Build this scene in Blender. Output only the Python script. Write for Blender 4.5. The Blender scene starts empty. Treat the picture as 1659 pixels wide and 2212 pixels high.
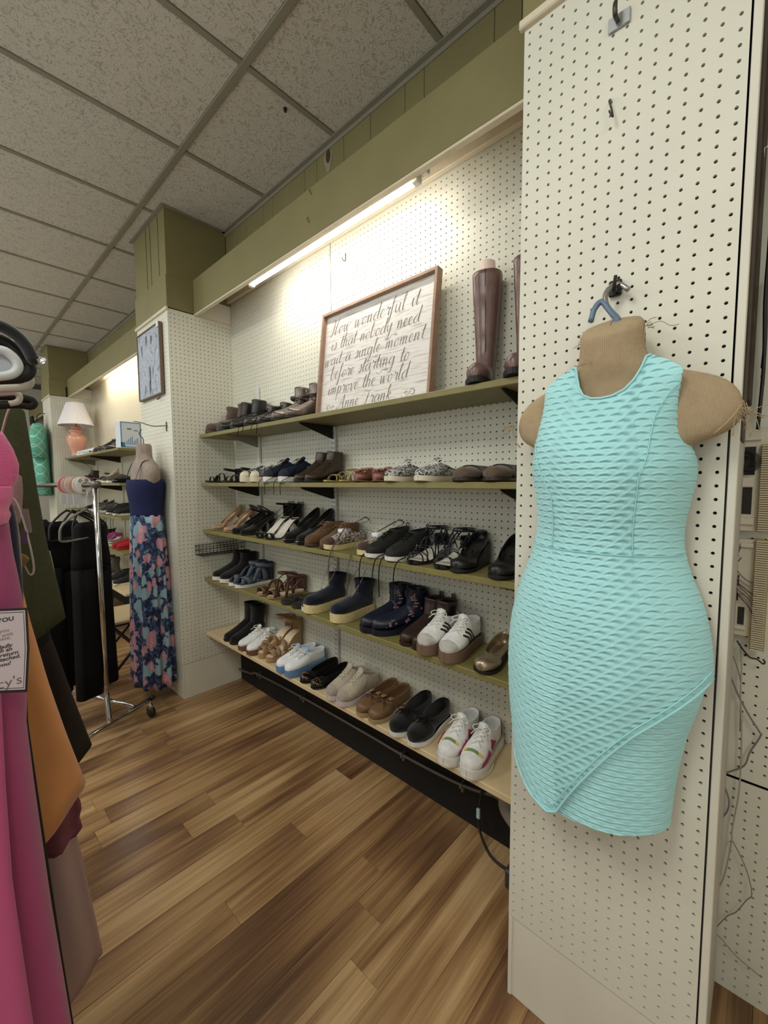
import bpy, bmesh, math, random
import numpy as np
from mathutils import Vector, Matrix
random.seed(7); rng = np.random.RandomState(5)
sc = bpy.context.scene
COL = sc.collection

# ---------------- camera, world, lights, exposure ----------------
EYE = 1.417
FPX = 898.765
RC = np.array([[0.68117335, -0.73210381, -0.00518438],
               [-0.05741172, -0.04635557, -0.99727381],
               [0.72986763, 0.67961399, -0.07360752]])
cam = bpy.data.cameras.new('camera'); camo = bpy.data.objects.new('camera', cam); COL.objects.link(camo)
cam.sensor_fit = 'HORIZONTAL'; cam.sensor_width = 36.0; cam.lens = FPX / 1659 * 36.0
cam.clip_start = 0.02; cam.clip_end = 100
Mx = Matrix(((RC[0][0], -RC[1][0], -RC[2][0], 0), (RC[0][1], -RC[1][1], -RC[2][1], 0), (RC[0][2], -RC[1][2], -RC[2][2], EYE), (0, 0, 0, 1)))
camo.matrix_world = Mx
sc.camera = camo
sc.view_settings.view_transform = 'Standard'; sc.view_settings.look = 'None'
sc.view_settings.gamma = 1.0; sc.view_settings.use_curve_mapping = False
sc.view_settings.exposure = 0.42

w = bpy.data.worlds.new('shop_ambient'); sc.world = w; w.use_nodes = True
bg = w.node_tree.nodes['Background']
bg.inputs[0].default_value = (0.95, 1.0, 0.965, 1); bg.inputs[1].default_value = 0.80

def area(name, loc, size, power, color, target):
    l = bpy.data.lights.new(name, 'AREA'); l.shape = 'RECTANGLE'; l.size, l.size_y = size
    l.energy = power; l.color = color
    o = bpy.data.objects.new(name, l); COL.objects.link(o); o.location = loc
    d = Vector(target) - Vector(loc)
    o.rotation_euler = d.to_track_quat('-Z', 'Y').to_euler()
    return o
# unseen fill lamps added at ceiling height along the aisle; the rest is the bright shop around
for k, ty in enumerate((-1.19, 0.68, 2.55, 4.41, 6.28)):
    area('added_ceiling_fill', (-0.90, ty, 3.045), (1.18, 0.58), 20, (1.0, 0.99, 0.93), (-0.90, ty, 0))

# ---------------- helpers ----------------
def srgb(h):
    h = h.lstrip('#'); c = [int(h[i:i+2], 16) / 255 for i in (0, 2, 4)]
    return tuple((x / 12.92 if x <= 0.04045 else ((x + 0.055) / 1.055) ** 2.4) for x in c) + (1,)
def col(c): return srgb(c) if isinstance(c, str) else tuple(c) + ((1,) if len(c) == 3 else ())
def ray(u, v): return RC.T @ np.array([u - 829.5, v - 1106.0, FPX])
def on(u, v, ax, val):
    """point of the place seen at photo pixel (u,v) that lies on the plane ax=val (world, floor z=0)"""
    d = ray(u, v); i = 'XYZ'.index(ax); t = (val - (EYE if i == 2 else 0)) / d[i]
    p = d * t; p[2] += EYE; return p
MATS = {}
def mat(name, color='#808080', rough=0.6, metal=0.0, bump=0.0, bscale=200.0, vary=0.0, vscale=30.0, color2=None, emit=0.0, spec=0.5, trans=0.0, sheen=0.0, alpha=1.0, coat=0.0, coords='Object', objrand=0.0):
    if name in MATS: return MATS[name]
    m = bpy.data.materials.new(name); m.use_nodes = True; nt = m.node_tree; N = nt.nodes; L = nt.links
    b = N['Principled BSDF']; b.inputs['Base Color'].default_value = col(color)
    b.inputs['Roughness'].default_value = rough; b.inputs['Metallic'].default_value = metal
    b.inputs['Specular IOR Level'].default_value = spec
    if trans: b.inputs['Transmission Weight'].default_value = trans
    if sheen: b.inputs['Sheen Weight'].default_value = sheen
    if coat: b.inputs['Coat Weight'].default_value = coat; b.inputs['Coat Roughness'].default_value = 0.08
    if alpha < 1: b.inputs['Alpha'].default_value = alpha
    if emit: b.inputs['Emission Color'].default_value = col(color); b.inputs['Emission Strength'].default_value = emit
    if vary or bump or color2:
        tc = N.new('ShaderNodeTexCoord')
    if vary or color2:
        n = N.new('ShaderNodeTexNoise'); n.inputs['Scale'].default_value = vscale; n.inputs['Detail'].default_value = 4
        L.new(tc.outputs[coords], n.inputs['Vector'])
        r = N.new('ShaderNodeValToRGB'); c = col(color)
        if color2:
            r.color_ramp.elements[0].color = c; r.color_ramp.elements[1].color = col(color2)
            r.color_ramp.elements[0].position = 0.35; r.color_ramp.elements[1].position = 0.65
        else:
            r.color_ramp.elements[0].color = tuple(x * (1 - vary) for x in c[:3]) + (1,)
            r.color_ramp.elements[1].color = tuple(min(1, x * (1 + vary)) for x in c[:3]) + (1,)
            r.color_ramp.elements[0].position = 0.3; r.color_ramp.elements[1].position = 0.7
        L.new(n.outputs['Fac'], r.inputs['Fac']); L.new(r.outputs['Color'], b.inputs['Base Color'])
    if bump:
        n2 = N.new('ShaderNodeTexNoise'); n2.inputs['Scale'].default_value = bscale; n2.inputs['Detail'].default_value = 3
        L.new(tc.outputs[coords], n2.inputs['Vector'])
        bp = N.new('ShaderNodeBump'); bp.inputs['Strength'].default_value = bump; bp.inputs['Distance'].default_value = 0.002
        L.new(n2.outputs['Fac'], bp.inputs['Height']); L.new(bp.outputs['Normal'], b.inputs['Normal'])
    MATS[name] = m; return m
def nodes_of(m): return m.node_tree.nodes, m.node_tree.links, m.node_tree.nodes['Principled BSDF']

class MB:
    """collects shapes into one mesh"""
    def __init__(s): s.v = []; s.f = []; s.uv = None
    def add(s, V, F):
        o = len(s.v); s.v += [tuple(map(float, p)) for p in V]; s.f += [tuple(int(i) + o for i in f) for f in F]; return s
    def box(s, x0, x1, y0, y1, z0, z1):
        V = [(x0,y0,z0),(x1,y0,z0),(x1,y1,z0),(x0,y1,z0),(x0,y0,z1),(x1,y0,z1),(x1,y1,z1),(x0,y1,z1)]
        return s.add(V, [(3,2,1,0),(4,5,6,7),(0,1,5,4),(1,2,6,5),(2,3,7,6),(3,0,4,7)])
    def bbox(s, x0, x1, y0, y1, z0, z1, b=0.002):
        """box with chamfered edges"""
        bm = bmesh.new(); bmesh.ops.create_cube(bm, size=1)
        bmesh.ops.scale(bm, vec=(x1-x0, y1-y0, z1-z0), verts=bm.verts); bmesh.ops.translate(bm, vec=((x0+x1)/2,(y0+y1)/2,(z0+z1)/2), verts=bm.verts)
        bmesh.ops.bevel(bm, geom=bm.edges[:], offset=b, segments=1, affect='EDGES')
        bm.verts.index_update(); s.add([v.co[:] for v in bm.verts], [[v.index for v in f.verts] for f in bm.faces]); bm.free(); return s
    def tube(s, pts, r, n=8, closed=False, cap=True, flat=1.0):
        P = [np.array(p, float) for p in pts]; K = len(P); rr = r if hasattr(r, '__len__') else [r] * K
        up = np.array([0, 0, 1.0]); V = []
        prev = None
        for i in range(K):
            if closed: t = P[(i+1) % K] - P[i-1]
            else: t = P[min(i+1, K-1)] - P[max(i-1, 0)]
            t = t / (np.linalg.norm(t) + 1e-12)
            if prev is None:
                a = np.cross(t, up)
                if np.linalg.norm(a) < 1e-3: a = np.cross(t, [1.0, 0, 0])
            else: a = prev - t * np.dot(prev, t)
            a = a / (np.linalg.norm(a) + 1e-12); b = np.cross(t, a); prev = a
            for k in range(n):
                th = 2 * math.pi * k / n; V.append(P[i] + rr[i] * (a * math.cos(th) + b * math.sin(th) * flat))
        F = []
        for i in range(K if closed else K - 1):
            for k in range(n):
                j = (i + 1) % K
                F.append((i*n+k, i*n+(k+1) % n, j*n+(k+1) % n, j*n+k))
        if cap and not closed: F.append(tuple(range(n))[::-1]); F.append(tuple((K-1)*n+k for k in range(n)))
        return s.add(V, F)
    def lathe(s, prof, c=(0,0,0), n=24, cap=True):
        V = []
        for (r, z) in prof:
            for k in range(n):
                th = 2*math.pi*k/n; V.append((c[0]+r*math.cos(th), c[1]+r*math.sin(th), c[2]+z))
        F = []
        for i in range(len(prof)-1):
            for k in range(n): F.append((i*n+k, i*n+(k+1) % n, (i+1)*n+(k+1) % n, (i+1)*n+k))
        if cap:
            F.append(tuple(range(n))[::-1]); F.append(tuple((len(prof)-1)*n+k for k in range(n)))
        return s.add(V, F)
    def grid(s, G, closed=False):
        """G: rows x cols x 3"""
        G = np.asarray(G, float); R_, C_ = G.shape[:2]; F = []
        for i in range(R_-1):
            for k in range(C_ if closed else C_-1):
                F.append((i*C_+k, i*C_+(k+1) % C_, (i+1)*C_+(k+1) % C_, (i+1)*C_+k))
        return s.add(G.reshape(-1, 3), F)
    def disc(s, c, n_, r, n=20, th=0.001):
        c = np.array(c, float); n_ = np.array(n_, float); n_ /= np.linalg.norm(n_)
        return s.tube([c - n_*th/2, c + n_*th/2], r, n=n)
    def mesh(s, name):
        me = bpy.data.meshes.new(name); me.from_pydata(s.v, [], s.f); me.update(); return me
def link(o, parent=None):
    COL.objects.link(o)
    if parent is not None: o.parent = parent
    return o
def obj(name, mb, m, parent=None, smooth=True, solid=0.0, world=True, off=-1, subsurf=0, angle=None):
    me = mb.mesh(name) if isinstance(mb, MB) else mb
    if parent is not None and world:
        root = parent
        L = Vector((0, 0, 0)); q = parent
        while q is not None: L = L + q.location; q = q.parent
        if L.length > 0: me.transform(Matrix.Translation(-L))
    if smooth: me.polygons.foreach_set('use_smooth', [True] * len(me.polygons))
    if m is not None: me.materials.append(m)
    o = bpy.data.objects.new(name, me); link(o, parent)
    if angle is not None and smooth:
        try: me.set_sharp_from_angle(angle=math.radians(angle))
        except Exception: pass
    if solid:
        md = o.modifiers.new('thickness', 'SOLIDIFY'); md.thickness = solid; md.offset = off
    if subsurf:
        md = o.modifiers.new('smooth', 'SUBSURF'); md.levels = subsurf; md.render_levels = subsurf
    return o
def tag(o, label, cat, group=None):
    o['label'] = label; o['category'] = cat
    if group: o['group'] = group
    return o
def struct(o): o['kind'] = 'structure'; return o
def empty(name, loc, rz=0.0):
    o = bpy.data.objects.new(name, None); o.empty_display_size = 0.05; COL.objects.link(o); o.location = loc; o.rotation_euler = (0, 0, rz); return o
def thing(name, label, cat, loc=(0,0,0), rz=0.0, group=None): return tag(empty(name, loc, rz), label, cat, group)
def copy_tree(o, parent=None):
    c = o.copy(); COL.objects.link(c); c.parent = parent
    for ch in o.children: copy_tree(ch, c)
    return c
def under(parent, names):
    """make the named parts of a thing sub-parts of one of its parts"""
    root = parent.parent
    for ch in list(root.children):
        if ch is not parent and ch.name.split('.')[0] in names: ch.parent = parent
def part(root, name): return next((c for c in root.children if c.name.split('.')[0] == name), None)
def crom(P, n):
    """Catmull-Rom through points -> n samples"""
    P = np.array(P, float); K = len(P); out = []
    Q = np.vstack([2*P[0]-P[1], P, 2*P[-1]-P[-2]])
    for t in np.linspace(0, K-1, n):
        i = min(int(t), K-2); f = t - i; a, b, c, d = Q[i], Q[i+1], Q[i+2], Q[i+3]
        out.append(0.5*((2*b) + (c-a)*f + (2*a-5*b+4*c-d)*f*f + (3*b-a-3*c+d)*f**3))
    return np.array(out)
def interp(tab, x):
    T = np.array(tab, float); o = np.argsort(T[:, 0]); return np.interp(x, T[o, 0], T[o, 1])
def text_mesh(body, size, extrude=0.0, align='LEFT', shear=0.0, bold=0.0):
    cu = bpy.data.curves.new('lettering', 'FONT'); cu.body = body; cu.size = size; cu.extrude = extrude; cu.align_x = align; cu.shear = shear; cu.offset = bold; cu.resolution_u = 3
    o = bpy.data.objects.new('lettering', cu); COL.objects.link(o)
    me = bpy.data.meshes.new_from_object(o.evaluated_get(bpy.context.evaluated_depsgraph_get()))
    bpy.data.objects.remove(o); bpy.data.curves.remove(cu); return me
# ---------------- materials of the room ----------------
PAINT = mat('cream_peg_paint', '#dbd9c9', 0.5, vary=0.04, vscale=3, bump=0.12, bscale=260)
PAINT2 = mat('cream_flat_paint', '#dcd8c8', 0.55, vary=0.04, vscale=5, bump=0.15, bscale=150)
WHITEPAINT = mat('white_board_paint', '#e8e2d6', 0.5, vary=0.03, vscale=4)
GREEN = mat('olive_green_paint', '#827a51', 0.6, vary=0.05, vscale=6, bump=0.15, bscale=180)
SHELFGREEN = mat('shelf_olive_paint', '#807847', 0.5, vary=0.10, vscale=18, bump=0.25, bscale=120)
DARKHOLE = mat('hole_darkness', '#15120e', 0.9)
BLACKKICK = mat('black_kick_paint', '#0d0b0a', 0.8)
RAWWOOD = mat('raw_plywood', '#d3bd95', 0.55, vary=0.10, vscale=6, bump=0.1, bscale=90)
PEACH = mat('cream_batten', '#d9cdb4', 0.5, vary=0.06, vscale=9)

PEG = 0.0256
def pegboard(name, plane, pos, a0, a1, b0, b1, face, parent=None, org=(0.0, 0.0), r=0.0033, n=8, deep=0.006, material=None):
    """sheet with real round holes on a 1-inch grid. plane 'X' : a=Y b=Z ; plane 'Y' : a=X b=Z. face=-1 -> front faces the negative axis"""
    V = []; F = []
    def pt(a, b, d): return (pos - face * d, a, b) if plane == 'X' else (a, pos - face * d, b)
    ia0 = math.ceil((a0 - org[0] + r*1.5) / PEG); ia1 = math.floor((a1 - org[0] - r*1.5) / PEG)
    ib0 = math.ceil((b0 - org[1] + r*1.5) / PEG); ib1 = math.floor((b1 - org[1] - r*1.5) / PEG)
    A = [a0] + [org[0] + (i + .5) * PEG for i in range(ia0, ia1)] + [a1]
    B = [b0] + [org[1] + (j + .5) * PEG for j in range(ib0, ib1)] + [b1]
    na, nb = len(A), len(B)
    for j in range(nb):
        for i in range(na): V.append(pt(A[i], B[j], 0))
    for j in range(nb - 1):
        for i in range(na - 1):
            ca = org[0] + (ia0 + i) * PEG; cb = org[1] + (ib0 + j) * PEG
            c = [j*na+i, j*na+i+1, (j+1)*na+i+1, (j+1)*na+i]
            o = len(V)
            for k in range(n):
                th = 2*math.pi*(k + .5)/n - 3*math.pi/4 - math.pi/n
                V.append(pt(ca + r*math.cos(th), cb + r*math.sin(th), 0))
            for k in range(n):
                th = 2*math.pi*(k + .5)/n - 3*math.pi/4 - math.pi/n
                V.append(pt(ca + r*math.cos(th), cb + r*math.sin(th), deep))
            q = n // 4
            for s in range(4):
                ids = [o + (s*q + t) % n for t in range(q+1)]
                F.append((c[s], c[(s+1) % 4]) + tuple(reversed(ids)))
            for k in range(n): F.append((o+k, o+(k+1) % n, o+n+(k+1) % n, o+n+k))
    flip = (plane == 'X' and face < 0) or (plane == 'Y' and face > 0)
    if flip: F = [tuple(reversed(f)) for f in F]
    mb = MB(); mb.v = V; mb.f = F
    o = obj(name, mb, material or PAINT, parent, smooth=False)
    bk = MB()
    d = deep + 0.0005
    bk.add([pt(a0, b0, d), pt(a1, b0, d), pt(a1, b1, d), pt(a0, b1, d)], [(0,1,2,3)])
    obj('hole_shade_backing', bk, DARKHOLE, o if parent is None else parent, smooth=False)  # near-black sheet puts the shade inside the holes into colour
    return o

# ---------------- floor of laminate planks ----------------
fl = MB(); fl.box(-2.2, 1.75, -2.5, 12.0, -0.05, -0.004)
floor = struct(obj('floor', fl, mat('floor_under', '#2a1c10', 0.8), smooth=False))
def wood_floor_mat():
    m = mat('laminate_plank', '#8a6238', 0.30, spec=0.35); N, L, b = nodes_of(m)
    tc = N.new('ShaderNodeTexCoord'); oi = N.new('ShaderNodeObjectInfo')
    mp = N.new('ShaderNodeMapping'); mp.inputs['Scale'].default_value = (0.16, 9.0, 1.0)
    ad = N.new('ShaderNodeVectorMath'); ad.operation = 'ADD'
    mu = N.new('ShaderNodeVectorMath'); mu.operation = 'SCALE'; mu.inputs[0].default_value = (37.0, 91.0, 13.0)
    L.new(oi.outputs['Random'], mu.inputs['Scale'])
    L.new(tc.outputs['Object'], ad.inputs[0]); L.new(mu.outputs[0], ad.inputs[1]); L.new(ad.outputs[0], mp.inputs['Vector'])
    n1 = N.new('ShaderNodeTexNoise'); n1.inputs['Scale'].default_value = 3.0; n1.inputs['Detail'].default_value = 6; n1.inputs['Roughness'].default_value = 0.6; n1.inputs['Distortion'].default_value = 0.5
    L.new(mp.outputs[0], n1.inputs['Vector'])
    mp2 = N.new('ShaderNodeMapping'); mp2.inputs['Scale'].default_value = (2.0, 60.0, 1.0); L.new(ad.outputs[0], mp2.inputs['Vector'])
    n2 = N.new('ShaderNodeTexNoise'); n2.inputs['Scale'].default_value = 2.5; n2.inputs['Detail'].default_value = 4; n2.inputs['Distortion'].default_value = 0.6
    L.new(mp2.outputs[0], n2.inputs['Vector'])
    wv = N.new('ShaderNodeTexWave'); wv.wave_type = 'RINGS'; wv.rings_direction = 'Y'; wv.inputs['Scale'].default_value = 3.2; wv.inputs['Distortion'].default_value = 4.0; wv.inputs['Detail'].default_value = 2; wv.inputs['Detail Scale'].default_value = 0.7
    mp3 = N.new('ShaderNodeMapping'); mp3.inputs['Scale'].default_value = (0.22, 7.0, 1.0); L.new(ad.outputs[0], mp3.inputs['Vector']); L.new(mp3.outputs[0], wv.inputs['Vector'])
    mx = N.new('ShaderNodeMix'); mx.data_type = 'FLOAT'; mx.inputs[0].default_value = 0.22
    L.new(n1.outputs['Fac'], mx.inputs[2]); L.new(wv.outputs['Fac'], mx.inputs[3])
    mx2 = N.new('ShaderNodeMix'); mx2.data_type = 'FLOAT'; mx2.inputs[0].default_value = 0.24
    L.new(mx.outputs[0], mx2.inputs[2]); L.new(n2.outputs['Fac'], mx2.inputs[3])
    sh = N.new('ShaderNodeMath'); sh.operation = 'MULTIPLY_ADD'; sh.inputs[1].default_value = 0.20; L.new(oi.outputs['Random'], sh.inputs[0])
    sub = N.new('ShaderNodeMath'); sub.operation = 'SUBTRACT'; sub.inputs[1].default_value = 0.10
    L.new(mx2.outputs[0], sh.inputs[2]); L.new(sh.outputs[0], sub.inputs[0])
    r = N.new('ShaderNodeValToRGB'); e = r.color_ramp.elements
    e[0].position = 0.22; e[0].color = srgb('#523823'); e[1].position = 0.74; e[1].color = srgb('#c2a276')
    for p, c in ((0.36, '#70523a'), (0.47, '#8b6a46'), (0.58, '#a5845b')):
        q = e.new(p); q.color = srgb(c)
    L.new(sub.outputs[0], r.inputs['Fac']); L.new(r.outputs['Color'], b.inputs['Base Color'])
    bp = N.new('ShaderNodeBump'); bp.inputs['Strength'].default_value = 0.08; bp.inputs['Distance'].default_value = 0.001
    L.new(n2.outputs['Fac'], bp.inputs['Height']); L.new(bp.outputs['Normal'], b.inputs['Normal'])
    return m
PLANK = wood_floor_mat()
PW = 0.110; PL = 1.21
pm = MB(); pm.bbox(0, PL - 0.0008, 0, PW - 0.0008, -0.004, 0.0, 0.0006); pme = pm.mesh('plank'); pme.materials.append(PLANK)
npl = 0
row = 0; y = 0.743 - 8 * PW
while y < 7.2:
    x = -1.3 - rng.rand() * PL
    lim = -0.6 if y < 4 else 0.0
    while x < 1.62:
        if x + PL > (-0.35 if y < 3 else 0.0) and npl < 300:
            o = bpy.data.objects.new('plank', pme); link(o, floor); o.location = (x, y, 0); npl += 1
        x += PL
    y += PW; row += 1
fm = MB(); fm.box(-2.2, -1.0, -2.5, 12.0, -0.004, -0.001); fm.box(-1.0, 1.7, -2.5, -0.14, -0.004, -0.001); fm.box(-1.0, 1.7, 7.2, 12.0, -0.004, -0.001)
obj('plank_field', fm, PLANK, floor, smooth=False)['kind'] = 'stuff'

# ---------------- ceiling: tiles in a T-grid ----------------
CZ = 3.067
cb = MB(); cb.box(-3.0, 1.75, -2.5, 12.5, CZ + 0.02, CZ + 0.06)
ceiling = struct(obj('ceiling', cb, mat('ceiling_deck', '#5a564d', 0.9), smooth=False))
def tile_mat():
    m = mat('fissured_ceiling_tile', '#cfc9be', 0.9, spec=0.1); N, L, b = nodes_of(m)
    geo = N.new('ShaderNodeNewGeometry')
    n = N.new('ShaderNodeTexNoise'); n.inputs['Scale'].default_value = 42; n.inputs['Detail'].default_value = 2.0; n.inputs['Distortion'].default_value = 2.2
    L.new(geo.outputs['Position'], n.inputs['Vector'])
    r = N.new('ShaderNodeValToRGB'); r.color_ramp.elements[0].position = 0.36; r.color_ramp.elements[1].position = 0.46
    r.color_ramp.elements[0].color = srgb('#b2aca1'); r.color_ramp.elements[1].color = srgb('#d0cac0')
    L.new(n.outputs['Fac'], r.inputs['Fac']); L.new(r.outputs['Color'], b.inputs['Base Color'])
    n2 = N.new('ShaderNodeTexNoise'); n2.inputs['Scale'].default_value = 180; n2.inputs['Detail'].default_value = 2; L.new(geo.outputs['Position'], n2.inputs['Vector'])
    ad = N.new('ShaderNodeMath'); ad.operation = 'MULTIPLY_ADD'; ad.inputs[1].default_value = 0.4; L.new(n2.outputs['Fac'], ad.inputs[0]); L.new(r.outputs['Color'], ad.inputs[2])
    bp = N.new('ShaderNodeBump'); bp.inputs['Strength'].default_value = 0.7; bp.inputs['Distance'].default_value = 0.006
    L.new(ad.outputs[0], bp.inputs['Height']); L.new(bp.outputs['Normal'], b.inputs['Normal'])
    return m
TILE = tile_mat(); TBAR = mat('grey_ceiling_grid', '#8f8a7b', 0.55, vary=0.05, vscale=8)
TP = 0.6225; TY0 = 1.613; TX = 0.93; TL = 1.22
def tile_mesh(lx, ly):
    t = MB(); t.bbox(0.014, lx - 0.014, 0.014, ly - 0.014, 0.004, 0.018, 0.002); me = t.mesh('ceiling_tile'); me.materials.append(TILE); return me
tmA = tile_mesh(TL, TP); tmB = tile_mesh(1.43 - TX + 0.014, TP)
for j in range(-4, 12):
    y0 = TY0 + j * TP
    for i in range(0, 3):
        o = bpy.data.objects.new('ceiling_tile', tmA); link(o, ceiling); o.location = (TX - (i + 1) * TL, y0, CZ)
    o = bpy.data.objects.new('ceiling_tile', tmB); link(o, ceiling); o.location = (TX, y0, CZ)
for i in range(0, 3):
    b_ = MB(); x = TX - i * TL; b_.bbox(x - 0.014, x + 0.014, -1.0, 9.2, CZ - 0.003, CZ + 0.012, 0.001)
    obj('grid_runner', b_, TBAR, ceiling, smooth=False)
for j in range(-4, 13):
    y0 = TY0 + j * TP
    b_ = MB(); b_.bbox(TX - 3 * TL, 1.43, y0 - 0.012, y0 + 0.012, CZ - 0.001, CZ + 0.011, 0.001)
    obj('cross_tee', b_, TBAR, ceiling, smooth=False)

# ---------------- back wall (right) ----------------
WX = 1.43
wall = struct(empty('wall_right', (0, 0, 0)))
m_ = MB(); m_.box(WX + 0.008, WX + 0.1, -1.6, 10.0, 0, CZ + 0.02); obj('wall_body', m_, mat('wall_core', '#3a352c', 0.9), wall, smooth=False)
BAYS = [(-1.4, 0.05), (0.473, 2.745), (3.30, 6.45), (6.95, 9.6)]
# upper green boarding with grooves
GROOVE = mat('groove_shadow_gap', '#2d2b1c', 0.9)
def boards(y0, y1, z0, z1, x, widths, parent):
    y = y0; i = 0
    while y < y1 - 0.01:
        wd = widths[i % len(widths)]; e = min(y + wd, y1)
        b_ = MB(); b_.bbox(x, x + 0.008, y + 0.001, e - 0.001, z0, z1, 0.0012); obj('panel_board', b_, GREEN, parent, smooth=False)
        y = e; i += 1
for (a, b_) in BAYS[1:]:
    boards(a, b_, 2.66, CZ, WX - 0.02, [0.205, 0.10, 0.305, 0.10, 0.20, 0.18], wall)
# wall angle strip under the ceiling
wa = MB(); wa.box(WX - 0.045, WX - 0.021, -1.4, 9.6, CZ - 0.004, CZ + 0.002); wa.box(WX - 0.024, WX - 0.021, -1.4, 9.6, CZ - 0.022, CZ - 0.002)
obj('wall_angle', wa, TBAR, wall, smooth=False)
# main bay pegboard: two sheets with a seam
pegboard('pegboard_sheet', 'X', WX, 0.40, 1.692, 0.40, 2.63, -1, wall, org=(1.692 - PEG/2, 0.012))
pegboard('pegboard_sheet', 'X', WX, 1.696, 2.745, 0.40, 2.63, -1, wall, org=(1.696 + PEG/2, 0.008))
# far bay: smooth glossy sheet above, pegboard sheet below
fb = MB(); fb.box(WX - 0.004, WX + 0.004, 3.28, 6.45, 0.40, 2.66); obj('smooth_board', fb, mat('cream_gloss_board', '#e2d8bf', 0.25, vary=0.03, vscale=2), wall, smooth=False)
pegboard('pegboard_sheet', 'X', WX, 6.95, 9.0, 0.3, 2.66, -1, wall, org=(0, 0), n=8)
# near bay (right edge of the picture)
pegboard('pegboard_sheet', 'X', WX - 0.01, -0.9, 0.06, 0.62, 3.0, -1, wall, org=(0.005, 0.010))
pegboard('pegboard_sheet', 'X', WX - 0.008, -0.9, 0.06, 0.0, 0.612, -1, wall, org=(0.012, 0.02))
# battens at the top of the pegboards
for (a, b_) in BAYS[1:3]:
    m_ = MB(); m_.bbox(WX - 0.028, WX - 0.004, a, b_, 2.615, 2.66, 0.003); obj('top_batten', m_, PEACH, wall, smooth=False)
# dark kick space under the lowest shelf
for (a, b_) in BAYS[1:3]:
    m_ = MB(); m_.box(WX - 0.003, WX + 0.006, a, b_, 0.0, 0.40); obj('kick_board', m_, BLACKKICK, wall, smooth=False)

# ---------------- soffit fascias ----------------
SX = 1.18
def soffit(y0, y1, name):
    s = struct(empty(name, (0, 0, 0)))
    m_ = MB(); m_.bbox(SX, SX + 0.018, y0, y1, 2.483, 2.69, 0.002); obj('fascia_board', m_, GREEN, s, smooth=False)
    m_ = MB(); m_.box(SX + 0.018, WX - 0.02, y0, y1, 2.672, 2.69); obj('soffit_lid', m_, WHITEPAINT, s, smooth=False)
    m_ = MB(); m_.bbox(SX + 0.001, SX + 0.024, y0, y1, 2.474, 2.4835, 0.001); obj('fascia_edge', m_, PEACH, s, smooth=False)
    return s
soffit(0.473, 2.745, 'trim_1'); soffit(3.30, 6.45, 'trim_2'); soffit(6.95, 9.6, 'trim_3')
# little clips stuck on the fascia
for (u, v, dz) in ((670, 415, -0.012), (665, 475, -0.012)):
    p = on(u, v, 'X', SX - 0.002); m_ = MB(); m_.tube([p + (0, 0, .012), p + (-.006, -.002, 0), p + (0, -.010, -.014)], 0.0014, 5)
    tag(obj('wire_clip', m_, mat('brass_wire', '#5a4a26', 0.4, 0.8)), 'tiny bent wire clip on the green fascia, ' + ('upper of two' if v < 450 else 'lower of two'), 'clip')

# ---------------- pillars ----------------
def pillar(name, x, y0, y1, nearside=True, grooves=(), peg_bottom=0.235):
    P = struct(empty(name, (0, 0, 0)))
    zt = 2.478
    core = MB(); core.box(x + 0.012, WX, y0 + 0.012, y1 - 0.012, 0, CZ); obj('pillar_core', core, mat('pillar_core_wood', '#4a4238', 0.9), P, smooth=False)
    # face board with holes
    pegboard('face_pegboard', 'X', x, y0 + (0.0015 if not nearside else 0.0), y1, peg_bottom, zt, -1, P, org=(y1 - 0.0125, peg_bottom + 0.018))
    m_ = MB(); m_.bbox(x + 0.004, x + 0.012, y0 + 0.002, y1 - 0.002, 0.0, peg_bottom + 0.004, 0.001); obj('base_board', m_, PAINT2, P, smooth=False)
    # aisle-end side
    if nearside:
        pegboard('side_pegboard', 'Y', y0, x, WX, peg_bottom, zt, -1, P, org=(x + 0.016, peg_bottom + 0.013))
        m_ = MB(); m_.bbox(x + 0.008, WX, y0 + 0.004, y0 + 0.012, 0.0, peg_bottom + 0.002, 0.001); obj('base_board', m_, PAINT2, P, smooth=False)
        m_ = MB(); m_.box(SX + 0.02, WX, y0 + 0.002, y0 + 0.010, zt, 2.672); obj('white_end_board', m_, WHITEPAINT, P, smooth=False)
        m_ = MB(); m_.bbox(SX, WX, y0 - 0.006, y0 + 0.002, zt - 0.004, zt + 0.006, 0.001); obj('end_bead', m_, PEACH, P, smooth=False)
    m_ = MB(); m_.box(x + 0.001, WX, y1 - 0.010, y1, 0, zt); obj('far_side_board', m_, PAINT2, P, smooth=False)
    # green head
    m_ = MB(); m_.bbox(x - 0.004, x + 0.16, y0 - 0.004, y1 + 0.004, zt + 0.006, 2.675, 0.002); m_.box(x + 0.16, WX, y0 - 0.004, y1 + 0.004, 2.60, 2.675)
    obj('head_lower_board', m_, GREEN, P, smooth=False)
    m_ = MB(); m_.bbox(x + 0.003, WX - 0.02, y0 + 0.002, y1 - 0.002, 2.675, CZ, 0.002); obj('head_upper_board', m_, GREEN, P, smooth=False)
    for gy, gz in grooves:
        m_ = MB(); m_.box(x + 0.0015, x + 0.0035, gy - 0.0018, gy + 0.0018, gz, CZ - 0.01); obj('board_groove', m_, GROOVE, P, smooth=False)
    # bead moulding at the top of the face
    m_ = MB(); m_.bbox(x - 0.012, x + 0.004, y0 - 0.008, y1 + 0.010, zt - 0.012, zt + 0.008, 0.003); obj('bead_moulding', m_, PEACH, P, smooth=False)
    # angle strip at the ceiling
    m_ = MB(); m_.box(x - 0.02, x + 0.002, y0 - 0.02, y1 + 0.02, CZ - 0.004, CZ); m_.box(x, WX - 0.03, y0 - 0.02, y0 + 0.0, CZ - 0.004, CZ); obj('ceiling_angle', m_, TBAR, P, smooth=False)
    return P
NP = pillar('wall_pillar_near', 1.0, 0.062, 0.473, nearside=False)
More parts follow.
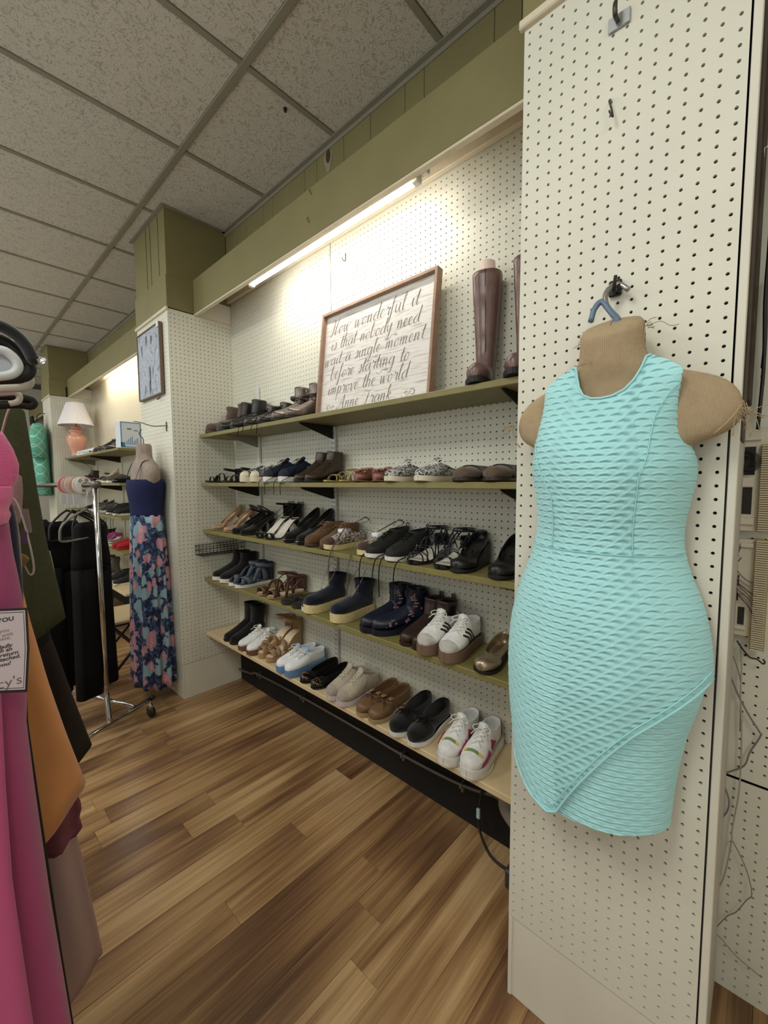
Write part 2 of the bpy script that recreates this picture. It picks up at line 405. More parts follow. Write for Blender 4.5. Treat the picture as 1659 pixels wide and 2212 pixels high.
FP = pillar('wall_pillar_middle', 1.02, 2.745, 3.30, grooves=((2.85, 2.70), (2.985, 2.66), (3.06, 2.62)))
pillar('wall_pillar_far', 1.0, 6.45, 6.95)
# edge strip and bare timber of the near pillar's open end
m_ = MB(); m_.bbox(0.999, 1.028, 0.0475, 0.0603, 0.0, 2.478, 0.001); obj('edge_strip', m_, PAINT2, NP, smooth=False)
TIMBER = mat('old_dark_timber', '#4b3f33', 0.85, vary=0.35, vscale=14, bump=0.4, bscale=60)
for i, (xa, xb, ya, yb, za, zb) in enumerate([(1.03, 1.12, 0.052, 0.064, 1.55, CZ), (1.12, 1.20, 0.049, 0.064, 1.50, CZ), (1.20, 1.29, 0.051, 0.064, 1.50, CZ), (1.29, WX - 0.02, 0.046, 0.064, 1.60, CZ)]):
    m_ = MB(); m_.bbox(xa, xb - 0.004, ya, yb, za, zb, 0.002); obj('timber_batten', m_, TIMBER, NP, smooth=False)
m_ = MB(); m_.bbox(1.029, WX - 0.02, 0.054, 0.066, 0.0, 1.56, 0.002); obj('side_board', m_, mat('grey_side_paint', '#b9b3a8', 0.7, vary=0.08, vscale=12), NP, smooth=False)
# left side of the shop, far beyond the racks
m_ = MB(); m_.box(-2.2, 1.75, 9.6, 9.7, 0, CZ); struct(obj('wall_far', m_, PAINT2, smooth=False))
m_ = MB(); m_.box(-3.0, 1.75, -2.6, -2.5, 0, CZ); struct(obj('added_wall_front', m_, PAINT2, smooth=False))  # unseen front wall, added to keep ambient light from entering behind the camera
# unseen low partition added left of the aisle to block low side light
m_ = MB(); m_.bbox(-1.42, -1.32, -2.0, 8.5, 0, 0.95, .004); struct(obj('added_shade_partition', m_, PAINT2, smooth=False))
# ---------------- shelves on standards ----------------
SZ = [1.724, 1.413, 1.106, 0.787, 0.417]        # top faces
SF = 1.18                                        # front edges
STEEL = mat('white_painted_steel', '#d8d8d4', 0.4, 0.1)
BRKT = mat('black_steel_bracket', '#1c1916', 0.5, 0.3)
BRKTG = mat('grey_steel_bracket', '#8d8779', 0.5, 0.3)
SLOT = mat('slot_darkness', '#2a2826', 0.9)
names5 = ['topmost', 'second from the top', 'third from the top', 'fourth from the top', 'lowest, unpainted']
def bracket(x0, x1, y, ztop, m, parent):
    b = MB(); t = 0.0022
    prof = [(x1, ztop), (x1, ztop - 0.065), (x1 - 0.02, ztop - 0.062), (x0 + 0.02, ztop - 0.014), (x0, ztop - 0.006), (x0, ztop)]
    n = len(prof)
    b.add([(x, y - t, z) for x, z in prof] + [(x, y + t, z) for x, z in prof], [tuple(range(n)), tuple(range(2*n-1, n-1, -1))] + [(i, n+i, n+(i+1) % n, (i+1) % n) for i in range(n)])
    b.box(x0, x1, y - 0.006, y + 0.006, ztop - 0.003, ztop)
    obj('bracket', b, m, parent, smooth=False)
def shelf(z, y0, y1, ybr, label, m, th=0.022, front=SF, brk=BRKT):
    t = thing('wall_shelf', label, 'shelf', ((front + WX) / 2, (y0 + y1) / 2, z - th), group='wall shelves full of shoes')
    b = MB(); b.bbox(front, WX - 0.003, y0, y1, z - th, z, 0.0022); obj('board', b, m, t, smooth=False)
    for i, y in enumerate(ybr):
        bracket(front + 0.025, WX - 0.020, y, z - th, BRKTG if (brk == BRKT and i == len(ybr) - 1 and z > 1.6) else brk, t)
for i, z in enumerate(SZ):
    shelf(z, 0.474, 2.728, [0.62, 1.672, 2.41], 'long shelf board in the middle bay, ' + names5[i] + ' of five', RAWWOOD if i == 4 else SHELFGREEN, th=0.024 if i == 4 else 0.022)
def standard(y, z0, z1, label, slots=True):
    t = thing('shelf_standard', label, 'shelf standard', (WX - 0.014, y, z0))
    b = MB(); b.bbox(WX - 0.018, WX - 0.002, y - 0.0125, y + 0.0125, z0, z1, 0.002); obj('channel', b, STEEL, t, smooth=False)
    if slots:
        s = MB(); z = z0 + 0.02
        while z < z1 - 0.03:
            for dy in (-0.005, 0.005): s.box(WX - 0.0186, WX - 0.0178, y + dy - 0.0013, y + dy + 0.0013, z, z + 0.013)
            z += 0.0254
        obj('slot_rows', s, SLOT, t, smooth=False)['kind'] = 'stuff'
standard(2.41, 0.42, 2.02, 'white slotted shelf standard nearest the middle pillar, its top showing above the boots', False)
standard(1.672, 0.42, 1.70, 'white slotted shelf standard in the middle of the shoe shelves')
standard(0.62, 0.42, 1.70, 'white slotted shelf standard half hidden beside the near pillar')

# fluorescent strip light under the fascia
tube_y0, tube_y1 = 0.99, 2.10
t = thing('strip_light', 'lit fluorescent strip light under the green fascia above the shoes', 'strip light', (1.23, 1.55, 2.50))
b = MB(); b.bbox(1.216, 1.252, tube_y0 - 0.03, tube_y1 + 0.03, 2.499, 2.54, 0.003); obj('housing', b, WHITEPAINT, t, smooth=False)
b = MB(); b.tube([(1.228, tube_y0, 2.484), (1.228, tube_y1, 2.484)], 0.012, 14); obj('tube', b, mat('lit_tube', (1.0, 0.96, 0.90), 0.4, emit=30.0), t)
for y in (tube_y0 - 0.014, tube_y1 + 0.014):
    b = MB(); b.bbox(1.214, 1.243, y - 0.014, y + 0.014, 2.470, 2.530, 0.004); obj('end_cap', b, STEEL, t, smooth=False)
# brackets of the empty half of the fitting
t = thing('lamp_holder', 'empty white lamp holder clip beside the lit strip light', 'lamp holder', (1.23, 0.945, 2.50))
b = MB(); b.bbox(1.222, 1.246, 0.930, 0.952, 2.490, 2.52, 0.003); obj('holder_body', b, STEEL, t, smooth=False)
b = MB(); b.tube([(1.222, 0.935, 2.505), (1.214, 0.933, 2.495), (1.218, 0.930, 2.485)], 0.002, 6); obj('spring_clip', b, STEEL, t)
t = thing('strip_light', 'lit fluorescent strip light in the far bay above the table lamp', 'strip light', (1.235, 4.95, 2.50))
b = MB(); b.bbox(1.262, 1.292, 4.2, 5.75, 2.592, 2.62, 0.003); obj('housing', b, WHITEPAINT, t, smooth=False)
b = MB(); b.tube([(1.277, 4.25, 2.578), (1.277, 5.7, 2.578)], 0.012, 14); obj('tube', b, MATS['lit_tube'], t)

# far bay shelves
for i, z in enumerate(SZ):
    shelf(z, 4.20, 6.40, [5.30, 6.36], 'shelf board in the far bay behind the floral dress, ' + names5[i] + ' of five', RAWWOOD if i == 4 else SHELFGREEN, brk=BRKT, front=1.10)
for y, lab in ((6.34, 'white shelf standard in the far bay corner'), (5.30, 'white shelf standard in the middle of the far bay')):
    standard(y, 0.42, 1.70, lab, False)
# ---------------- shoes ----------------
def prof_w(L, wb, wh, wt):
    """half width of a sole along its length, heel at 0, toe at L; wt = bluntness of the toe 0..1"""
    pts = [(0, 0), (0.012, wh*0.55), (0.035, wh*0.82), (0.09, wh), (0.20, wh*1.0), (0.38, (wh+wb)*0.46), (0.55, wb*0.90), (0.68, wb), (0.78, wb*0.97), (0.87, wb*(0.70+0.17*wt)), (0.94, wb*(0.40+0.27*wt)), (0.975, wb*(0.22+0.22*wt)), (0.99, wb*(0.12+0.16*wt)), (0.997, wb*(0.06+0.09*wt)), (1.0, 0)]
    X = np.array([p[0] for p in pts]) * L; W = np.array([p[1] for p in pts])
    return lambda x: float(np.interp(x, X, W))
ST = np.array([0, .006, .018, .04, .08, .14, .22, .32, .42, .52, .62, .70, .78, .85, .90, .94, .96, .975, .985, .992, .997, 1.0])
def sole_mesh(L, wf, bot, top, grow=0.0, n_side=3, groove=0):
    xs = ST * (L + 2*grow) - grow; G = []
    for x in xs:
        xc = min(max(x, 0), L); k = wf(min(max(x*L/(L+2*grow) + grow*L/(L+2*grow), 0), L)) + (grow if 0 < x < L else 0.0)
        k = max(k, 0.0005); zb, zt = bot(xc), top(xc)
        G.append([(x, -k*0.93, zb), (x, -k, zb*0.7+zt*0.3), (x, -k, zt), (x, -k*0.5, zt), (x, 0, zt), (x, k*0.5, zt), (x, k, zt), (x, k, zb*0.7+zt*0.3), (x, k*0.93, zb), (x, 0, zb)])
    m = MB(); m.grid(np.array(G), closed=True); return m
class Upper:
    """rings from the toe back, pivoting round the throat to the collar and, for boots, up the shaft"""
    def __init__(s, L, wf, base, toe_h=0.045, throat=(0.105, 0.105), heel_z=0.075, shaft=None, wcol=0.028, lean=0.0, ngrid=28, M=24, toe_round=1.0, vamp=1.15, inset=0.002, dip=0.010):
        s.dip = dip; tx, tz = throat; b = base
        F = [(L - inset, b(L) + 0.006), (L*0.985, b(L*.985) + toe_h*0.62*toe_round), (L*0.945, b(L*.945) + toe_h*0.95), (L*0.87, b(L*.87) + toe_h*vamp)]
        B = [(L - inset, b(L) + 0.001), (L*0.985, b(L*.985)), (L*0.945, b(L*.945)), (L*0.87, b(L*.87))]
        z0 = F[-1][1]; x0 = L*0.87
        for f in (0.25, 0.5, 0.75, 0.93):
            x = x0 + (tx - x0) * f; z = z0 + (tz - z0) * (f ** 1.25); F.append((x, z)); xb = x - 0.012*f; B.append((xb, b(max(xb, 0))))
        hx = 0.006
        for f, (bx, bz) in zip((0.0, .3, .6, .8, .92, 1.0), ((tx*0.72, None), (tx*0.40, None), (0.022, None), (hx, 'lo'), (hx - 0.002 - lean*0.4, 'mid'), (hx + 0.003 - lean, 'hi'))):
            F.append((tx - 0.004*f, tz + 0.002*f))
            if bz is None: B.append((bx, b(bx)))
            elif bz == 'lo': B.append((bx, b(0) + 0.012))
            elif bz == 'mid': B.append((bx, b(0) + (heel_z - b(0))*0.55))
            else: B.append((bx, heel_z))
        Wd = []
        for i, ((fx, fz), (bx, bz)) in enumerate(zip(F, B)):
            if i < 8: Wd.append(max(wf(bx) * 0.985, 0.003))
        Wd[0] = 0.004; Wd[1] = max(Wd[1], 0.4 * Wd[2])
        wh = wf(0.10*L)
        for f in (0, .3, .6, .8, .92, 1.0): Wd.append(wh*(1-f)*1.0 + wcol*f)
        if shaft:
            for (fx, fz, bx, bz, ww) in shaft: F.append((fx, fz)); B.append((bx, bz)); Wd.append(ww)
        s.F, s.B, s.W = np.array(F), np.array(B), np.array(Wd); s.K = len(F); s.M = M
        n = ngrid + (len(shaft) * 4 if shaft else 0)
        s.Fs, s.Bs = crom(s.F, n), crom(s.B, n); s.Ws = crom(s.W[:, None], n)[:, 0]; s.n = n
        # keep the base on the sole
        s.ts = np.linspace(0, s.K - 1, n)
    def ring(s, i, M=None, grow=0.0):
        M = M or s.M; f, bk, wd = s.Fs[i], s.Bs[i], s.Ws[i] + grow; c = (f + bk)/2; h = (f - bk)/2
        h = h * (1 + grow / (np.linalg.norm(h) + 1e-9)); out = []
        foot = max(0.0, min(1.0, (9.5 - s.ts[i]) / 3.0))
        for k in range(M):
            th = 2*math.pi*k/M; cc, ss = math.cos(th), math.sin(th)
            p = 0.62 if cc < 0 else 0.9
            st = 0.74
            p = p*foot + st*(1-foot)
            y = wd * math.copysign(abs(ss)**p, ss)
            if cc > 0: y *= (1 - 0.34*foot*cc*cc); cc = cc*foot + (cc**st)*(1-foot)
            else: cc = -(abs(cc)**(0.7*foot + st*(1-foot)))
            dip = s.dip * (abs(ss)**1.5) * max(0.0, min(1.0, (s.ts[i] - 11.0)/2.0)) * (1 if s.K <= 14 else 0.3)
            out.append((c[0] + h[0]*cc, y, c[1] + h[1]*cc - dip))
        return out
    def mesh(s, t0=0.0, t1=None, grow=0.0, a0=None, a1=None, M=None):
        idx = [i for i in range(s.n) if t0 <= s.ts[i] <= (t1 if t1 is not None else 99)]
        m = MB()
        if a0 is None:
            m.grid(np.array([s.ring(i, M, grow) for i in idx]), closed=True)
            if t0 == 0: m.f.append(tuple(range(M or s.M))[::-1])
        else:
            MM = 72; ks = [k for k in range(int(a0*MM), int(a1*MM)+1)]
            m.grid(np.array([[s.ring(i, MM, grow)[k % MM] for k in ks] for i in idx]))
        return m
    def top(s, t, dz=0.0):
        i = t / (s.K-1) * (s.n-1); lo = int(min(i, s.n-2)); f = i-lo
        p = s.Fs[lo]*(1-f) + s.Fs[lo+1]*f; return np.array([p[0], 0, p[1] + dz])
    def topw(s, t):
        i = int(round(t / (s.K-1) * (s.n-1))); return s.Ws[i]
    def side_patch(s, pts, grow=0.0012, n=10, width=0.010):
        """band lying on the surface: pts = list of (t, angle fraction), width in metres"""
        P = crom(np.array(pts, float), n); S = []
        def at(t, a):
            i = t / (s.K-1) * (s.n-1); lo = int(min(max(i, 0), s.n-2)); f = i - lo
            MM = 144; k = a*MM; k0 = int(math.floor(k)); g = k-k0
            r0 = s.ring(lo, MM, grow); r1 = s.ring(lo+1, MM, grow)
            q = lambda r: np.array(r[k0 % MM])*(1-g) + np.array(r[(k0+1) % MM])*g
            return q(r0)*(1-f) + q(r1)*f
        C = [at(t, a) for t, a in P]; G = []
        for i in range(n):
            d = C[min(i+1, n-1)] - C[max(i-1, 0)]; d /= np.linalg.norm(d)+1e-9
            e = 1e-2; t, a = P[i]; nn = np.cross(at(t+e, a) - at(t-e, a), at(t, a+e) - at(t, a-e)); nn /= np.linalg.norm(nn)+1e-9
            sd = np.cross(nn, d); G.append([C[i] - sd*width/2, C[i], C[i] + sd*width/2])
        m = MB(); m.grid(np.array(G)); return m
def band(p0, p1, h, wid, n=12, lift=0.0, tilt=0.0, power=0.8):
    """strap arching from p0 (x,y,z) over the foot to p1"""
    p0, p1 = np.array(p0, float), np.array(p1, float); G = []
    for i in range(n):
        f = i/(n-1); th = math.pi*f
        c = p0*(1-f)*1.0 + p1*f
        yy = math.copysign(abs(math.cos(th))**power, math.cos(th)); ym = (p0[1]+p1[1])/2; yr = (p0[1]-p1[1])/2
        c[1] = ym + yr*yy; c[2] = (p0[2]*(1-f)+p1[2]*f) + h*(math.sin(th)**0.75)
        c[0] -= tilt*math.sin(th)
        G.append([c + (wid/2, 0, -wid*lift), c - (wid/2, 0, -wid*lift)])
    m = MB(); m.grid(np.array(G)); return m
def loop(cx, cz, rx, ry, wid, n=20, tilt=0.0, a0=0.0, a1=1.0, r=None):
    G = []
    for i in range(n+1):
        th = 2*math.pi*(a0 + (a1-a0)*i/n); x, y = rx*math.cos(th), ry*math.sin(th); z = cz + tilt*x
        G.append([(cx+x, y, z - wid/2), (cx+x, y, z + wid/2)])
    m = MB(); m.grid(np.array(G)); return m
def laces(U, t0, t1, rows, m, root, r=0.0016, w=0.017, bow=True, hang=0.0):
    mb = MB()
    T = np.linspace(t0, t1, rows)
    for k in range(rows-1):
        a, b = U.top(T[k], 0.002), U.top(T[k+1], 0.002)
        for sg in (-1, 1):
            mid = (a+b)/2 + (0, 0, 0.004); mb.tube(crom([a + (0, sg*w, -0.003), mid, b + (0, -sg*w, -0.003)], 6), r, 5)
    if bow:
        e = U.top(t1, 0.004)
        for sg in (-1, 1):
            mb.tube(crom([e, e + (-.004, sg*.018, .010), e + (.010, sg*.034, .004), e + (.012, sg*.022, -.004), e], 12), r, 5)
            mb.tube(crom([e, e + (.014, sg*.016, .002), e + (.034, sg*.030, -.012)], 8), r, 5)
    return obj('lace', mb, m, root, world=False)
def eyelets(U, t0, t1, rows, m, root, w=0.017):
    mb = MB()
    for t in np.linspace(t0, t1, rows):
        for sg in (-1, 1):
            p = U.top(t, -0.002) + (0, sg*w, 0); mb.lathe([(0.0014, 0), (0.0026, 0.0016), (0.0026, 0.0022)], p, 8, cap=False)
    obj('eyelet', mb, m, root, world=False)
def insole(L, wf, base, m, root, dz=0.003, sh=0.86, x1=None):
    xs = ST*L; G = [[(x*0.96 + 0.02*L, -wf(x)*sh, base(x)+dz), (x*0.96 + 0.02*L, 0, base(x)+dz), (x*0.96 + 0.02*L, wf(x)*sh, base(x)+dz)] for x in xs if x1 is None or x < x1]
    mb = MB(); mb.grid(np.array(G)); return obj('insole', mb, m, root, world=False)
def arch(hh, plat=0.0, t=0.006, L=0.24):
    """footbed height for a heel of height hh"""
    P = [(0, hh), (0.18*L, hh*0.97), (0.34*L, hh*0.74), (0.50*L, hh*0.36), (0.62*L, hh*0.10), (0.70*L, 0.0), (L*0.9, 0.0), (L, 0.006 if plat == 0 else 0.0)]
    X = [p[0] for p in P]; Z = [p[1] + plat + t for p in P]
    return lambda x: float(np.interp(x, X, Z))
def flatb(t, spring=0.004, L=0.25, heel=None):
    h = t if heel is None else heel
    return lambda x: float(np.interp(x, [0, .35*L, .6*L, .85*L, L], [h, h*.8+t*.2, t, t, t + spring]))
def R0(): return empty('shoe', (0, 0, 0))

def sneaker(name, um, sm, L=0.25, ts=0.024, toe_h=0.042, throat=(0.115, 0.112), heel=0.082, lm=None, im=None, tongue=None, toecap=None, stripes=None, heeltab=None, wb=0.045, wh=0.033, shaft=None, wt=0.9, rows=5, bow=True, vamp=1.15, tsH=None, swoosh=None, sole2=None, eyelet=None, patches=(), grow=0.0018, pulltab=None, wcol=0.032):
    r = empty(name, (0, 0, 0)); wf = prof_w(L, wb, wh, wt); base = flatb(ts, 0.003, L, tsH)
    obj('sole', sole_mesh(L, wf, lambda x: float(np.interp(x, [0, .02, .85*L, L], [0.003, 0, 0, 0.006])), lambda x: base(x) + 0.004, grow), sm, r, world=False, angle=40)
    if sole2 is not None:
        obj('outsole', sole_mesh(L, wf, lambda x: -0.0005, lambda x: 0.007, grow + 0.0012), sole2, r, world=False, angle=40)
    U = Upper(L, wf, base, toe_h, throat, ts + heel - 0.02, shaft, vamp=vamp, wcol=wcol)
    obj('upper', U.mesh(), um, r, world=False, solid=0.003)
    insole(L, wf, base, im or um, r, 0.004, 0.8, x1=0.62*L)
    if tongue is not None:
        e = U.top(8.2, 0.002); G = []
        for f in np.linspace(0, 1, 6):
            p = U.top(6.2 + 1.8*min(f*1.4, 1), 0.001) if f < .72 else U.top(8.0, 0.0) + np.array([-0.012*(f-.72)/.28, 0, 0.022*(f-.72)/.28])
            G.append([p + (0, -0.018, -0.004), p + (0, 0, 0.001), p + (0, 0.018, -0.004)])
        mb = MB(); mb.grid(np.array(G)); obj('tongue', mb, tongue, r, world=False, solid=0.004)
    if toecap is not None: obj('toe_cap', U.mesh(0.0, 3.1, 0.0012), toecap, r, world=False)
    if heeltab is not None: obj('heel_tab', U.mesh(11.0, 13.2, 0.0014, 0.36, 0.64), heeltab, r, world=False)
    if stripes is not None:
        for k in range(3):
            for sd in (0, 1):
                a = [(4.9 + k*0.75, 0.135), (5.5 + k*0.85, 0.22), (6.2 + k*1.0, 0.33)]
                if sd: a = [(t, 1 - q) for t, q in a]
                obj('stripe', U.side_patch(a, 0.0014, 8, 0.0085), stripes, r, world=False)
    if swoosh is not None:
        for sd in (0, 1):
            a = [(4.6, 0.33), (5.8, 0.30), (8.6, 0.22)]
            if sd: a = [(t, 1 - q) for t, q in a]
            obj('side_flash', U.side_patch(a, 0.0014, 10, 0.011), swoosh, r, world=False)
    for (nm, pts, wd, mm) in patches:
        for sd in (0, 1):
            a = [(t, 1 - q) for t, q in pts] if sd else pts
            obj(nm, U.side_patch(a, 0.0013, 10, wd), mm, r, world=False)
    if lm is not None: laces(U, 4.6, 7.9, rows, lm, r, bow=bow)
    if eyelet is not None: eyelets(U, 4.6, 7.7, rows + 1, eyelet, r)
    if pulltab is not None:
        p = np.array([U.Bs[-1][0], 0, U.Bs[-1][1]]); mb = MB(); mb.tube(crom([p + (0, -.006, -.012), p + (-.003, -.006, .012), p + (-.003, .006, .012), p + (0, .006, -.012)], 10), 0.0022, 5, flat=0.6); obj('pull_tab', mb, pulltab, r, world=False)
    return r, U
def boot(name, um, sm, L=0.24, hh=0.0, ts=0.010, shaft_h=0.16, sw=0.045, toe_h=0.045, heelm=None, wt=0.6, wb=0.041, wh=0.029, block=True, flare=1.0, im=None, throat=None, slouch=0.0, wedge=False, rear=0.0):
    r = empty(name, (0, 0, 0)); wf = prof_w(L, wb, wh, wt); base = arch(hh, 0, ts, L) if hh > 0 else flatb(ts, 0.004, L)
    if wedge or hh == 0: bot = lambda x: float(np.interp(x, [0, .85*L, L], [0, 0, .004]))
    else: bot = lambda x: max(base(x) - 0.006, 0.0) if x < 0.68*L else float(np.interp(x, [.68*L, .9*L, L], [0, 0, .004]))
    obj('sole', sole_mesh(L, wf, bot, lambda x: base(x) + 0.002, 0.002), sm, r, world=False, angle=40)
    if hh > 0 and not wedge:
        m = MB(); hw = wh*0.92; G = []
        for z, k in ((0, .86), (hh*.5, .9), (hh + .002, 1.0)):
            G.append([(0.004 + (1-k)*.02, -hw*k*.6, z), (0.004+(1-k)*.02, hw*k*.6, z), (0.03, hw*k, z), (0.058*k, hw*k*.9, z), (0.058*k, -hw*k*.9, z), (0.03, -hw*k, z)])
        m.grid(np.array(G), closed=True); m.f.append((5, 4, 3, 2, 1, 0)); obj('heel', m, heelm or sm, r, world=False, angle=40)
    zb = base(0); tz = zb*0.55 + 0.085; th = throat or (0.098, tz); H = zb + shaft_h
    rings = []
    nS = max(3, int(shaft_h/0.05))
    for i in range(1, nS+1):
        f = i/nS; wob = slouch*math.sin(i*2.3); z = zb + 0.075 + (shaft_h - 0.075)*f
        rings.append((th[0] - 0.012*min(1, f*2) + 0.010*(flare-1)*f*8 + wob, max(z + 0.004, th[1] + 0.012*i), 0.004 - 0.010*(flare-1)*f*8 + wob - rear*f, z, 0.032 + (sw - 0.032)*f))
    U = Upper(L, wf, base, toe_h, th, zb + 0.062, rings, wcol=0.031)
    obj('upper', U.mesh(), um, r, world=False, solid=0.003)
    insole(L, wf, base, im or um, r, 0.004, 0.8, x1=0.5*L)
    return r, U
def pump(name, um, sm, L=0.235, hh=0.07, toe_h=0.026, wt=0.4, throat=(0.158, 0.034), heelz=0.055, im=None, plat=0.0, ts=0.005, wedge=False, wb=0.039, wh=0.027, heelw=0.010, wcol=0.029, heelm=None, vamp=1.1):
    r = empty(name, (0, 0, 0)); wf = prof_w(L, wb, wh, wt); base = arch(hh, plat, ts, L) if hh > 0.015 else flatb(ts, 0.004, L, ts + hh)
    if wedge or hh <= 0.015: bot = lambda x: float(np.interp(x, [0, .85*L, L], [0, 0, .005]))
    else: bot = lambda x: base(x) - ts - plat*(1 if x > .6*L else 0.2)
    obj('sole', sole_mesh(L, wf, lambda x: max(bot(x), 0), lambda x: base(x) + 0.0015, 0.001), sm, r, world=False, angle=40)
    if hh > 0.015 and not wedge:
        m = MB(); G = []
        for z, k in ((0, heelw), (hh*.5, heelw*1.15), (hh*.85, wh*.8), (hh + ts, wh*.95)):
            cx = 0.012 + (k - heelw)*0.6 + 0.004; G.append([(cx + k*math.cos(a), k*math.sin(a), z) for a in np.linspace(0, 2*math.pi, 11)[:-1]])
        m.grid(np.array(G), closed=True); m.f.append(tuple(range(10))[::-1]); obj('heel', m, heelm or um, r, world=False, angle=50)
    t2 = (throat[0], base(throat[0]) + throat[1])
    U = Upper(L, wf, base, toe_h, t2, base(0) + heelz, None, wcol=wcol, vamp=vamp, dip=0.003)
    obj('upper', U.mesh(), um, r, world=False, solid=0.0022)
    insole(L, wf, base, im or um, r, 0.003, 0.86)
    return r, U, base, wf
def sandal(name, sm, fm, straps, strm, L=0.24, hh=0.0, ts=0.012, plat=0.0, wedge=False, wb=0.042, wh=0.030, wt=0.8, heelm=None, heelw=0.02, counter=None, footm=None):
    """straps: list of ('band', x0, x1, h, width, tilt) or ('loop', cx, z, rx, ry, width, tilt)"""
    r = empty(name, (0, 0, 0)); wf = prof_w(L, wb, wh, wt); base = arch(hh, plat, ts, L) if hh > 0 else flatb(ts + plat, 0.004, L)
    if wedge or hh == 0: bot = lambda x: float(np.interp(x, [0, .8*L, L], [0, 0, .004]))
    else: bot = lambda x: max(base(x) - ts - plat, 0)
    obj('sole', sole_mesh(L, wf, bot, lambda x: base(x), 0.001), sm, r, world=False, angle=40)
    insole(L, wf, base, fm, r, 0.0012, 0.96)
    if hh > 0 and not wedge:
        m = MB(); G = []
        for z, k in ((0, heelw), (hh*.6, heelw*1.05), (hh + ts, wh*.95)):
            cx = 0.008 + k; G.append([(cx + k*math.cos(a), k*math.sin(a), z) for a in np.linspace(0, 2*math.pi, 11)[:-1]])
        m.grid(np.array(G), closed=True); m.f.append(tuple(range(10))[::-1]); obj('heel', m, heelm or strm, r, world=False, angle=50)
    for s in straps:
        if s[0] == 'band':
            _, x0, x1, h, wd, tl = s[:6]; g = MB(); mm = s[6] if len(s) > 6 else strm
            obj('strap', band((x0, wf(x0)*1.01, base(x0)), (x1, -wf(x1)*1.01, base(x1)), h, wd, tilt=tl), mm, r, world=False, solid=0.0022)
        elif s[0] == 'loop':
            _, cx, dz, rx, ry, wd, tl = s[:7]; mm = s[7] if len(s) > 7 else strm
            obj('ankle_strap', loop(cx, base(0) + dz, rx, ry, wd, tilt=tl), mm, r, world=False, solid=0.0022)
        elif s[0] == 'link':
            _, a, bpt, wd = s[:4]; mm = s[4] if len(s) > 4 else strm
            for sg in (1, -1):
                A = np.array([a[0], a[1]*sg, a[2]]); B_ = np.array([bpt[0], bpt[1]*sg, bpt[2]])
                mb = MB(); mb.tube(crom([A, (A+B_)/2 + (0, sg*.003, 0), B_], 6), wd/2, 6, flat=0.35); obj('strap', mb, mm, r, world=False)
    if counter is not None:
        cz, ct = counter; G = []
        for f in np.linspace(0, 1, 7):
            z = base(0) + cz*f; G.append([(0.034 - 0.034*math.cos(a)*(1 - .05*f) - .004, wh*1.02*math.sin(a), z) for a in np.linspace(-1.5, 1.5, 13)])
        mb = MB(); mb.grid(np.array(G)); obj('heel_counter', mb, ct, r, world=False, solid=0.0025)
    return r, wf, base
SHOECOUNT = [0]
def place_pair(made, poses, desc, cat='shoe', group=None, only=None, names=('left one of the pair', 'right one of the pair')):
    """poses: list of (toe_x, toe_y, z, heading degrees) ; heading 180 = toe towards the aisle"""
    root = made[0] if isinstance(made, tuple) else made
    L = max((v.co.x for ch in root.children for v in ch.data.vertices if ch.name.startswith(('sole', 'outsole'))), default=0.24)
    nm = root.name.split('.')[0]
    up = part(root, 'upper')
    if up is not None: under(up, {'lace', 'loose_lace', 'eyelet', 'toe_cap', 'stripe', 'side_flash', 'heel_tab', 'tongue', 'pull_tab', 'side_patch', 'side_overlay', 'woven_panel', 'woven_vamp', 'toe_seam', 'moc_seam', 'stud', 'patent_toe', 'embroidery', 'collar_band', 'welt_band', 'petal_trim', 'front_seam', 'elastic_gore', 'metal_tab', 'metal_bar', 'cord'})
    st = part(root, 'strap')
    if st is not None: under(st, {'buckle', 'chain'})
    so = part(root, 'sole')
    if so is not None: under(so, {'outsole', 'sole_rib', 'heel'})
    ins = part(root, 'insole')
    if ins is not None: under(ins, {'insole_mark'})
    for i, (tx, ty, z, hd) in enumerate(poses):
        o = root if i == 0 else copy_tree(root)
        a = math.radians(hd); o.rotation_euler = (0, 0, a)
        over = (tx - L*math.cos(a) + 0.006) - 1.424          # keep the heel clear of the pegboard
        if over > 0: ty = ty*(tx - over)/tx; tx -= over
        o.location = (tx - L*math.cos(a), ty - L*math.sin(a), z + 0.0005)
        if i == 1: o.scale = (1, -1, 1)
        lab = desc if len(poses) == 1 else desc + ', ' + names[i]
        tag(o, lab, cat, group)
        SHOECOUNT[0] += 1
    return root
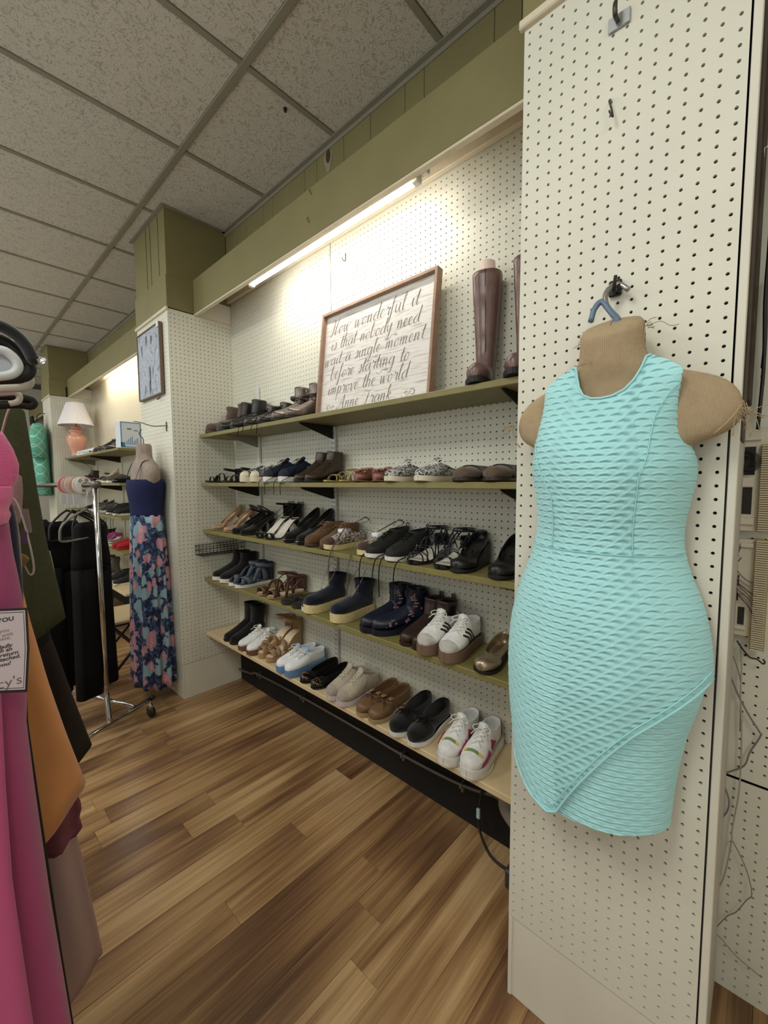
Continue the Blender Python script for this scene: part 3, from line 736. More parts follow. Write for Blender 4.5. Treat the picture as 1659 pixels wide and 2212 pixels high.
# ---------------- shoe materials ----------------
def leather(n, c, rough=0.42, **k): return mat('leather_' + n, c, rough, bump=0.12, bscale=350, vary=0.12, vscale=40, **k)
def suede(n, c): return mat('suede_' + n, c, 0.95, bump=0.25, bscale=700, vary=0.14, vscale=60, sheen=0.3, spec=0.15)
def cloth(n, c, **k): return mat('cloth_' + n, c, 0.9, bump=0.3, bscale=900, vary=0.12, vscale=120, spec=0.2, **k)
def rubber(n, c): return mat('rubber_' + n, c, 0.6, vary=0.05, vscale=30)
def pattern(name, base, spot, kind='voronoi', scale=90.0, lo=0.25, hi=0.35, third=None, rough=0.8, metal=0.0):
    m = mat(name, base, rough, metal); N, L, b = nodes_of(m); tc = N.new('ShaderNodeTexCoord')
    if kind == 'voronoi':
        n = N.new('ShaderNodeTexVoronoi'); n.inputs['Scale'].default_value = scale; out = n.outputs['Distance']
    elif kind == 'ring':
        n = N.new('ShaderNodeTexVoronoi'); n.inputs['Scale'].default_value = scale; s = N.new('ShaderNodeMath'); s.operation = 'SUBTRACT'; s.inputs[1].default_value = 0.34
        a = N.new('ShaderNodeMath'); a.operation = 'ABSOLUTE'; L.new(n.outputs['Distance'], s.inputs[0]); L.new(s.outputs[0], a.inputs[0]); out = a.outputs[0]
    elif kind == 'edge':
        n = N.new('ShaderNodeTexVoronoi'); n.feature = 'DISTANCE_TO_EDGE'; n.inputs['Scale'].default_value = scale; out = n.outputs['Distance']
    else:
        n = N.new('ShaderNodeTexNoise'); n.inputs['Scale'].default_value = scale; n.inputs['Distortion'].default_value = 2.5; n.inputs['Detail'].default_value = 2; out = n.outputs['Fac']
    L.new(tc.outputs['Object'], n.inputs['Vector'])
    r = N.new('ShaderNodeValToRGB'); e = r.color_ramp.elements; e[0].position = lo; e[0].color = col(spot); e[1].position = hi; e[1].color = col(base)
    L.new(out, r.inputs['Fac'])
    if third:
        n3 = N.new('ShaderNodeTexNoise'); n3.inputs['Scale'].default_value = scale*0.6; L.new(tc.outputs['Object'], n3.inputs['Vector'])
        r3 = N.new('ShaderNodeValToRGB'); r3.color_ramp.elements[0].position = 0.55; r3.color_ramp.elements[1].position = 0.6
        r3.color_ramp.elements[0].color = (0,0,0,1); r3.color_ramp.elements[1].color = (1,1,1,1); L.new(n3.outputs['Fac'], r3.inputs['Fac'])
        mx = N.new('ShaderNodeMix'); mx.data_type = 'RGBA'; L.new(r3.outputs['Color'], mx.inputs[0]); L.new(r.outputs['Color'], mx.inputs[6]); mx.inputs[7].default_value = col(third); L.new(mx.outputs[2], b.inputs['Base Color'])
    else: L.new(r.outputs['Color'], b.inputs['Base Color'])
    return m
BLK_SUEDE = suede('black', '#15130f'); BLK_LEA = leather('black', '#1b1a19', 0.38); PATENT = mat('patent_black', '#0c0b0b', 0.12, coat=0.6)
NAVY_PATENT = mat('patent_navy', '#10131f', 0.14, coat=0.6); BLK_CLOTH = cloth('black', '#141312'); BLK_RUB = rubber('black', '#191715')
WHT_LEA = leather('white', '#e4e4e0', 0.5); WHT_RUB = rubber('white', '#dedcd4'); WHT_LACE = cloth('white_lace', '#e6e4dc'); BLK_LACE = cloth('black_lace', '#12110f')
GUM = rubber('gum', '#745f4e'); DKGUM = rubber('dark_gum', '#6a4a36'); BLUE_RUB = rubber('blue', '#6286b2'); CREAM_RUB = rubber('cream', '#d8cfb6'); LILAC = rubber('lilac', '#c9bcbf')
TAUPE = suede('taupe', '#5b4a42'); PEWTER = leather('pewter', '#6f655e', 0.30, metal=0.55); PEWTER2 = leather('dark_pewter', '#4c4743', 0.32, metal=0.45)
BROWNBOOT = leather('boot_brown', '#6b524b', 0.30); DKBROWN = leather('dark_brown', '#33241d', 0.4); SAND_BROWN = leather('sandal_brown', '#5a3b2d', 0.5); TAN = suede('tan', '#a5825c'); TANL = leather('tan', '#735638', 0.5); MOC = suede('moccasin', '#5f4527')
NUDE = leather('nude', '#a98a6c', 0.45); NUDEIN = leather('nude_lining', '#d8c3a4', 0.55); CREAMIN = leather('cream_lining', '#d9d2c4', 0.6); GREYIN = cloth('grey_lining', '#8d8f92')
NAVY = cloth('navy', '#1f2533'); NAVY_SUEDE = suede('navy', '#141829'); NAVY_LEA = leather('navy', '#171c2c', 0.35); SLATE = cloth('slate', '#5d656f'); MINT = mat('mint_flash', '#a9c4a2', 0.5)
ROPE = mat('jute_rope', '#d8c894', 0.9, vary=0.18, vscale=160, bump=0.7, bscale=260); GOLD = mat('gold_metal', '#b28a4a', 0.28, 0.9); GOLDL = leather('gold', '#b09a63', 0.35, metal=0.5)
BEIGE = cloth('beige_knit', '#b6ab99'); BEIGE_S = suede('beige', '#a2968a'); OLIVE_RUB = rubber('olive', '#2f2d25'); BROWN_SUEDE = suede('mule_brown', '#5f5043'); CORK = mat('cork', '#b58f66', 0.8, vary=0.15, vscale=150)
LEOPARD = pattern('leopard_canvas', '#b4b3ae', '#1d2124', 'ring', 95, 0.10, 0.14); PAISLEY = pattern('paisley_canvas', '#4a3630', '#c9c1b6', 'noise', 70, 0.47, 0.52)
SNAKE = pattern('snake_print', '#4a3c30', '#1f1711', 'edge', 140, 0.04, 0.14, rough=0.4); KNIT = pattern('black_knit', '#23241f', '#0e0e0d', 'noise', 120, 0.45, 0.55)
FLORALN = leather('navy_floral', '#181d2e', 0.4); GLITTER = pattern('gold_glitter', '#9a8a70', '#e8dcc0', 'voronoi', 420, 0.22, 0.34, rough=0.32, metal=0.7)
RAINBOW = mat('woven_rainbow', '#c8506a', 0.8)
def rainbow():
    N, L, b = nodes_of(RAINBOW); tc = N.new('ShaderNodeTexCoord'); sp = N.new('ShaderNodeSeparateXYZ'); L.new(tc.outputs['Object'], sp.inputs[0])
    ml = N.new('ShaderNodeMath'); ml.operation = 'MULTIPLY'; ml.inputs[1].default_value = 16; L.new(sp.outputs['Z'], ml.inputs[0])
    ad = N.new('ShaderNodeMath'); ad.operation = 'MULTIPLY_ADD'; ad.inputs[1].default_value = 7; L.new(sp.outputs['X'], ad.inputs[0]); L.new(ml.outputs[0], ad.inputs[2])
    fr = N.new('ShaderNodeMath'); fr.operation = 'FRACT'; L.new(ad.outputs[0], fr.inputs[0])
    r = N.new('ShaderNodeValToRGB'); r.color_ramp.interpolation = 'CONSTANT'; e = r.color_ramp.elements; e[0].color = srgb('#a8386a'); e[1].position = 0.85; e[1].color = srgb('#4a6a9a')
    for p, c in ((.2, '#c8405a'), (.36, '#d88a3a'), (.5, '#d8c060'), (.62, '#7a8a5a'), (.74, '#7a3a7a')): q = e.new(p); q.color = srgb(c)
    L.new(fr.outputs[0], r.inputs['Fac']); L.new(r.outputs['Color'], b.inputs['Base Color'])
rainbow()

TX0 = 1.195
def TY(u, v, x=TX0): return on(u, v, 'X', x)[1]
def two(z, a, b, hd=180, hd2=None, x=TX0, dx=0.0): return [(x, TY(a, 1100, x), z, hd), (x + dx, TY(b, 1100, x), z, hd2 if hd2 is not None else hd)]
def strap_between(U, t, m, root, w=0.012, h=0.006):
    p = U.top(t); wd = U.topw(t); obj('strap', band((p[0], wd*1.03, p[2] - wd*0.9), (p[0], -wd*1.03, p[2] - wd*0.9), wd*0.9 + 0.004, w), m, root, world=False, solid=0.003)

# ===== shelf 1 (topmost) =====
z1, z2, z3, z4, z5 = SZ
r, U = boot('slouch_boot', TAUPE, rubber('brown', '#4a3a30'), L=0.235, shaft_h=0.165, sw=0.042, slouch=0.003, toe_h=0.042, ts=0.016)
place_pair(r, two(z1, 450, 474), 'taupe suede slouch boot, top shelf', 'boot')
r, U = boot('ankle_boot', BLK_LEA, BLK_RUB, L=0.235, hh=0.03, shaft_h=0.145, sw=0.041, toe_h=0.038, wt=0.35)
place_pair(r, two(z1, 480, 503), 'black ankle boot with shiny toe, top shelf', 'boot')
r, U = boot('lace_boot', PEWTER2, BLK_RUB, L=0.235, hh=0.015, shaft_h=0.10, sw=0.036, toe_h=0.036, wt=0.4)
lc = laces(U, 5.2, 8.5, 4, BLK_LACE, r); m_ = MB(); e = U.top(8.3, .003)
for sg in (-1, 1): m_.tube(crom([e, e + (.05, sg*.022, -.03), (0.20, sg*.036, 0.05), (0.248, sg*.026, 0.004), (0.262, sg*.03, -0.045 + .01*sg)], 18), 0.0018, 5)
obj('loose_lace', m_, BLK_LACE, r, world=False)
place_pair(r, two(z1, 532, 561), 'dark pewter lace-up bootie with hanging laces', 'boot')
r, U = boot('buckle_boot', PEWTER, BLK_RUB, L=0.24, hh=0.03, shaft_h=0.15, sw=0.040, toe_h=0.040, wt=0.4)
zb = 0.04
for dz, tl in ((0.085, 0.15), (0.105, -0.25)):
    obj('strap', loop(0.055, zb + dz, 0.062, 0.040, 0.012, tilt=tl), PEWTER2, r, world=False, solid=0.003)
for dz in (0.08, 0.11):
    m_ = MB(); m_.tube([(0.075, 0.038, zb+dz-.008), (0.093, 0.034, zb+dz-.008), (0.093, 0.034, zb+dz+.010), (0.075, 0.038, zb+dz+.010)], 0.0016, 5, closed=True); obj('buckle', m_, mat('steel_buckle', '#a8a49c', 0.25, 0.9), r, world=False)
place_pair(r, two(z1, 591, 622), 'shiny pewter ankle boot with buckled straps', 'boot')
r, U = boot('riding_boot', BROWNBOOT, BLK_RUB, L=0.265, shaft_h=0.40, sw=0.052, toe_h=0.048, ts=0.016, wt=0.6, flare=1.12, slouch=0.002)
m_ = MB(); m_.tube(crom([U.top(14, .003) + (-.001, .004, 0), U.top(17, .002) + (0, .002, 0), U.top(21, 0)], 14), 0.0016, 5); obj('front_seam', m_, DKBROWN, r, world=False)
pk = MB(); pk.tube([(0.045, 0, 0.34), (0.045, 0, 0.40), (0.045, .0, 0.462), (0.045, 0, 0.468)], [0.030, 0.030, 0.027, 0.016], 14); obj('stuffing', pk, mat('pink_tissue', '#e6cfc4', 0.9, bump=0.8, bscale=120), r, world=False)
place_pair(r, [(1.205, 0.720, z1, 200), (1.195, 0.585, z1, 193)], 'tall brown riding boot', 'boot', names=('with pink stuffing fully in view', 'half hidden by the near pillar'))

# ===== shelf 2 =====
r = sandal('strappy_sandal', BLK_RUB, BLK_LEA, [('band', 0.20, 0.195, 0.030, 0.010, 0), ('band', 0.17, 0.16, 0.040, 0.012, .01), ('band', 0.13, 0.15, 0.052, 0.010, .01), ('loop', 0.055, 0.070, 0.062, 0.034, 0.012, 0.15)], BLK_SUEDE, counter=(0.085, BLK_SUEDE), ts=0.010)[0]
place_pair(r, two(z2, 446, 482, 178), 'black strappy sandal, second shelf, far end', 'sandal')
r, U = sneaker('espadrille_sneaker', pattern('black_white_canvas', '#2a2a2a', '#c9c9c4', 'noise', 60, .42, .46), CREAM_RUB, ts=0.026, toecap=CREAM_RUB, lm=WHT_LACE, toe_h=0.034, throat=(.12, .098), heel=0.07)
place_pair(r, two(z2, 521, 543), 'black and white sneaker with cream toe', 'shoe')
r, U = sneaker('running_shoe', NAVY, WHT_RUB, ts=0.024, sole2=GREYIN, lm=BLK_LACE, swoosh=MINT, toecap=cloth('dark_slate', '#30353d'), toe_h=0.040, heeltab=MINT, tongue=NAVY)
m_ = MB(); e = U.top(8, .002)
for sg in (-1, 1): m_.tube(crom([e, e + (.05, sg*.035, -.03), (.22, sg*.045, .03), (.262, sg*.03, .001), (.266, sg*.03, -.06)], 16), 0.0016, 5)
obj('loose_lace', m_, BLK_LACE, r, world=False)
place_pair(r, two(z2, 571, 604), 'navy running shoe with mint side flash and white sole', 'shoe')
r, U = boot('snakeskin_bootie', SNAKE, BLK_RUB, L=0.23, hh=0.035, shaft_h=0.105, sw=0.034, toe_h=0.030, wt=0.35)
place_pair(r, two(z2, 637, 660), 'brown snakeskin bootie with dark sole on the second shelf', 'boot')
r = sandal('thong_sandal', GOLDL, GOLDL, [('band', 0.20, 0.18, 0.028, 0.006, 0), ('band', 0.17, 0.19, 0.030, 0.006, 0), ('band', 0.15, 0.12, 0.042, 0.006, 0), ('band', 0.11, 0.14, 0.042, 0.006, 0), ('loop', 0.05, 0.05, 0.055, 0.033, 0.006, 0.1)], GOLDL, ts=0.007)[0]
place_pair(r, two(z2, 702, 735), 'flat gold strappy sandal on the second shelf', 'sandal')
r, U, bs, wf_ = pump('floral_mule', mat('rose_metallic', '#7d5148', 0.4, 0.4), leather('mule_sole', '#6a4a3a'), L=0.245, hh=0.012, toe_h=0.036, throat=(.150, .050), heelz=0.030, im=leather('maroon_lining', '#4a2c30', 0.5), wb=.043, wh=.032, wt=.8)
m_ = MB()
for k in range(30):
    tt = 2.0 + rng.rand()*5.4; a = (rng.rand() - .5)*0.5; i = int(tt/(U.K-1)*(U.n-1)); q = U.ring(i, 72, .002)[int(a*72) % 72]
    for j in range(4):
        an = rng.rand()*6.28; m_.tube([q, np.array(q) + (.008*math.cos(an), .008*math.sin(an), .008)], [.004, .0008], 5)
obj('petal_trim', m_, mat('rose_gold_petals', '#b98a7c', 0.35, 0.5), r, world=False)
mb = MB(); G = []
for f in np.linspace(0, 1, 6): G.append([(0.02 - .012*f + 0.012*math.cos(a) , .030*math.sin(a), .014 + .040*f) for a in np.linspace(1.6, 4.7, 9)])
mb.grid(np.array(G)); obj('folded_heel', mb, MATS['leather_maroon_lining'], r, world=False, solid=.003)
place_pair(r, two(z2, 768, 808), 'rose metallic slip-on covered with small petals', 'shoe')
r, U = sneaker('leopard_sneaker', LEOPARD, CREAM_RUB, L=0.255, ts=0.017, lm=WHT_LACE, toe_h=0.032, throat=(.14, .070), heel=0.055, wb=.044, tongue=LEOPARD)
place_pair(r, two(z2, 837, 903, 183), 'grey leopard print sneaker with cream sole', 'shoe')
r, U, bs, wf_ = pump('suede_mule', BROWN_SUEDE, DKBROWN, L=0.25, hh=0.012, ts=0.010, toe_h=0.036, throat=(.150, .046), heelz=0.034, im=leather('mule_lining', '#3a2c24'), wb=.046, wh=.033, wt=.9)
strap_between(U, 6.2, DKBROWN, r, .016)
place_pair(r, two(z2, 989, 1057, 185), 'brown suede slip-on mule, second shelf', 'shoe')

# ===== shelf 3 =====
r, U, bs, wf_ = pump('slingback_pump', NUDE, NUDE, L=.22, hh=0.105, toe_h=0.026, wt=.35, throat=(.158, .034), heelz=0.050, im=NUDEIN, heelw=.008)
place_pair(r, two(z3, 455, 481), 'nude high-heeled pump, third shelf', 'shoe')
r, U, bs, wf_ = pump('ankle_strap_pump', BLK_SUEDE, BLK_RUB, L=.23, hh=0.08, toe_h=0.030, wt=.15, throat=(.15, .045), heelz=0.045, heelw=.017)
for k, tl in ((.046, .30), (.052, .62)): obj('ankle_strap', loop(.056, bs(0) + k, .052, .031, .009, tilt=tl), BLK_SUEDE, r, world=False, solid=.0025)
place_pair(r, two(z3, 499, 517), 'black suede pointed pump with looped ankle strap', 'shoe')
r = sandal('bow_heel', BLK_SUEDE, CREAMIN, [('band', .205, .20, .028, .022, 0), ('link', (.205, .036, .03), (.02, .024, .175), .006), ('loop', .045, .075, .046, .030, .012, .1)], BLK_SUEDE, hh=.10, heelw=.008, counter=(.08, BLK_SUEDE), L=.225, ts=.006)[0]
m_ = MB()
for sg in (-1, 1): m_.tube(crom([(.0, 0, .18), (-.006, sg*.018, .196), (-.004, sg*.030, .182), (0, sg*.016, .174), (0, 0, .18)], 12), .002, 5)
obj('bow', m_, BLK_SUEDE, r, world=False)
place_pair(r, two(z3, 552, 572), 'black open-toe heel with ankle bow', 'shoe')
r, U, bs, wf_ = pump('wedge_pump', BLK_SUEDE, BLK_SUEDE, L=.23, hh=0.10, toe_h=0.034, wt=.7, throat=(.15, .05), heelz=0.055, wedge=True, plat=.012)
m_ = MB(); m_.bbox(.215, .236, -.014, .014, .016, .021, .001); obj('metal_bar', m_, mat('steel_trim', '#9a9a9a', .3, .9), r, world=False)
place_pair(r, two(z3, 612, 640), 'black suede wedge pump standing beside the shelf standard', 'shoe')
r, U = sneaker('moccasin_bootie', MOC, rubber('moc_sole', '#4a3526'), L=.235, ts=.012, toe_h=.040, throat=(.11, .098), heel=.095, lm=suede('moc_lace', '#7d5a34'), rows=3, wt=.9, shaft=[(.10, .115, .004, .108, .030)])
obj('moc_seam', U.mesh(1.6, 2.2, .002), suede('moc_seam', '#6a431e'), r, world=False)
place_pair(r, two(z3, 659, 692), 'tan suede moccasin bootie with leather bow', 'shoe')
r, U = sneaker('lace_up_espadrille', PAISLEY, ROPE, L=.235, ts=.020, toe_h=.034, throat=(.12, .085), heel=.075, im=CREAMIN, toecap=suede('espadrille_toe', '#4a352e'))
m_ = MB(); m_.bbox(.095, .15, -.020, .020, .070, .090, .004); obj('paper_filler', m_, mat('white_paper', '#dfe3e6', .8), r, world=False)
m_ = MB(); e = U.top(7.8, .002)
m_.tube(crom([e + (0, .02, 0), (.16, .05, .10), (.21, .055, .05), (.242, .05, .004), (.258, .05, -.06), (.258, .055, -.15)], 22), .0036, 6, flat=.3); m_.tube(crom([e + (0, -.02, 0), (.0, -.03, .12), (-.01, 0, .135), (0, .03, .12), e + (0, .02, 0)], 16), .0036, 6, flat=.3)
obj('ribbon_tie', m_, suede('taupe_ribbon', '#5a4a40'), r, world=False)
place_pair(r, two(z3, 701, 775, 178), 'brown paisley espadrille with hanging ribbon ties', 'shoe')
r, U = sneaker('knit_sneaker', KNIT, WHT_RUB, L=.25, ts=.015, toe_h=.038, throat=(.118, .098), heel=.09, lm=BLK_LACE, bow=False, pulltab=BLK_CLOTH, shaft=[(.108, .108, .0, .112, .028)])
m_ = MB()
for sg in (-1, 1): m_.tube(crom([(.2, sg*.048, .02), (.245, sg*.04, .003), (.262, sg*.038, -.05), (.262, sg*.036, -.14)], 14), .0022, 5)
obj('loose_lace', m_, BLK_LACE, r, world=False)
place_pair(r, two(z3, 793, 837, 180), 'black knit slip-on sneaker with white sole', 'shoe')
r = sandal('caged_sandal', NAVY_PATENT, CREAMIN, [('band', .205, .185, .030, .007, 0), ('band', .18, .205, .034, .007, 0), ('band', .185, .14, .045, .007, 0), ('band', .14, .165, .050, .007, .01), ('band', .13, .09, .066, .008, .005), ('band', .10, .13, .070, .008, .01), ('link', (.16, .03, .055), (.075, .034, .12), .007), ('link', (.12, .036, .06), (.04, .032, .12), .007), ('link', (.09, .034, .06), (.02, .028, .12), .007), ('link', (.05, .032, .05), (.085, .034, .125), .007), ('link', (.02, .028, .06), (.05, .035, .125), .007), ('loop', .052, .078, .055, .036, .012, .05)], NAVY_PATENT, hh=.035, wedge=True, counter=(.05, NAVY_PATENT), L=.235, ts=.012, wb=.044)[0]
place_pair(r, two(z3, 886, 946, 182), 'shiny navy patent caged sandal', 'sandal')
r, U, bs, wf_ = pump('round_toe_flat', BLK_LEA, BLK_RUB, L=.25, hh=.07, ts=.010, toe_h=.036, wt=.8, throat=(.178, .036), heelz=.045, im=leather('dark_insole', '#2a2825'), wb=.044, wh=.034, wedge=True, wcol=.033)
obj('toe_seam', U.mesh(2.6, 3.3, .0014), leather('seam_grey', '#34322f', .45), r, world=False)
m_ = MB()
for dx, dy, an in ((.03, 0, .5), (.045, .002, -.5), (.02, -.002, .1)):
    m_.tube([(.09+dx-.018*math.cos(an), dy-.012*math.sin(an), bs(.1)+.0045), (.09+dx+.018*math.cos(an), dy+.012*math.sin(an), bs(.1)+.0045)], .0016, 5)
obj('insole_mark', m_, BLK_RUB, r, world=False)
place_pair(r, two(z3, 985, 1072, 188), 'black leather round-toe flat, third shelf', 'shoe')

# ===== shelf 4 =====
r, U = sneaker('slip_on_high_top', BLK_SUEDE, WHT_RUB, L=.245, ts=.022, toe_h=.036, throat=(.115, .105), heel=.10, shaft=[(.105, .125, .0, .125, .031), (.100, .150, -.004, .150, .036), (.100, .172, -.006, .172, .040)])
place_pair(r, two(z4, 454, 470), 'black suede high-top slip-on with white sole', 'shoe')
r = sandal('cross_strap_sandal', WHT_RUB, cloth('slate_footbed', '#454e5a'), [('band', .215, .165, .042, .040, .0), ('band', .165, .215, .034, .030, .0), ('band', .15, .06, .09, .032, .02), ('band', .06, .15, .085, .030, .02), ('loop', .05, .095, .056, .036, .022, .15)], SLATE, ts=.020, counter=(.11, cloth('dark_slate2', '#33363d')), L=.245)[0]
place_pair(r, two(z4, 489, 503), 'slate blue sandal with wide crossed straps', 'sandal')
r = sandal('brown_strap_sandal', leather('cork_edge', '#a58a6a'), NUDEIN, [('band', .21, .205, .034, .038, 0), ('band', .15, .10, .06, .018, .01), ('band', .10, .15, .06, .018, .01), ('link', (.11, .036, .04), (.03, .03, .10), .014), ('loop', .05, .085, .054, .036, .014, .2)], SAND_BROWN, ts=.012, counter=(.085, SAND_BROWN), L=.24)[0]
place_pair(r, two(z4, 551, 573), 'dark brown crossed-strap sandal with tan footbed', 'sandal')
r = sandal('flip_flop', OLIVE_RUB, OLIVE_RUB, [('band', .19, .19, .03, .008, .0), ('link', (.185, .004, .035), (.09, .036, .02), .008)], OLIVE_RUB, ts=.018, L=.245, wb=.043)[0]
place_pair(r, two(z4, 604, 627), 'dark olive flip-flop', 'sandal')
r, U = sneaker('low_sneaker', BLK_SUEDE, WHT_RUB, L=.245, ts=.018, toe_h=.036, throat=(.12, .09), heel=.07)
place_pair(r, [(TX0, TY(650, 1100), z4, 180)], 'black sneaker with thin white sole half hidden by the navy boots', 'shoe')
r, U = boot('espadrille_boot', NAVY_SUEDE, ROPE, L=.25, ts=.038, shaft_h=.125, sw=.056, toe_h=.040, wt=.95, wb=.048, wh=.036, hh=0.0)
obj('welt_band', U.mesh(0.0, 12.0, .0022, .30, .70), NAVY_LEA, r, world=False)
m_ = MB(); e = U.top(5.4, .002)
for sg in (-1, 1): m_.tube(crom([e + (0, sg*.012, 0), e + (-.035, sg*.026, .05), e + (-.07, sg*.030, .10), e + (-.085, sg*.02, .115)], 12), .0018, 5)
obj('cord', m_, mat('grey_cord', '#9a9382', .8), r, world=False)
place_pair(r, two(z4, 655, 714, 181), 'navy suede boot with thick straw-coloured rope sole', 'boot')
r, U = boot('embroidered_boot', FLORALN, NAVY_LEA, L=.25, hh=.02, ts=.022, shaft_h=.135, sw=.052, toe_h=.042, wt=.85, wb=.045, wedge=True)
obj('collar_band', U.mesh(14.2, 99, .002), NAVY_LEA, r, world=False)
FLW = [mat('rose_stitch', '#b0606c', .8), mat('pale_stitch', '#a9b0b4', .8), mat('green_stitch', '#4f7a70', .8)]
for fi, fm_ in enumerate(FLW):
    m_ = MB()
    for (tt, aa) in ((6.2, .30), (8.0, .22), (13.5, .20), (4.6, .24), (14.5, .14), (7.0, .70), (8.4, .78), (13.5, .80), (4.6, .76), (14.5, .86)):
        for k in range(5):
            i = int(np.clip(tt + rng.randn()*.35, 0, U.K-1)/(U.K-1)*(U.n-1)); q = np.array(U.ring(i, 72, .0016)[int((aa + rng.randn()*.022)*72) % 72])
            for an in np.linspace(0, 6.283, 5 if fi == 0 else 3)[:-1] if fi < 2 else (0,):
                m_.lathe([(.0026, -.001), (.0022, .0012), (.0006, .0018)], q + .0032*np.array([math.cos(an), 0, math.sin(an)]), 6)
    obj('embroidery', m_, fm_, r, world=False)['kind'] = 'stuff'
place_pair(r, [(TX0 + .005, TY(775, 1100), z4, 168), (TX0 - .01, TY(803, 1100), z4, 152)], 'navy lace boot with embroidered flowers', 'boot')
r, U = boot('chelsea_boot', DKBROWN, DKBROWN, L=.24, hh=.012, ts=.010, shaft_h=.13, sw=.038, toe_h=.038, wt=.6)
for sd in (0, 1):
    a = [(12.6, .22), (15.2, .24)]; a = [(t, 1-q) for t, q in a] if sd else a
    obj('elastic_gore', U.side_patch(a, .0015, 6, .030), BLK_CLOTH, r, world=False)
m_ = MB(); p = np.array([U.Bs[-1][0], 0, U.Bs[-1][1]]); m_.bbox(p[0]-.004, p[0], -.010, .010, p[2]-.03, p[2]+.018, .001); obj('pull_tab', m_, DKBROWN, r, world=False)
place_pair(r, two(z4, 866, 893, 176), 'dark brown leather chelsea boot with pull tab', 'boot')
r, U = sneaker('striped_sneaker', WHT_LEA, GUM, L=.262, ts=.034, toe_h=.036, throat=(.130, .118), heel=.095, lm=WHT_LACE, rows=6, stripes=mat('black_stripe', '#151515', .5), toecap=suede('grey_toe', '#b9b6ae'), tongue=WHT_LEA, im=GREYIN, heeltab=BLK_LEA, wb=.046, wh=.035, wt=.9, grow=.0022)
place_pair(r, two(z4, 911, 961, 186, x=1.190), 'white sneaker with three black stripes', 'shoe')
r, U, bs, wf_ = pump('glitter_flat', GLITTER, BLK_RUB, L=.25, hh=.012, ts=.008, toe_h=.036, wt=.95, throat=(.175, .036), heelz=.05, im=leather('glitter_insole', '#6a5a48'), wb=.044, wh=.032)
place_pair(r, [(1.20, TY(1042, 1100, 1.2), z4, 188)], 'gold glitter ballet flat at the near end of the fourth shelf', 'shoe')

# ===== shelf 5 (raw wood) =====
r, U = boot('suede_ankle_boot', BLK_SUEDE, BLK_RUB, L=.24, hh=.035, shaft_h=.165, sw=.056, toe_h=.038, wt=.6)
m_ = MB(); p = np.array([U.Bs[-1][0], 0, U.Bs[-1][1]]); m_.tube(crom([p + (0, -.006, -.03), p + (-.03, 0, -.012), p + (0, .006, -.03)], 8), .004, 5, flat=.4); obj('pull_tab', m_, BLK_SUEDE, r, world=False)
place_pair(r, two(z5, 474, 487), 'black suede ankle boot, lowest shelf', 'boot')
r, U = sneaker('court_sneaker', WHT_LEA, DKGUM, L=.25, ts=.024, toe_h=.034, throat=(.12, .105), heel=.078, lm=WHT_LACE, tongue=WHT_LEA, patches=[('side_patch', [(7.2, .27), (8.2, .27)], .010, BLK_LEA)])
place_pair(r, two(z5, 506, 524), 'white leather sneaker with brown gum sole', 'shoe')
r = sandal('chain_wedge', TAN, NUDEIN, [('band', .20, .19, .034, .032, 0), ('band', .14, .13, .058, .026, .01), ('band', .165, .165, .046, .016, 0), ('loop', .05, .07, .054, .035, .020, .25)], TAN, hh=.10, plat=.022, wedge=True, counter=(.075, TAN), L=.225, wb=.043, ts=.008)[0]
m_ = MB()
for k in range(10):
    c = np.array([.205 - k*.008, .014*math.sin(k*2.1), .073 + .0045*k + .004*(k % 2)]); m_.tube([c + .0065*np.array([math.cos(a), math.sin(a)*(k % 2), math.sin(a)*((k+1) % 2)]) for a in np.linspace(0, 6.283, 10)[:-1]], .0022, 5, closed=True)
obj('chain', m_, GOLD, r, world=False)
m_ = MB(); m_.bbox(.0, .2355, -.044, .044, 0.0, .006, .002); 
place_pair(r, two(z5, 550, 567), 'tan suede wedge sandal with gold chain', 'sandal')
r, U = sneaker('platform_sneaker', cloth('white_canvas', '#e8eaea'), BLUE_RUB, L=.255, ts=.030, toe_h=.036, throat=(.132, .100), heel=.085, lm=WHT_LACE, tongue=cloth('pale_blue', '#8fb4dc'), eyelet=mat('nickel_eyelet', '#777c80', .35, .8), wt=.95, wb=.046, rows=6, im=cloth('white_in', '#c9cbc8'), heeltab=mat('blue_tab', '#5d86bd', .6), grow=.0022)
place_pair(r, two(z5, 590, 608, 180, x=1.19), 'white canvas sneaker with pale blue platform sole', 'shoe')
r, U, bs, wf_ = pump('ballet_flat', BLK_CLOTH, BLK_RUB, L=.24, hh=.008, ts=.006, toe_h=.032, wt=.8, throat=(.175, .034), heelz=.048, im=leather('flat_insole', '#2a2420'))
obj('patent_toe', U.mesh(0, 4.2, .0014), PATENT, r, world=False)
m_ = MB()
for k in range(22):
    tt = 1.6 + rng.rand()*2.4; i = int(tt/(U.K-1)*(U.n-1)); q = U.ring(i, 72, .002)[int((rng.rand() - .5)*34) % 72]; m_.lathe([(.0026, 0), (.0018, .0018), (.0002, .0024)], q, 6)
obj('stud', m_, GOLD, r, world=False)
place_pair(r, two(z5, 642, 666), 'black ballet flat with studded patent toe', 'shoe')
r, U = sneaker('knit_trainer', BEIGE, LILAC, L=.255, ts=.019, toe_h=.042, throat=(.125, .112), heel=.085, lm=cloth('beige_lace', '#cdc4b2'), rows=6, bow=False, toecap=BEIGE_S, tongue=BEIGE, im=GREYIN, pulltab=cloth('beige_tab', '#bdb3a2'), patches=[('side_overlay', [(4.6, .30), (6.4, .22), (8.2, .16)], .012, leather('beige_over', '#c4baa8', .5))])
place_pair(r, two(z5, 701, 725, 180), 'beige knit trainer with pale lilac sole', 'shoe')
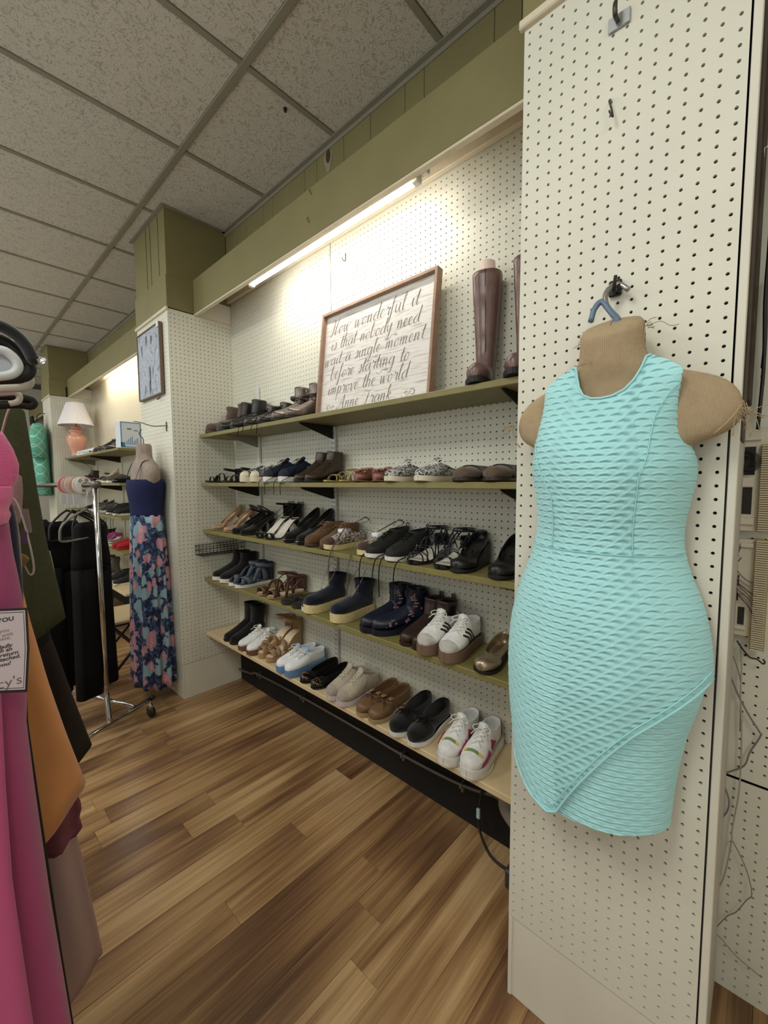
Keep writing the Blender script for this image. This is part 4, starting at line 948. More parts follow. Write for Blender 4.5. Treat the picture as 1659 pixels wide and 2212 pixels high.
r, U, bs, wf_ = pump('boat_shoe', TANL, rubber('tan_sole', '#a58c68'), L=.25, hh=.010, ts=.014, toe_h=.038, wt=.9, throat=(.170, .050), heelz=.062, im=leather('boat_insole', '#8a8074', .6), wb=.044, wh=.033, wcol=.032)
laces(U, 5.4, 7.6, 3, leather('boat_lace', '#5a3f28'), r, r=.0018); obj('moc_seam', U.mesh(2.2, 2.6, .0024), leather('boat_seam', '#6a4a2c'), r, world=False)
m_ = MB(); m_.bbox(.135, .155, -.030, -.010, .070, .074, .001); m_.bbox(.135, .155, .010, .030, .070, .074, .001); obj('metal_tab', m_, mat('rose_gold_tab', '#c8a078', .3, .8), r, world=False)
place_pair(r, two(z5, 769, 796, 180, x=1.19), 'brown leather boat shoe with laced bow', 'shoe')
r, U, bs, wf_ = pump('deck_shoe', BLK_SUEDE, WHT_RUB, L=.258, hh=.010, ts=.016, toe_h=.040, wt=.9, throat=(.165, .054), heelz=.066, im=BLK_CLOTH, wb=.047, wh=.034, wcol=.033)
laces(U, 5.0, 7.6, 4, BLK_LACE, r, r=.0019); obj('moc_seam', U.mesh(2.4, 2.8, .0022), suede('deck_seam', '#24211d'), r, world=False)
place_pair(r, two(z5, 845, 886, 182, x=1.19), 'black suede boat shoe with white sole', 'shoe')
r, U = sneaker('woven_sneaker', WHT_LEA, WHT_RUB, L=.262, ts=.026, toe_h=.038, throat=(.132, .108), heel=.095, lm=WHT_LACE, rows=5, tongue=WHT_LEA, im=GREYIN, wb=.046, wh=.036, wt=.95, toecap=leather('white_toe', '#dcdcd8', .5), sole2=rubber('ribbed_cream', '#cfc4aa'), heeltab=RAINBOW, grow=.0022,
    patches=[('woven_panel', [(3.2, .29), (4.2, .26), (5.4, .23)], .022, RAINBOW), ('woven_panel', [(6.4, .20), (7.2, .25), (8.2, .30)], .030, RAINBOW), ('woven_panel', [(10.6, .36), (12.2, .36)], .020, RAINBOW)])
obj('woven_vamp', U.mesh(3.1, 4.1, .0016, 0.0, .16, ), RAINBOW, r, world=False); obj('woven_vamp', U.mesh(3.1, 4.1, .0016, .84, 1.0), RAINBOW, r, world=False)
m_ = MB()
for k in range(70):
    a = k/70*6.283; x = .19 + .072*math.cos(a); 
    if x > .15: 
        wfm = prof_w(.262, .049, .036, .95); yy = wfm(min(x, .2618))*math.copysign(1, math.sin(a)) + .0052*math.copysign(1, math.sin(a)); m_.box(x-.0006, x+.0006, yy-.0008, yy+.0008, .004, .016)
obj('sole_rib', m_, WHT_RUB, r, world=False, smooth=False)['kind'] = 'stuff'
place_pair(r, two(z5, 960, 1012, 186, x=1.19), 'white sneaker with woven rainbow panels', 'shoe')
# ---------------- framed sign with script lettering ----------------
GLY = {
'a': (1.02, [[(.75,.85),(.5,1),(.15,.7),(.1,.3),(.3,0),(.6,.3),(.78,.95),(.74,.3),(.85,0),(1.08,.25)]]),
'b': (.86, [[(0,.3),(.35,1.5),(.32,2.0),(.16,1.6),(.12,.2),(.35,0),(.65,.3),(.6,.85),(.42,.95),(.88,.85)]]),
'd': (1.02, [[(.7,.85),(.45,1),(.12,.6),(.14,.15),(.38,0),(.62,.5),(.86,2.05),(.74,.4),(.85,0),(1.05,.25)]]),
'e': (.74, [[(0,.25),(.45,.55),(.5,.9),(.3,1),(.1,.6),(.16,.13),(.4,0),(.78,.3)]]),
'f': (.62, [[(0,.3),(.42,1.5),(.48,2.05),(.28,1.9),(.2,1.0),(.12,-.6),(-.05,-1.0),(-.12,-.6),(.2,0),(.65,.35)]]),
'g': (1.0, [[(.7,.85),(.45,1),(.12,.6),(.2,.1),(.5,.2),(.74,.95),(.66,-.4),(.4,-1),(.12,-.8),(.45,-.2),(1.02,.25)]]),
'h': (.95, [[(0,.2),(.36,1.5),(.38,2.05),(.2,1.6),(.12,0),(.2,.6),(.5,1),(.64,.7),(.58,.2),(.72,0),(.98,.25)]]),
'i': (.52, [[(0,.3),(.2,.95),(.17,.3),(.3,0),(.55,.25)],[(.28,1.45),(.33,1.52)]]),
'k': (.86, [[(0,.2),(.36,1.5),(.38,2.05),(.2,1.6),(.12,0)],[(.13,.5),(.5,1),(.56,.75),(.25,.55),(.55,.05),(.9,.25)]]),
'l': (.52, [[(0,.3),(.36,1.4),(.40,2.0),(.22,1.7),(.15,.3),(.3,0),(.58,.3)]]),
'm': (1.28, [[(0,.6),(.15,1),(.13,0),(.2,.6),(.46,1),(.52,.6),(.49,0),(.56,.6),(.84,1),(.92,.6),(.88,.15),(1.0,0),(1.3,.25)]]),
'n': (.95, [[(0,.6),(.15,1),(.13,0),(.2,.6),(.5,1),(.6,.6),(.56,.15),(.70,0),(.98,.25)]]),
'o': (.84, [[(.45,1),(.15,.75),(.12,.2),(.35,0),(.62,.35),(.55,.9),(.42,.93),(.88,.8)]]),
'p': (.88, [[(0,.5),(.2,1),(.06,-1.0)],[(.14,.4),(.4,1),(.65,.75),(.55,.15),(.25,.05),(.9,.2)]]),
'r': (.76, [[(0,.3),(.2,1.12),(.36,.85),(.62,.92),(.5,.3),(.6,0),(.8,.25)]]),
's': (.62, [[(0,.2),(.35,1.08),(.48,.4),(.25,0),(.05,.15),(.65,.22)]]),
't': (.56, [[(0,.3),(.34,1.75),(.2,.3),(.36,0),(.6,.25)],[(-.08,1.05),(.25,1.12),(.6,1.2)]]),
'u': (.96, [[(0,.7),(.12,1),(.12,.3),(.3,0),(.55,.4),(.68,1),(.62,.3),(.76,0),(1,.25)]]),
'v': (.78, [[(0,.8),(.15,1),(.25,.1),(.36,0),(.64,.92),(.82,.85)]]),
'w': (1.16, [[(0,.7),(.12,1),(.14,.2),(.3,0),(.52,.92),(.54,.2),(.7,0),(.95,.95),(1.2,.85)]]),
'y': (.96, [[(0,.7),(.12,1),(.15,.4),(.35,.1),(.6,.9),(.7,1),(.55,-.5),(.3,-1),(.08,-.7),(.5,-.1),(.98,.3)]]),
'H': (1.45, [[(.1,1.55),(.2,2.0),(.5,1.9),(.42,.6),(.12,-.15),(-.15,.2)],[(1.25,2.15),(.95,1.2),(.82,.2),(.98,0),(1.4,.25)],[(-.05,.85),(.5,1.1),(1.2,1.0)]]),
'A': (1.25, [[(-.3,.25),(-.1,-.05),(.4,.9),(.85,2.0),(.82,.6),(.92,0),(1.25,.25)],[(.15,.7),(1.0,.8)]]),
'F': (1.15, [[(.75,1.8),(.62,.6),(.38,-.1),(.05,.12)],[(-.15,1.5),(.0,1.95),(.35,1.85),(.8,1.8),(1.45,2.05)],[(.4,.92),(1.0,1.02)]]),
' ': (.72, []),
}
FLOUR = [[(0,.2),(-.5,-.1),(-1.2,.25),(-1.6,.75),(-2.1,.6),(-2.0,.15),(-1.6,.2),(-1.55,.55)], [(-1.2,.25),(-.9,.6),(-.65,.45),(-.85,.25)]]
def ribbon(mb, pts, put, wthin, wthick, n=None):
    P = crom(pts, n or max(8, 7*len(pts))); K = len(P); V = []
    for i in range(K):
        d = P[min(i+1, K-1)] - P[max(i-1, 0)]; ln = np.hypot(*d) + 1e-9; d = d/ln
        ww = wthin + (wthick - wthin)*max(0.0, -d[1])**1.2
        ww *= min(1, 0.35 + 3*min(i, K-1-i)/K)
        nn = np.array([-d[1], d[0]])*ww/2
        V += [put(P[i] + nn), put(P[i] - nn)]
    F = [(2*i, 2*i+1, 2*i+3, 2*i+2) for i in range(K-1)]
    mb.add(V, F)
def script_line(mb, txt, put, x0, y0, xw, xh, shear=.42, thin=.040, thick=.125):
    """fit txt into width xw with x-height xh; put maps sign (x,y) metres -> 3D"""
    tot = sum(GLY[c][0] for c in txt); sx = xw/tot; x = 0.0
    for c in txt:
        adv, strokes = GLY[c]
        for s in strokes:
            Q = [(x + p[0] + shear*p[1]*0.5*(xh/sx), p[1]) for p in s]
            ribbon(mb, [(q[0]*sx/xh, q[1]) for q in Q], lambda p: put(x0 + p[0]*xh, y0 + p[1]*xh), thin, thick)
        x += adv
SB = np.array([1.335, 1.677, SZ[0] + 0.001]); SWd, SHt = 0.700, 0.517
lean = math.asin(0.058/SHt); sdir = np.array([math.sin(lean), 0, math.cos(lean)]); snrm = np.array([-math.cos(lean), 0, math.sin(lean)])
def sg(x, y, d=0.0): return SB + np.array([0, -1.0, 0])*x + sdir*y + snrm*d
t = thing('framed_sign', 'framed white wooden sign with a handwritten-style quotation standing on the top shelf', 'sign', tuple(SB + np.array([0, -SWd/2, 0])))
def slab(x0, x1, y0, y1, d0, d1):
    m_ = MB(); V = [sg(x0,y0,d0), sg(x1,y0,d0), sg(x1,y1,d0), sg(x0,y1,d0), sg(x0,y0,d1), sg(x1,y0,d1), sg(x1,y1,d1), sg(x0,y1,d1)]
    return m_.add(V, [(3,2,1,0),(4,5,6,7),(0,1,5,4),(1,2,6,5),(2,3,7,6),(3,0,4,7)])
def board_mat():
    m = mat('whitewashed_board', '#dcd8d3', 0.7); N, L, b = nodes_of(m); tc = N.new('ShaderNodeTexCoord'); mp = N.new('ShaderNodeMapping'); mp.inputs['Scale'].default_value = (1, 4, 70)
    n = N.new('ShaderNodeTexNoise'); n.inputs['Scale'].default_value = 2.2; n.inputs['Detail'].default_value = 5; L.new(tc.outputs['Object'], mp.inputs['Vector']); L.new(mp.outputs[0], n.inputs['Vector'])
    r = N.new('ShaderNodeValToRGB'); e = r.color_ramp.elements; e[0].position = .30; e[0].color = srgb('#b3aca6'); e[1].position = .50; e[1].color = srgb('#e2ded9'); L.new(n.outputs['Fac'], r.inputs['Fac']); L.new(r.outputs['Color'], b.inputs['Base Color']); return m
obj('panel', slab(0.012, SWd-0.012, 0.010, SHt-0.012, 0.004, 0.012), board_mat(), t, smooth=False)
FRM = mat('brown_frame_wood', '#9a7b66', 0.6, vary=0.15, vscale=25, bump=0.2, bscale=120)
for x0, x1, y0, y1 in ((0, .012, 0, SHt), (SWd-.012, SWd, 0, SHt), (.012, SWd-.012, SHt-.012, SHt), (.012, SWd-.012, 0, .012)):
    obj('frame_rail', slab(x0, x1, y0, y1, 0.0, 0.034), FRM, t, smooth=False)
INK = mat('charcoal_lettering', '#6e6660', 0.8); put = lambda x, y: sg(x, y, 0.0128)
for txt, x0, y0, xw, xh in (('How wonderful it', .045, .385, .52, .033), ('is that nobody need', .055, .315, .52, .030), ('wait a single moment', .018, .245, .585, .030), ('before starting to', .065, .177, .47, .031), ('improve the world', .055, .107, .48, .031), ('Anne Frank', .135, .036, .32, .029)):
    mb = MB(); script_line(mb, txt, put, x0*1.065, y0*1.055, xw*1.065, xh*1.06); obj('lettering_line', mb, INK, t, smooth=False)['kind'] = 'stuff'
mb = MB()
for sx, ox in ((1, .125), (-1, .505)):
    for s in FLOUR: ribbon(mb, [(p[0]*sx, p[1]) for p in s], lambda p: put(ox*1.065 + p[0]*.034, .036 + p[1]*.036), .045, .09)
for (ox, oy) in ((.30, .225), (.36, .160), (.40, .295)):
    ribbon(mb, [(0, 0), (.6, -.35), (1.4, .1), (2.2, -.1), (2.0, .3), (1.7, .1)], lambda p: put(ox*1.065 + p[0]*.03, oy*1.055 + p[1]*.03), .045, .1)
obj('flourish', mb, INK, t, smooth=False)['kind'] = 'stuff'
under(part(t, 'panel'), {'lettering_line', 'flourish'})
# ---------------- burlap bust form and turquoise dress on the near pillar ----------------
BURLAP = mat('burlap', '#b09877', 0.95, spec=0.1)
def burlap_nodes():
    N, L, b = nodes_of(BURLAP); tc = N.new('ShaderNodeTexCoord')
    wa = N.new('ShaderNodeTexWave'); wa.bands_direction = 'Y'; wa.inputs['Scale'].default_value = 190; wa.inputs['Distortion'].default_value = 1.2
    wb = N.new('ShaderNodeTexWave'); wb.bands_direction = 'Z'; wb.inputs['Scale'].default_value = 190; wb.inputs['Distortion'].default_value = 1.2
    for q in (wa, wb): L.new(tc.outputs['Object'], q.inputs['Vector'])
    mu = N.new('ShaderNodeMath'); mu.operation = 'MAXIMUM'; L.new(wa.outputs['Fac'], mu.inputs[0]); L.new(wb.outputs['Fac'], mu.inputs[1])
    no = N.new('ShaderNodeTexNoise'); no.inputs['Scale'].default_value = 60; L.new(tc.outputs['Object'], no.inputs['Vector'])
    ad = N.new('ShaderNodeMath'); ad.operation = 'MULTIPLY_ADD'; ad.inputs[1].default_value = .5; L.new(no.outputs['Fac'], ad.inputs[0]); L.new(mu.outputs[0], ad.inputs[2])
    r = N.new('ShaderNodeValToRGB'); e = r.color_ramp.elements; e[0].position = .55; e[0].color = srgb('#8e7757'); e[1].position = 1.15; e[1].color = srgb('#c8b291')
    e[1].position = 1.0; L.new(ad.outputs[0], r.inputs['Fac']); L.new(r.outputs['Color'], b.inputs['Base Color'])
    bp = N.new('ShaderNodeBump'); bp.inputs['Strength'].default_value = .6; bp.inputs['Distance'].default_value = .002; L.new(ad.outputs[0], bp.inputs['Height']); L.new(bp.outputs['Normal'], b.inputs['Normal'])
burlap_nodes()
YC = 0.246
def form_ring(z, wl, wr, xf, xb, n=40, yc=YC, tilt=0.0):
    out = []
    for k in range(n):
        th = 2*math.pi*k/n; c, s_ = math.cos(th), math.sin(th)
        y = yc + (wl if s_ > 0 else wr)*math.copysign(abs(s_)**0.9, s_)
        x = (xf + xb)/2 + (xb - xf)/2*(-c if c > 0 else -c)
        out.append((x, y, z + tilt*(x - .93)))
    return out
t = thing('bust_form', 'hanging burlap bust form with ragged shoulders wearing the turquoise dress', 'bust form', (0.94, YC, 0.9))
R_ = [(1.728, .001, .001, .915, .925), (1.728, .045, .046, .895, .955), (1.722, .056, .056, .885, .965), (1.700, .058, .058, .886, .970), (1.665, .059, .058, .890, .975), (1.645, .066, .066, .892, .980),
      (1.630, .085, .085, .898, .985), (1.618, .115, .118, .904, .987), (1.606, .150, .155, .908, .988), (1.592, .176, .182, .908, .988), (1.570, .194, .200, .906, .988), (1.545, .200, .206, .904, .988),
      (1.520, .196, .204, .904, .988), (1.500, .178, .190, .904, .988), (1.488, .150, .155, .904, .988), (1.47, .125, .112, .900, .988), (1.44, .125, .110, .895, .988), (1.38, .122, .105, .900, .988), (1.29, .118, .100, .910, .988), (1.20, .150, .120, .905, .988), (1.12, .15, .12, .905, .988)]
m_ = MB(); m_.grid(np.array([form_ring(z, a, b, xf, xb, tilt=(0.62 if i < 3 else (.3 if i == 3 else 0.0))) for i, (z, a, b, xf, xb) in enumerate(R_)]), closed=True)
obj('torso', m_, BURLAP, t, subsurf=1)
# seams and frayed threads
th_ = MB(); THR = mat('jute_thread', '#a58f6c', .9)
def fray(c, n, ln, dirs):
    for k in range(n):
        d = np.array(dirs) + rng.randn(3)*.5; d /= np.linalg.norm(d); l = ln*(.4 + rng.rand()); c0 = np.array(c) + rng.randn(3)*.006
        th_.tube(crom([c0, c0 + d*l*.5 + rng.randn(3)*l*.12, c0 + d*l], 6), .0007, 4)
fray((.925, .040, 1.535), 16, .035, (-.1, -.5, -.9)); fray((.925, .447, 1.545), 12, .018, (-.1, .6, -.6)); fray((.93, .30, 1.705), 8, .012, (-.2, .6, .2)); fray((.93, .187, 1.705), 8, .014, (-.2, -.6, .2)); fray((.90, .28, 1.655), 6, .016, (-.6, .3, -.3))
th_.tube(crom([(.95, .19, 1.712), (.93, .165, 1.71), (.92, .148, 1.695), (.92, .135, 1.694)], 10), .0006, 4)
obj('frayed_thread', th_, THR, t)['kind'] = 'stuff'
seam = MB(); seam.tube(crom([(.889, .075, 1.492), (.890, .055, 1.515), (.905, .042, 1.54)], 8), .0016, 5); seam.tube(crom([(.886, .412, 1.49), (.890, .432, 1.512), (.905, .444, 1.535)], 8), .0016, 5)
obj('stitched_edge', seam, THR, t)
hk = MB(); H0 = on(1338, 690, 'X', .945); H1 = on(1345, 640, 'X', .96)
hk.tube(crom([(.935, YC-.002, 1.725), on(1330, 690, 'X', .94), on(1308, 655, 'X', .95), on(1312, 628, 'X', .96), on(1335, 614, 'X', .975), on(1358, 626, 'X', .975)], 22), .0055, 8)
obj('hanger_hook', hk, mat('grey_chrome_hook', '#a9a6a2', .3, .8), t)
hk = MB(); hk.tube(crom([(.933, YC+.002, 1.725), on(1335, 692, 'X', .935), on(1318, 672, 'X', .945), on(1300, 652, 'X', .95), on(1284, 668, 'X', .945), on(1276, 695, 'X', .94)], 22), .006, 8)
obj('plastic_hook', hk, mat('blue_grey_plastic', '#5c728a', .35), t)
# peg the form hangs from
pt_ = thing('peg_hook', 'black double peg hook holding the burlap bust form', 'hook', tuple(on(1330, 640, 'X', .99)))
for nm, pa in (('hook_arm', [on(1328, 630, 'X', .999), on(1326, 632, 'X', .975), on(1328, 610, 'X', .962), on(1330, 595, 'X', .96)]), ('hook_arm', [on(1338, 626, 'X', .999), on(1337, 628, 'X', .978), on(1338, 612, 'X', .972)])):
    m_ = MB(); m_.tube(crom(pa, 10), .0034, 7); obj(nm, m_, BLK_RUB, pt_)
m_ = MB(); q = on(1329, 618, 'X', .992); m_.bbox(q[0]-.003, q[0]+.006, q[1]-.012, q[1]+.012, q[2]-.02, q[2]+.012, .002); obj('hook_plate', m_, BLK_RUB, pt_, smooth=False)

# dress: a displaced shell of puckered fabric
TURQ = mat('turquoise_pucker_fabric', '#abe2e4', .75, vary=.04, vscale=14, bump=.25, bscale=900, spec=.25, sheen=.2)
yL = [(1.66, .352), (1.62, .362), (1.56, .370), (1.50, .394), (1.475, .410), (1.44, .414), (1.38, .405), (1.31, .399), (1.25, .412), (1.18, .440), (1.09, .462), (1.0, .468), (.90, .464), (.754, .446), (.66, .425)]
yR = [(1.66, .130), (1.62, .118), (1.56, .132), (1.50, .126), (1.475, .104), (1.44, .098), (1.38, .110), (1.31, .121), (1.25, .110), (1.18, .080), (1.09, .064), (1.03, .062), (.98, .072), (.90, .092), (.80, .104), (.66, .112)]
xF = [(1.66, .905), (1.60, .890), (1.55, .872), (1.50, .852), (1.44, .842), (1.38, .855), (1.30, .872), (1.24, .866), (1.14, .848), (1.0, .842), (.85, .850), (.66, .858)]
def smooth_tab(tab): 
    T = np.array(sorted(tab)); zz = np.linspace(T[0, 0], T[-1, 0], 120); v = np.interp(zz, T[:, 0], T[:, 1]); k = np.ones(9)/9; vp = np.pad(v, 4, 'edge'); v2 = np.convolve(vp, k, 'valid'); return lambda z: np.interp(z, zz, v2)
fL, fR, fX = smooth_tab(yL), smooth_tab(yR), smooth_tab(xF)
def dress_pts(S, Zm, inset=0.0):
    """S in [-1,1] from the far edge (+1) to the near edge (-1); arrays"""
    l, r_, xf = fL(Zm) - inset, fR(Zm) + inset, fX(Zm) + inset*.8
    Y = (l + r_)/2 + (l - r_)/2*S
    xe = np.interp(Zm, [1.40, 1.47, 1.53, 1.60, 1.66], [.972, .955, .915, .900, .905])
    X = xe - (xe - xf)*np.maximum(1 - np.abs(S)**2.3, 0)**.62
    return X, Y
def pucker(S, Zm, Y, amp):
    arc = np.cumsum(np.sqrt(np.diff(Y, axis=1, prepend=Y[:, :1])**2 + 1e-12), axis=1)
    v = Zm/0.0125; w_ = Y/0.027 + .06*np.sin(Zm*40)
    j = np.round(v); u_ = w_ + .5*(j % 2); fu = u_ - np.floor(u_); dv = v - j + .09*np.cos(2*np.pi*fu)
    seg = np.clip(1.25*np.sin(np.pi*fu) - .18, 0, 1)**.8
    return amp*(.55*seg*np.exp(-((dv - .26)/.17)**2) - 1.0*seg*np.exp(-((dv + .02)/.115)**2) + .12)
def dress_piece(name, zbot, ztop, parent, ns, nv, amp=.0036, inset=0.0, s0=-1.0, s1=1.0):
    th = np.linspace(-1, 1, ns); S1 = np.sin(th*math.pi/2*.999); S1 = s0 + (S1 + 1)/2*(s1 - s0)
    V = np.linspace(0, 1, nv)[:, None]
    zb, zt = zbot(S1)[None, :], ztop(S1)[None, :]
    Zm = zb + (zt - zb)*V; S = np.repeat(S1[None, :], nv, 0)
    X, Y = dress_pts(S, Zm, inset)
    d = pucker(S, Zm, Y + 0*X, amp)
    fold = .003*np.sin(Y*38 + Zm*7)*np.clip((1.25 - Zm)/.3, 0, 1)
    nx = -(1 - np.abs(S)**4)*1.0; ny = S
    X2 = X + nx*(d + fold*.6); Y2 = Y + ny*d*.35
    m_ = MB(); m_.grid(np.stack([X2, Y2, Zm], -1)); return obj(name, m_, TURQ, parent, solid=.0)
def hem_main(S): return np.interp(S, [-1, -.55, .18, .32, .6, 1], [1.045, .935, .716, .702, .712, .760])
def top_main(S):
    a = np.abs(S); return np.interp(a, [0, .15, .30, .40, .47, .53, .60, .8, 1.0], [1.574, 1.576, 1.585, 1.602, 1.622, 1.643, 1.645, 1.632, 1.613])
dt = thing('turquoise_dress', 'sleeveless turquoise puckered dress with asymmetric hem on the burlap form', 'dress', (0.9, YC, 0.7))
dress_piece('dress_front', hem_main, top_main, dt, 240, 820)
dress_piece('underskirt', lambda S: np.interp(S, [-1, .4], [.722, .706]), lambda S: 1.10 + 0*S, dt, 130, 340, inset=.010, s0=-1.0, s1=.42)
# piping along neckline, seams and hem
def along(f, s0, s1, n=40, dz=0.0, out=.002): 
    S = np.linspace(s0, s1, n); Z = f(S) + dz; X, Y = dress_pts(S, Z); return [(x - out, y, z) for x, y, z in zip(X, Y, Z)]
m_ = MB(); m_.tube(along(top_main, -.60, .60, 90), .0022, 6); obj('neckline_edge', m_, TURQ, dt)
m_ = MB(); m_.tube(along(hem_main, -1, 1, 90, .001, .002), .0026, 6); obj('hem_edge', m_, TURQ, dt)
m_ = MB(); m_.tube(along(hem_main, -1, .30, 60, .020, .0045), .0014, 5); obj('hem_stitch', m_, TURQ, dt)
for sgn, z0 in ((-1, 1.585), (1, 1.50)):
    pts = []
    for f in np.linspace(0, 1, 40):
        z = z0 + (1.275 - z0)*f; s = sgn*(.98 - .46*min(1, f*1.9)**.7)
        X, Y = dress_pts(np.array([s]), np.array([z])); pts.append((X[0] - .0030, Y[0], z))
    m_ = MB(); m_.tube(pts, .0010, 5); obj('princess_seam', m_, TURQ, dt)
m_ = MB(); m_.tube(along(lambda S: 1.275 + 0*S, -.98, .98, 60, 0, .0030), .0010, 5); obj('waist_seam', m_, TURQ, dt)
under(part(dt, 'dress_front'), {'neckline_edge', 'hem_edge', 'hem_stitch', 'princess_seam', 'waist_seam'})
# ---------------- picture on the middle pillar ----------------
PX = 1.02
def art_mat():
    m = mat('blue_grey_marbled_print', '#a9b3c4', .5); N, L, b = nodes_of(m); tc = N.new('ShaderNodeTexCoord')
    mp = N.new('ShaderNodeMapping'); mp.inputs['Scale'].default_value = (1, 1.6, 1); L.new(tc.outputs['Object'], mp.inputs['Vector'])
    n = N.new('ShaderNodeTexNoise'); n.inputs['Scale'].default_value = 9; n.inputs['Detail'].default_value = 8; n.inputs['Distortion'].default_value = 2.4; n.inputs['Roughness'].default_value = .62
    L.new(mp.outputs[0], n.inputs['Vector']); r = N.new('ShaderNodeValToRGB'); e = r.color_ramp.elements
    e[0].position = .33; e[0].color = srgb('#5f6b7d'); e[1].position = .68; e[1].color = srgb('#c3c8d0')
    for p, c in ((.45, '#98a2b3'), (.52, '#b9bec9'), (.57, '#8793a6')): q = e.new(p); q.color = srgb(c)
    L.new(n.outputs['Fac'], r.inputs['Fac']); L.new(r.outputs['Color'], b.inputs['Base Color']); return m
t = thing('wall_picture', 'grey-blue swirling picture in a thin brown frame on the middle pillar', 'picture', (PX - .012, 3.03, 1.98))
y0, y1, zb_, zt_ = 2.825, 3.245, 1.975, 2.415
m_ = MB(); m_.bbox(PX - .020, PX - .010, y0 + .008, y1 - .008, zb_ + .008, zt_ - .008, .001); obj('canvas', m_, art_mat(), t, smooth=False)
for a in ((y0, y0 + .010, zb_, zt_), (y1 - .010, y1, zb_, zt_), (y0 + .01, y1 - .01, zb_, zb_ + .010), (y0 + .01, y1 - .01, zt_ - .010, zt_)):
    m_ = MB(); m_.bbox(PX - .026, PX - .004, a[0], a[1], a[2], a[3], .002); obj('frame_rail', m_, mat('dark_frame_wood', '#6d5a4a', .5), t, smooth=False)
LEAF = mat('dark_painted_shape', '#4c5562', .6)
def leafshape(yc, zc, ln, wd, an):
    m_ = MB(); P = []
    for k in range(20):
        th = 2*math.pi*k/20; a_, b_ = ln*math.cos(th)*.5, wd*math.sin(th)*(.5 + .25*math.cos(th)); P.append((PX - .0205, yc + b_*math.cos(an) - a_*math.sin(an), zc + a_*math.cos(an) + b_*math.sin(an)))
    m_.add(P, [tuple(range(20))]); obj('painted_shape', m_, LEAF, t, smooth=False)
for q in ((3.16, 2.30, .075, .020, -.12), (3.07, 2.345, .07, .026, .05), (2.98, 2.335, .06, .030, .25), (3.02, 2.12, .12, .032, -.05), (2.97, 2.13, .07, .012, .1), (3.03, 2.04, .10, .030, .0), (3.12, 2.03, .08, .014, .1)): leafshape(*q)
m_ = MB(); m_.box(PX - .0275, PX - .0262, 2.83, 2.865, 2.385, 2.415); obj('price_sticker', m_, mat('white_sticker', '#e4e4de', .6), t, smooth=False)
under(part(t, 'canvas'), {'painted_shape', 'price_sticker'})
hkp = thing('peg_hook', 'small black peg hook under the grey-blue picture', 'hook', (PX, 2.90, 1.955))
m_ = MB(); m_.tube(crom([(PX, 2.91, 1.97), (PX - .02, 2.91, 1.955), (PX - .024, 2.895, 1.945), (PX - .012, 2.885, 1.955)], 10), .0025, 6); obj('hook_arm', m_, BLK_RUB, hkp)

# wire basket on the pillar's side
yb = 2.745
t = thing('wire_basket', 'small black wire basket hanging on the side of the middle pillar', 'basket', (1.27, yb - .05, .95))
WIRE = mat('black_wire', '#15130f', .5, .3)
xa, xb_, ya, yc_, za, zc_ = 1.13, 1.42, yb - .115, yb - .006, .945, 1.005
m_ = MB()
for z in (za, za + .03, zc_): m_.tube([(xa, ya, z), (xb_, ya, z), (xb_, yc_, z), (xa, yc_, z)], .0018, 5, closed=True)
obj('rim_wire', m_, WIRE, t)
m_ = MB()
for k in range(13):
    x = xa + (xb_ - xa)*k/12; m_.tube([(x, ya, zc_), (x, ya, za), (x, yc_, za), (x, yc_, zc_ + .01)], .0014, 5)
for k in range(1, 5):
    y = ya + (yc_ - ya)*k/5; m_.tube([(xa, y, zc_), (xa, y, za), (xb_, y, za), (xb_, y, zc_)], .0014, 5)
obj('grid_wire', m_, WIRE, t)['kind'] = 'stuff'

# ---------------- bust form with navy and floral maxi dress ----------------
fc = np.array([.925, 2.97])
def oval(z, a, b, n=36, cx=fc[0], cy=fc[1], fold=0.0, nf=9, ph=0.0, rot=0.0):
    out = []
    for k in range(n):
        th = 2*math.pi*k/n; f = 1 + fold*math.cos(nf*th + ph)
        x, y = b*math.cos(th)*f, a*math.sin(th)*f
        out.append((min(cx + x*math.cos(rot) - y*math.sin(rot), PX - .004), cy + x*math.sin(rot) + y*math.cos(rot), z))
    return out
t = thing('bust_form', 'grey-brown hanging bust form wearing the navy and floral dress', 'bust form', (fc[0], fc[1], 1.2))
FORMM = mat('grey_brown_form', '#94867a', .85, vary=.15, vscale=40, bump=.3, bscale=300)
m_ = MB(); m_.grid(np.array([oval(z, a, b) for z, a, b in ((1.665, .002, .002), (1.665, .042, .036), (1.66, .052, .045), (1.62, .048, .045), (1.58, .050, .046), (1.56, .075, .05), (1.545, .115, .058), (1.525, .165, .062), (1.49, .185, .066), (1.45, .180, .07), (1.40, .155, .075), (1.36, .135, .082), (1.25, .115, .07), (1.15, .12, .075))]), closed=True)
obj('torso', m_, FORMM, t, subsurf=1)
m_ = MB(); m_.tube(crom([(fc[0], fc[1], 1.66), (fc[0], fc[1] + .01, 1.70), (fc[0] - .01, fc[1] + .045, 1.73), (fc[0], fc[1] + .03, 1.76)], 14), .003, 6); obj('hanger_hook', m_, mat('dark_hook', '#4a4642', .4, .6), t)
hkp = thing('peg_hook', 'long wire peg hook above the floral dress', 'hook', (PX, 2.93, 1.78))
m_ = MB(); m_.tube(crom([(PX, 2.82, 1.775), (PX - .06, 2.90, 1.775), (PX - .10, 2.98, 1.80), (PX - .12, 3.06, 1.815)], 14), .003, 6); obj('hook_arm', m_, mat('dark_hook', '#4a4642', .4, .6), hkp)
m_ = MB(); m_.tube([(PX - .006, 2.82, 1.74), (PX - .006, 2.82, 1.80)], .003, 6); obj('hook_tip', m_, MATS['dark_hook'], hkp)
t = thing('maxi_dress', 'sleeveless dress with navy bodice and pink and blue floral skirt on the middle pillar', 'dress', (fc[0], fc[1], .1))
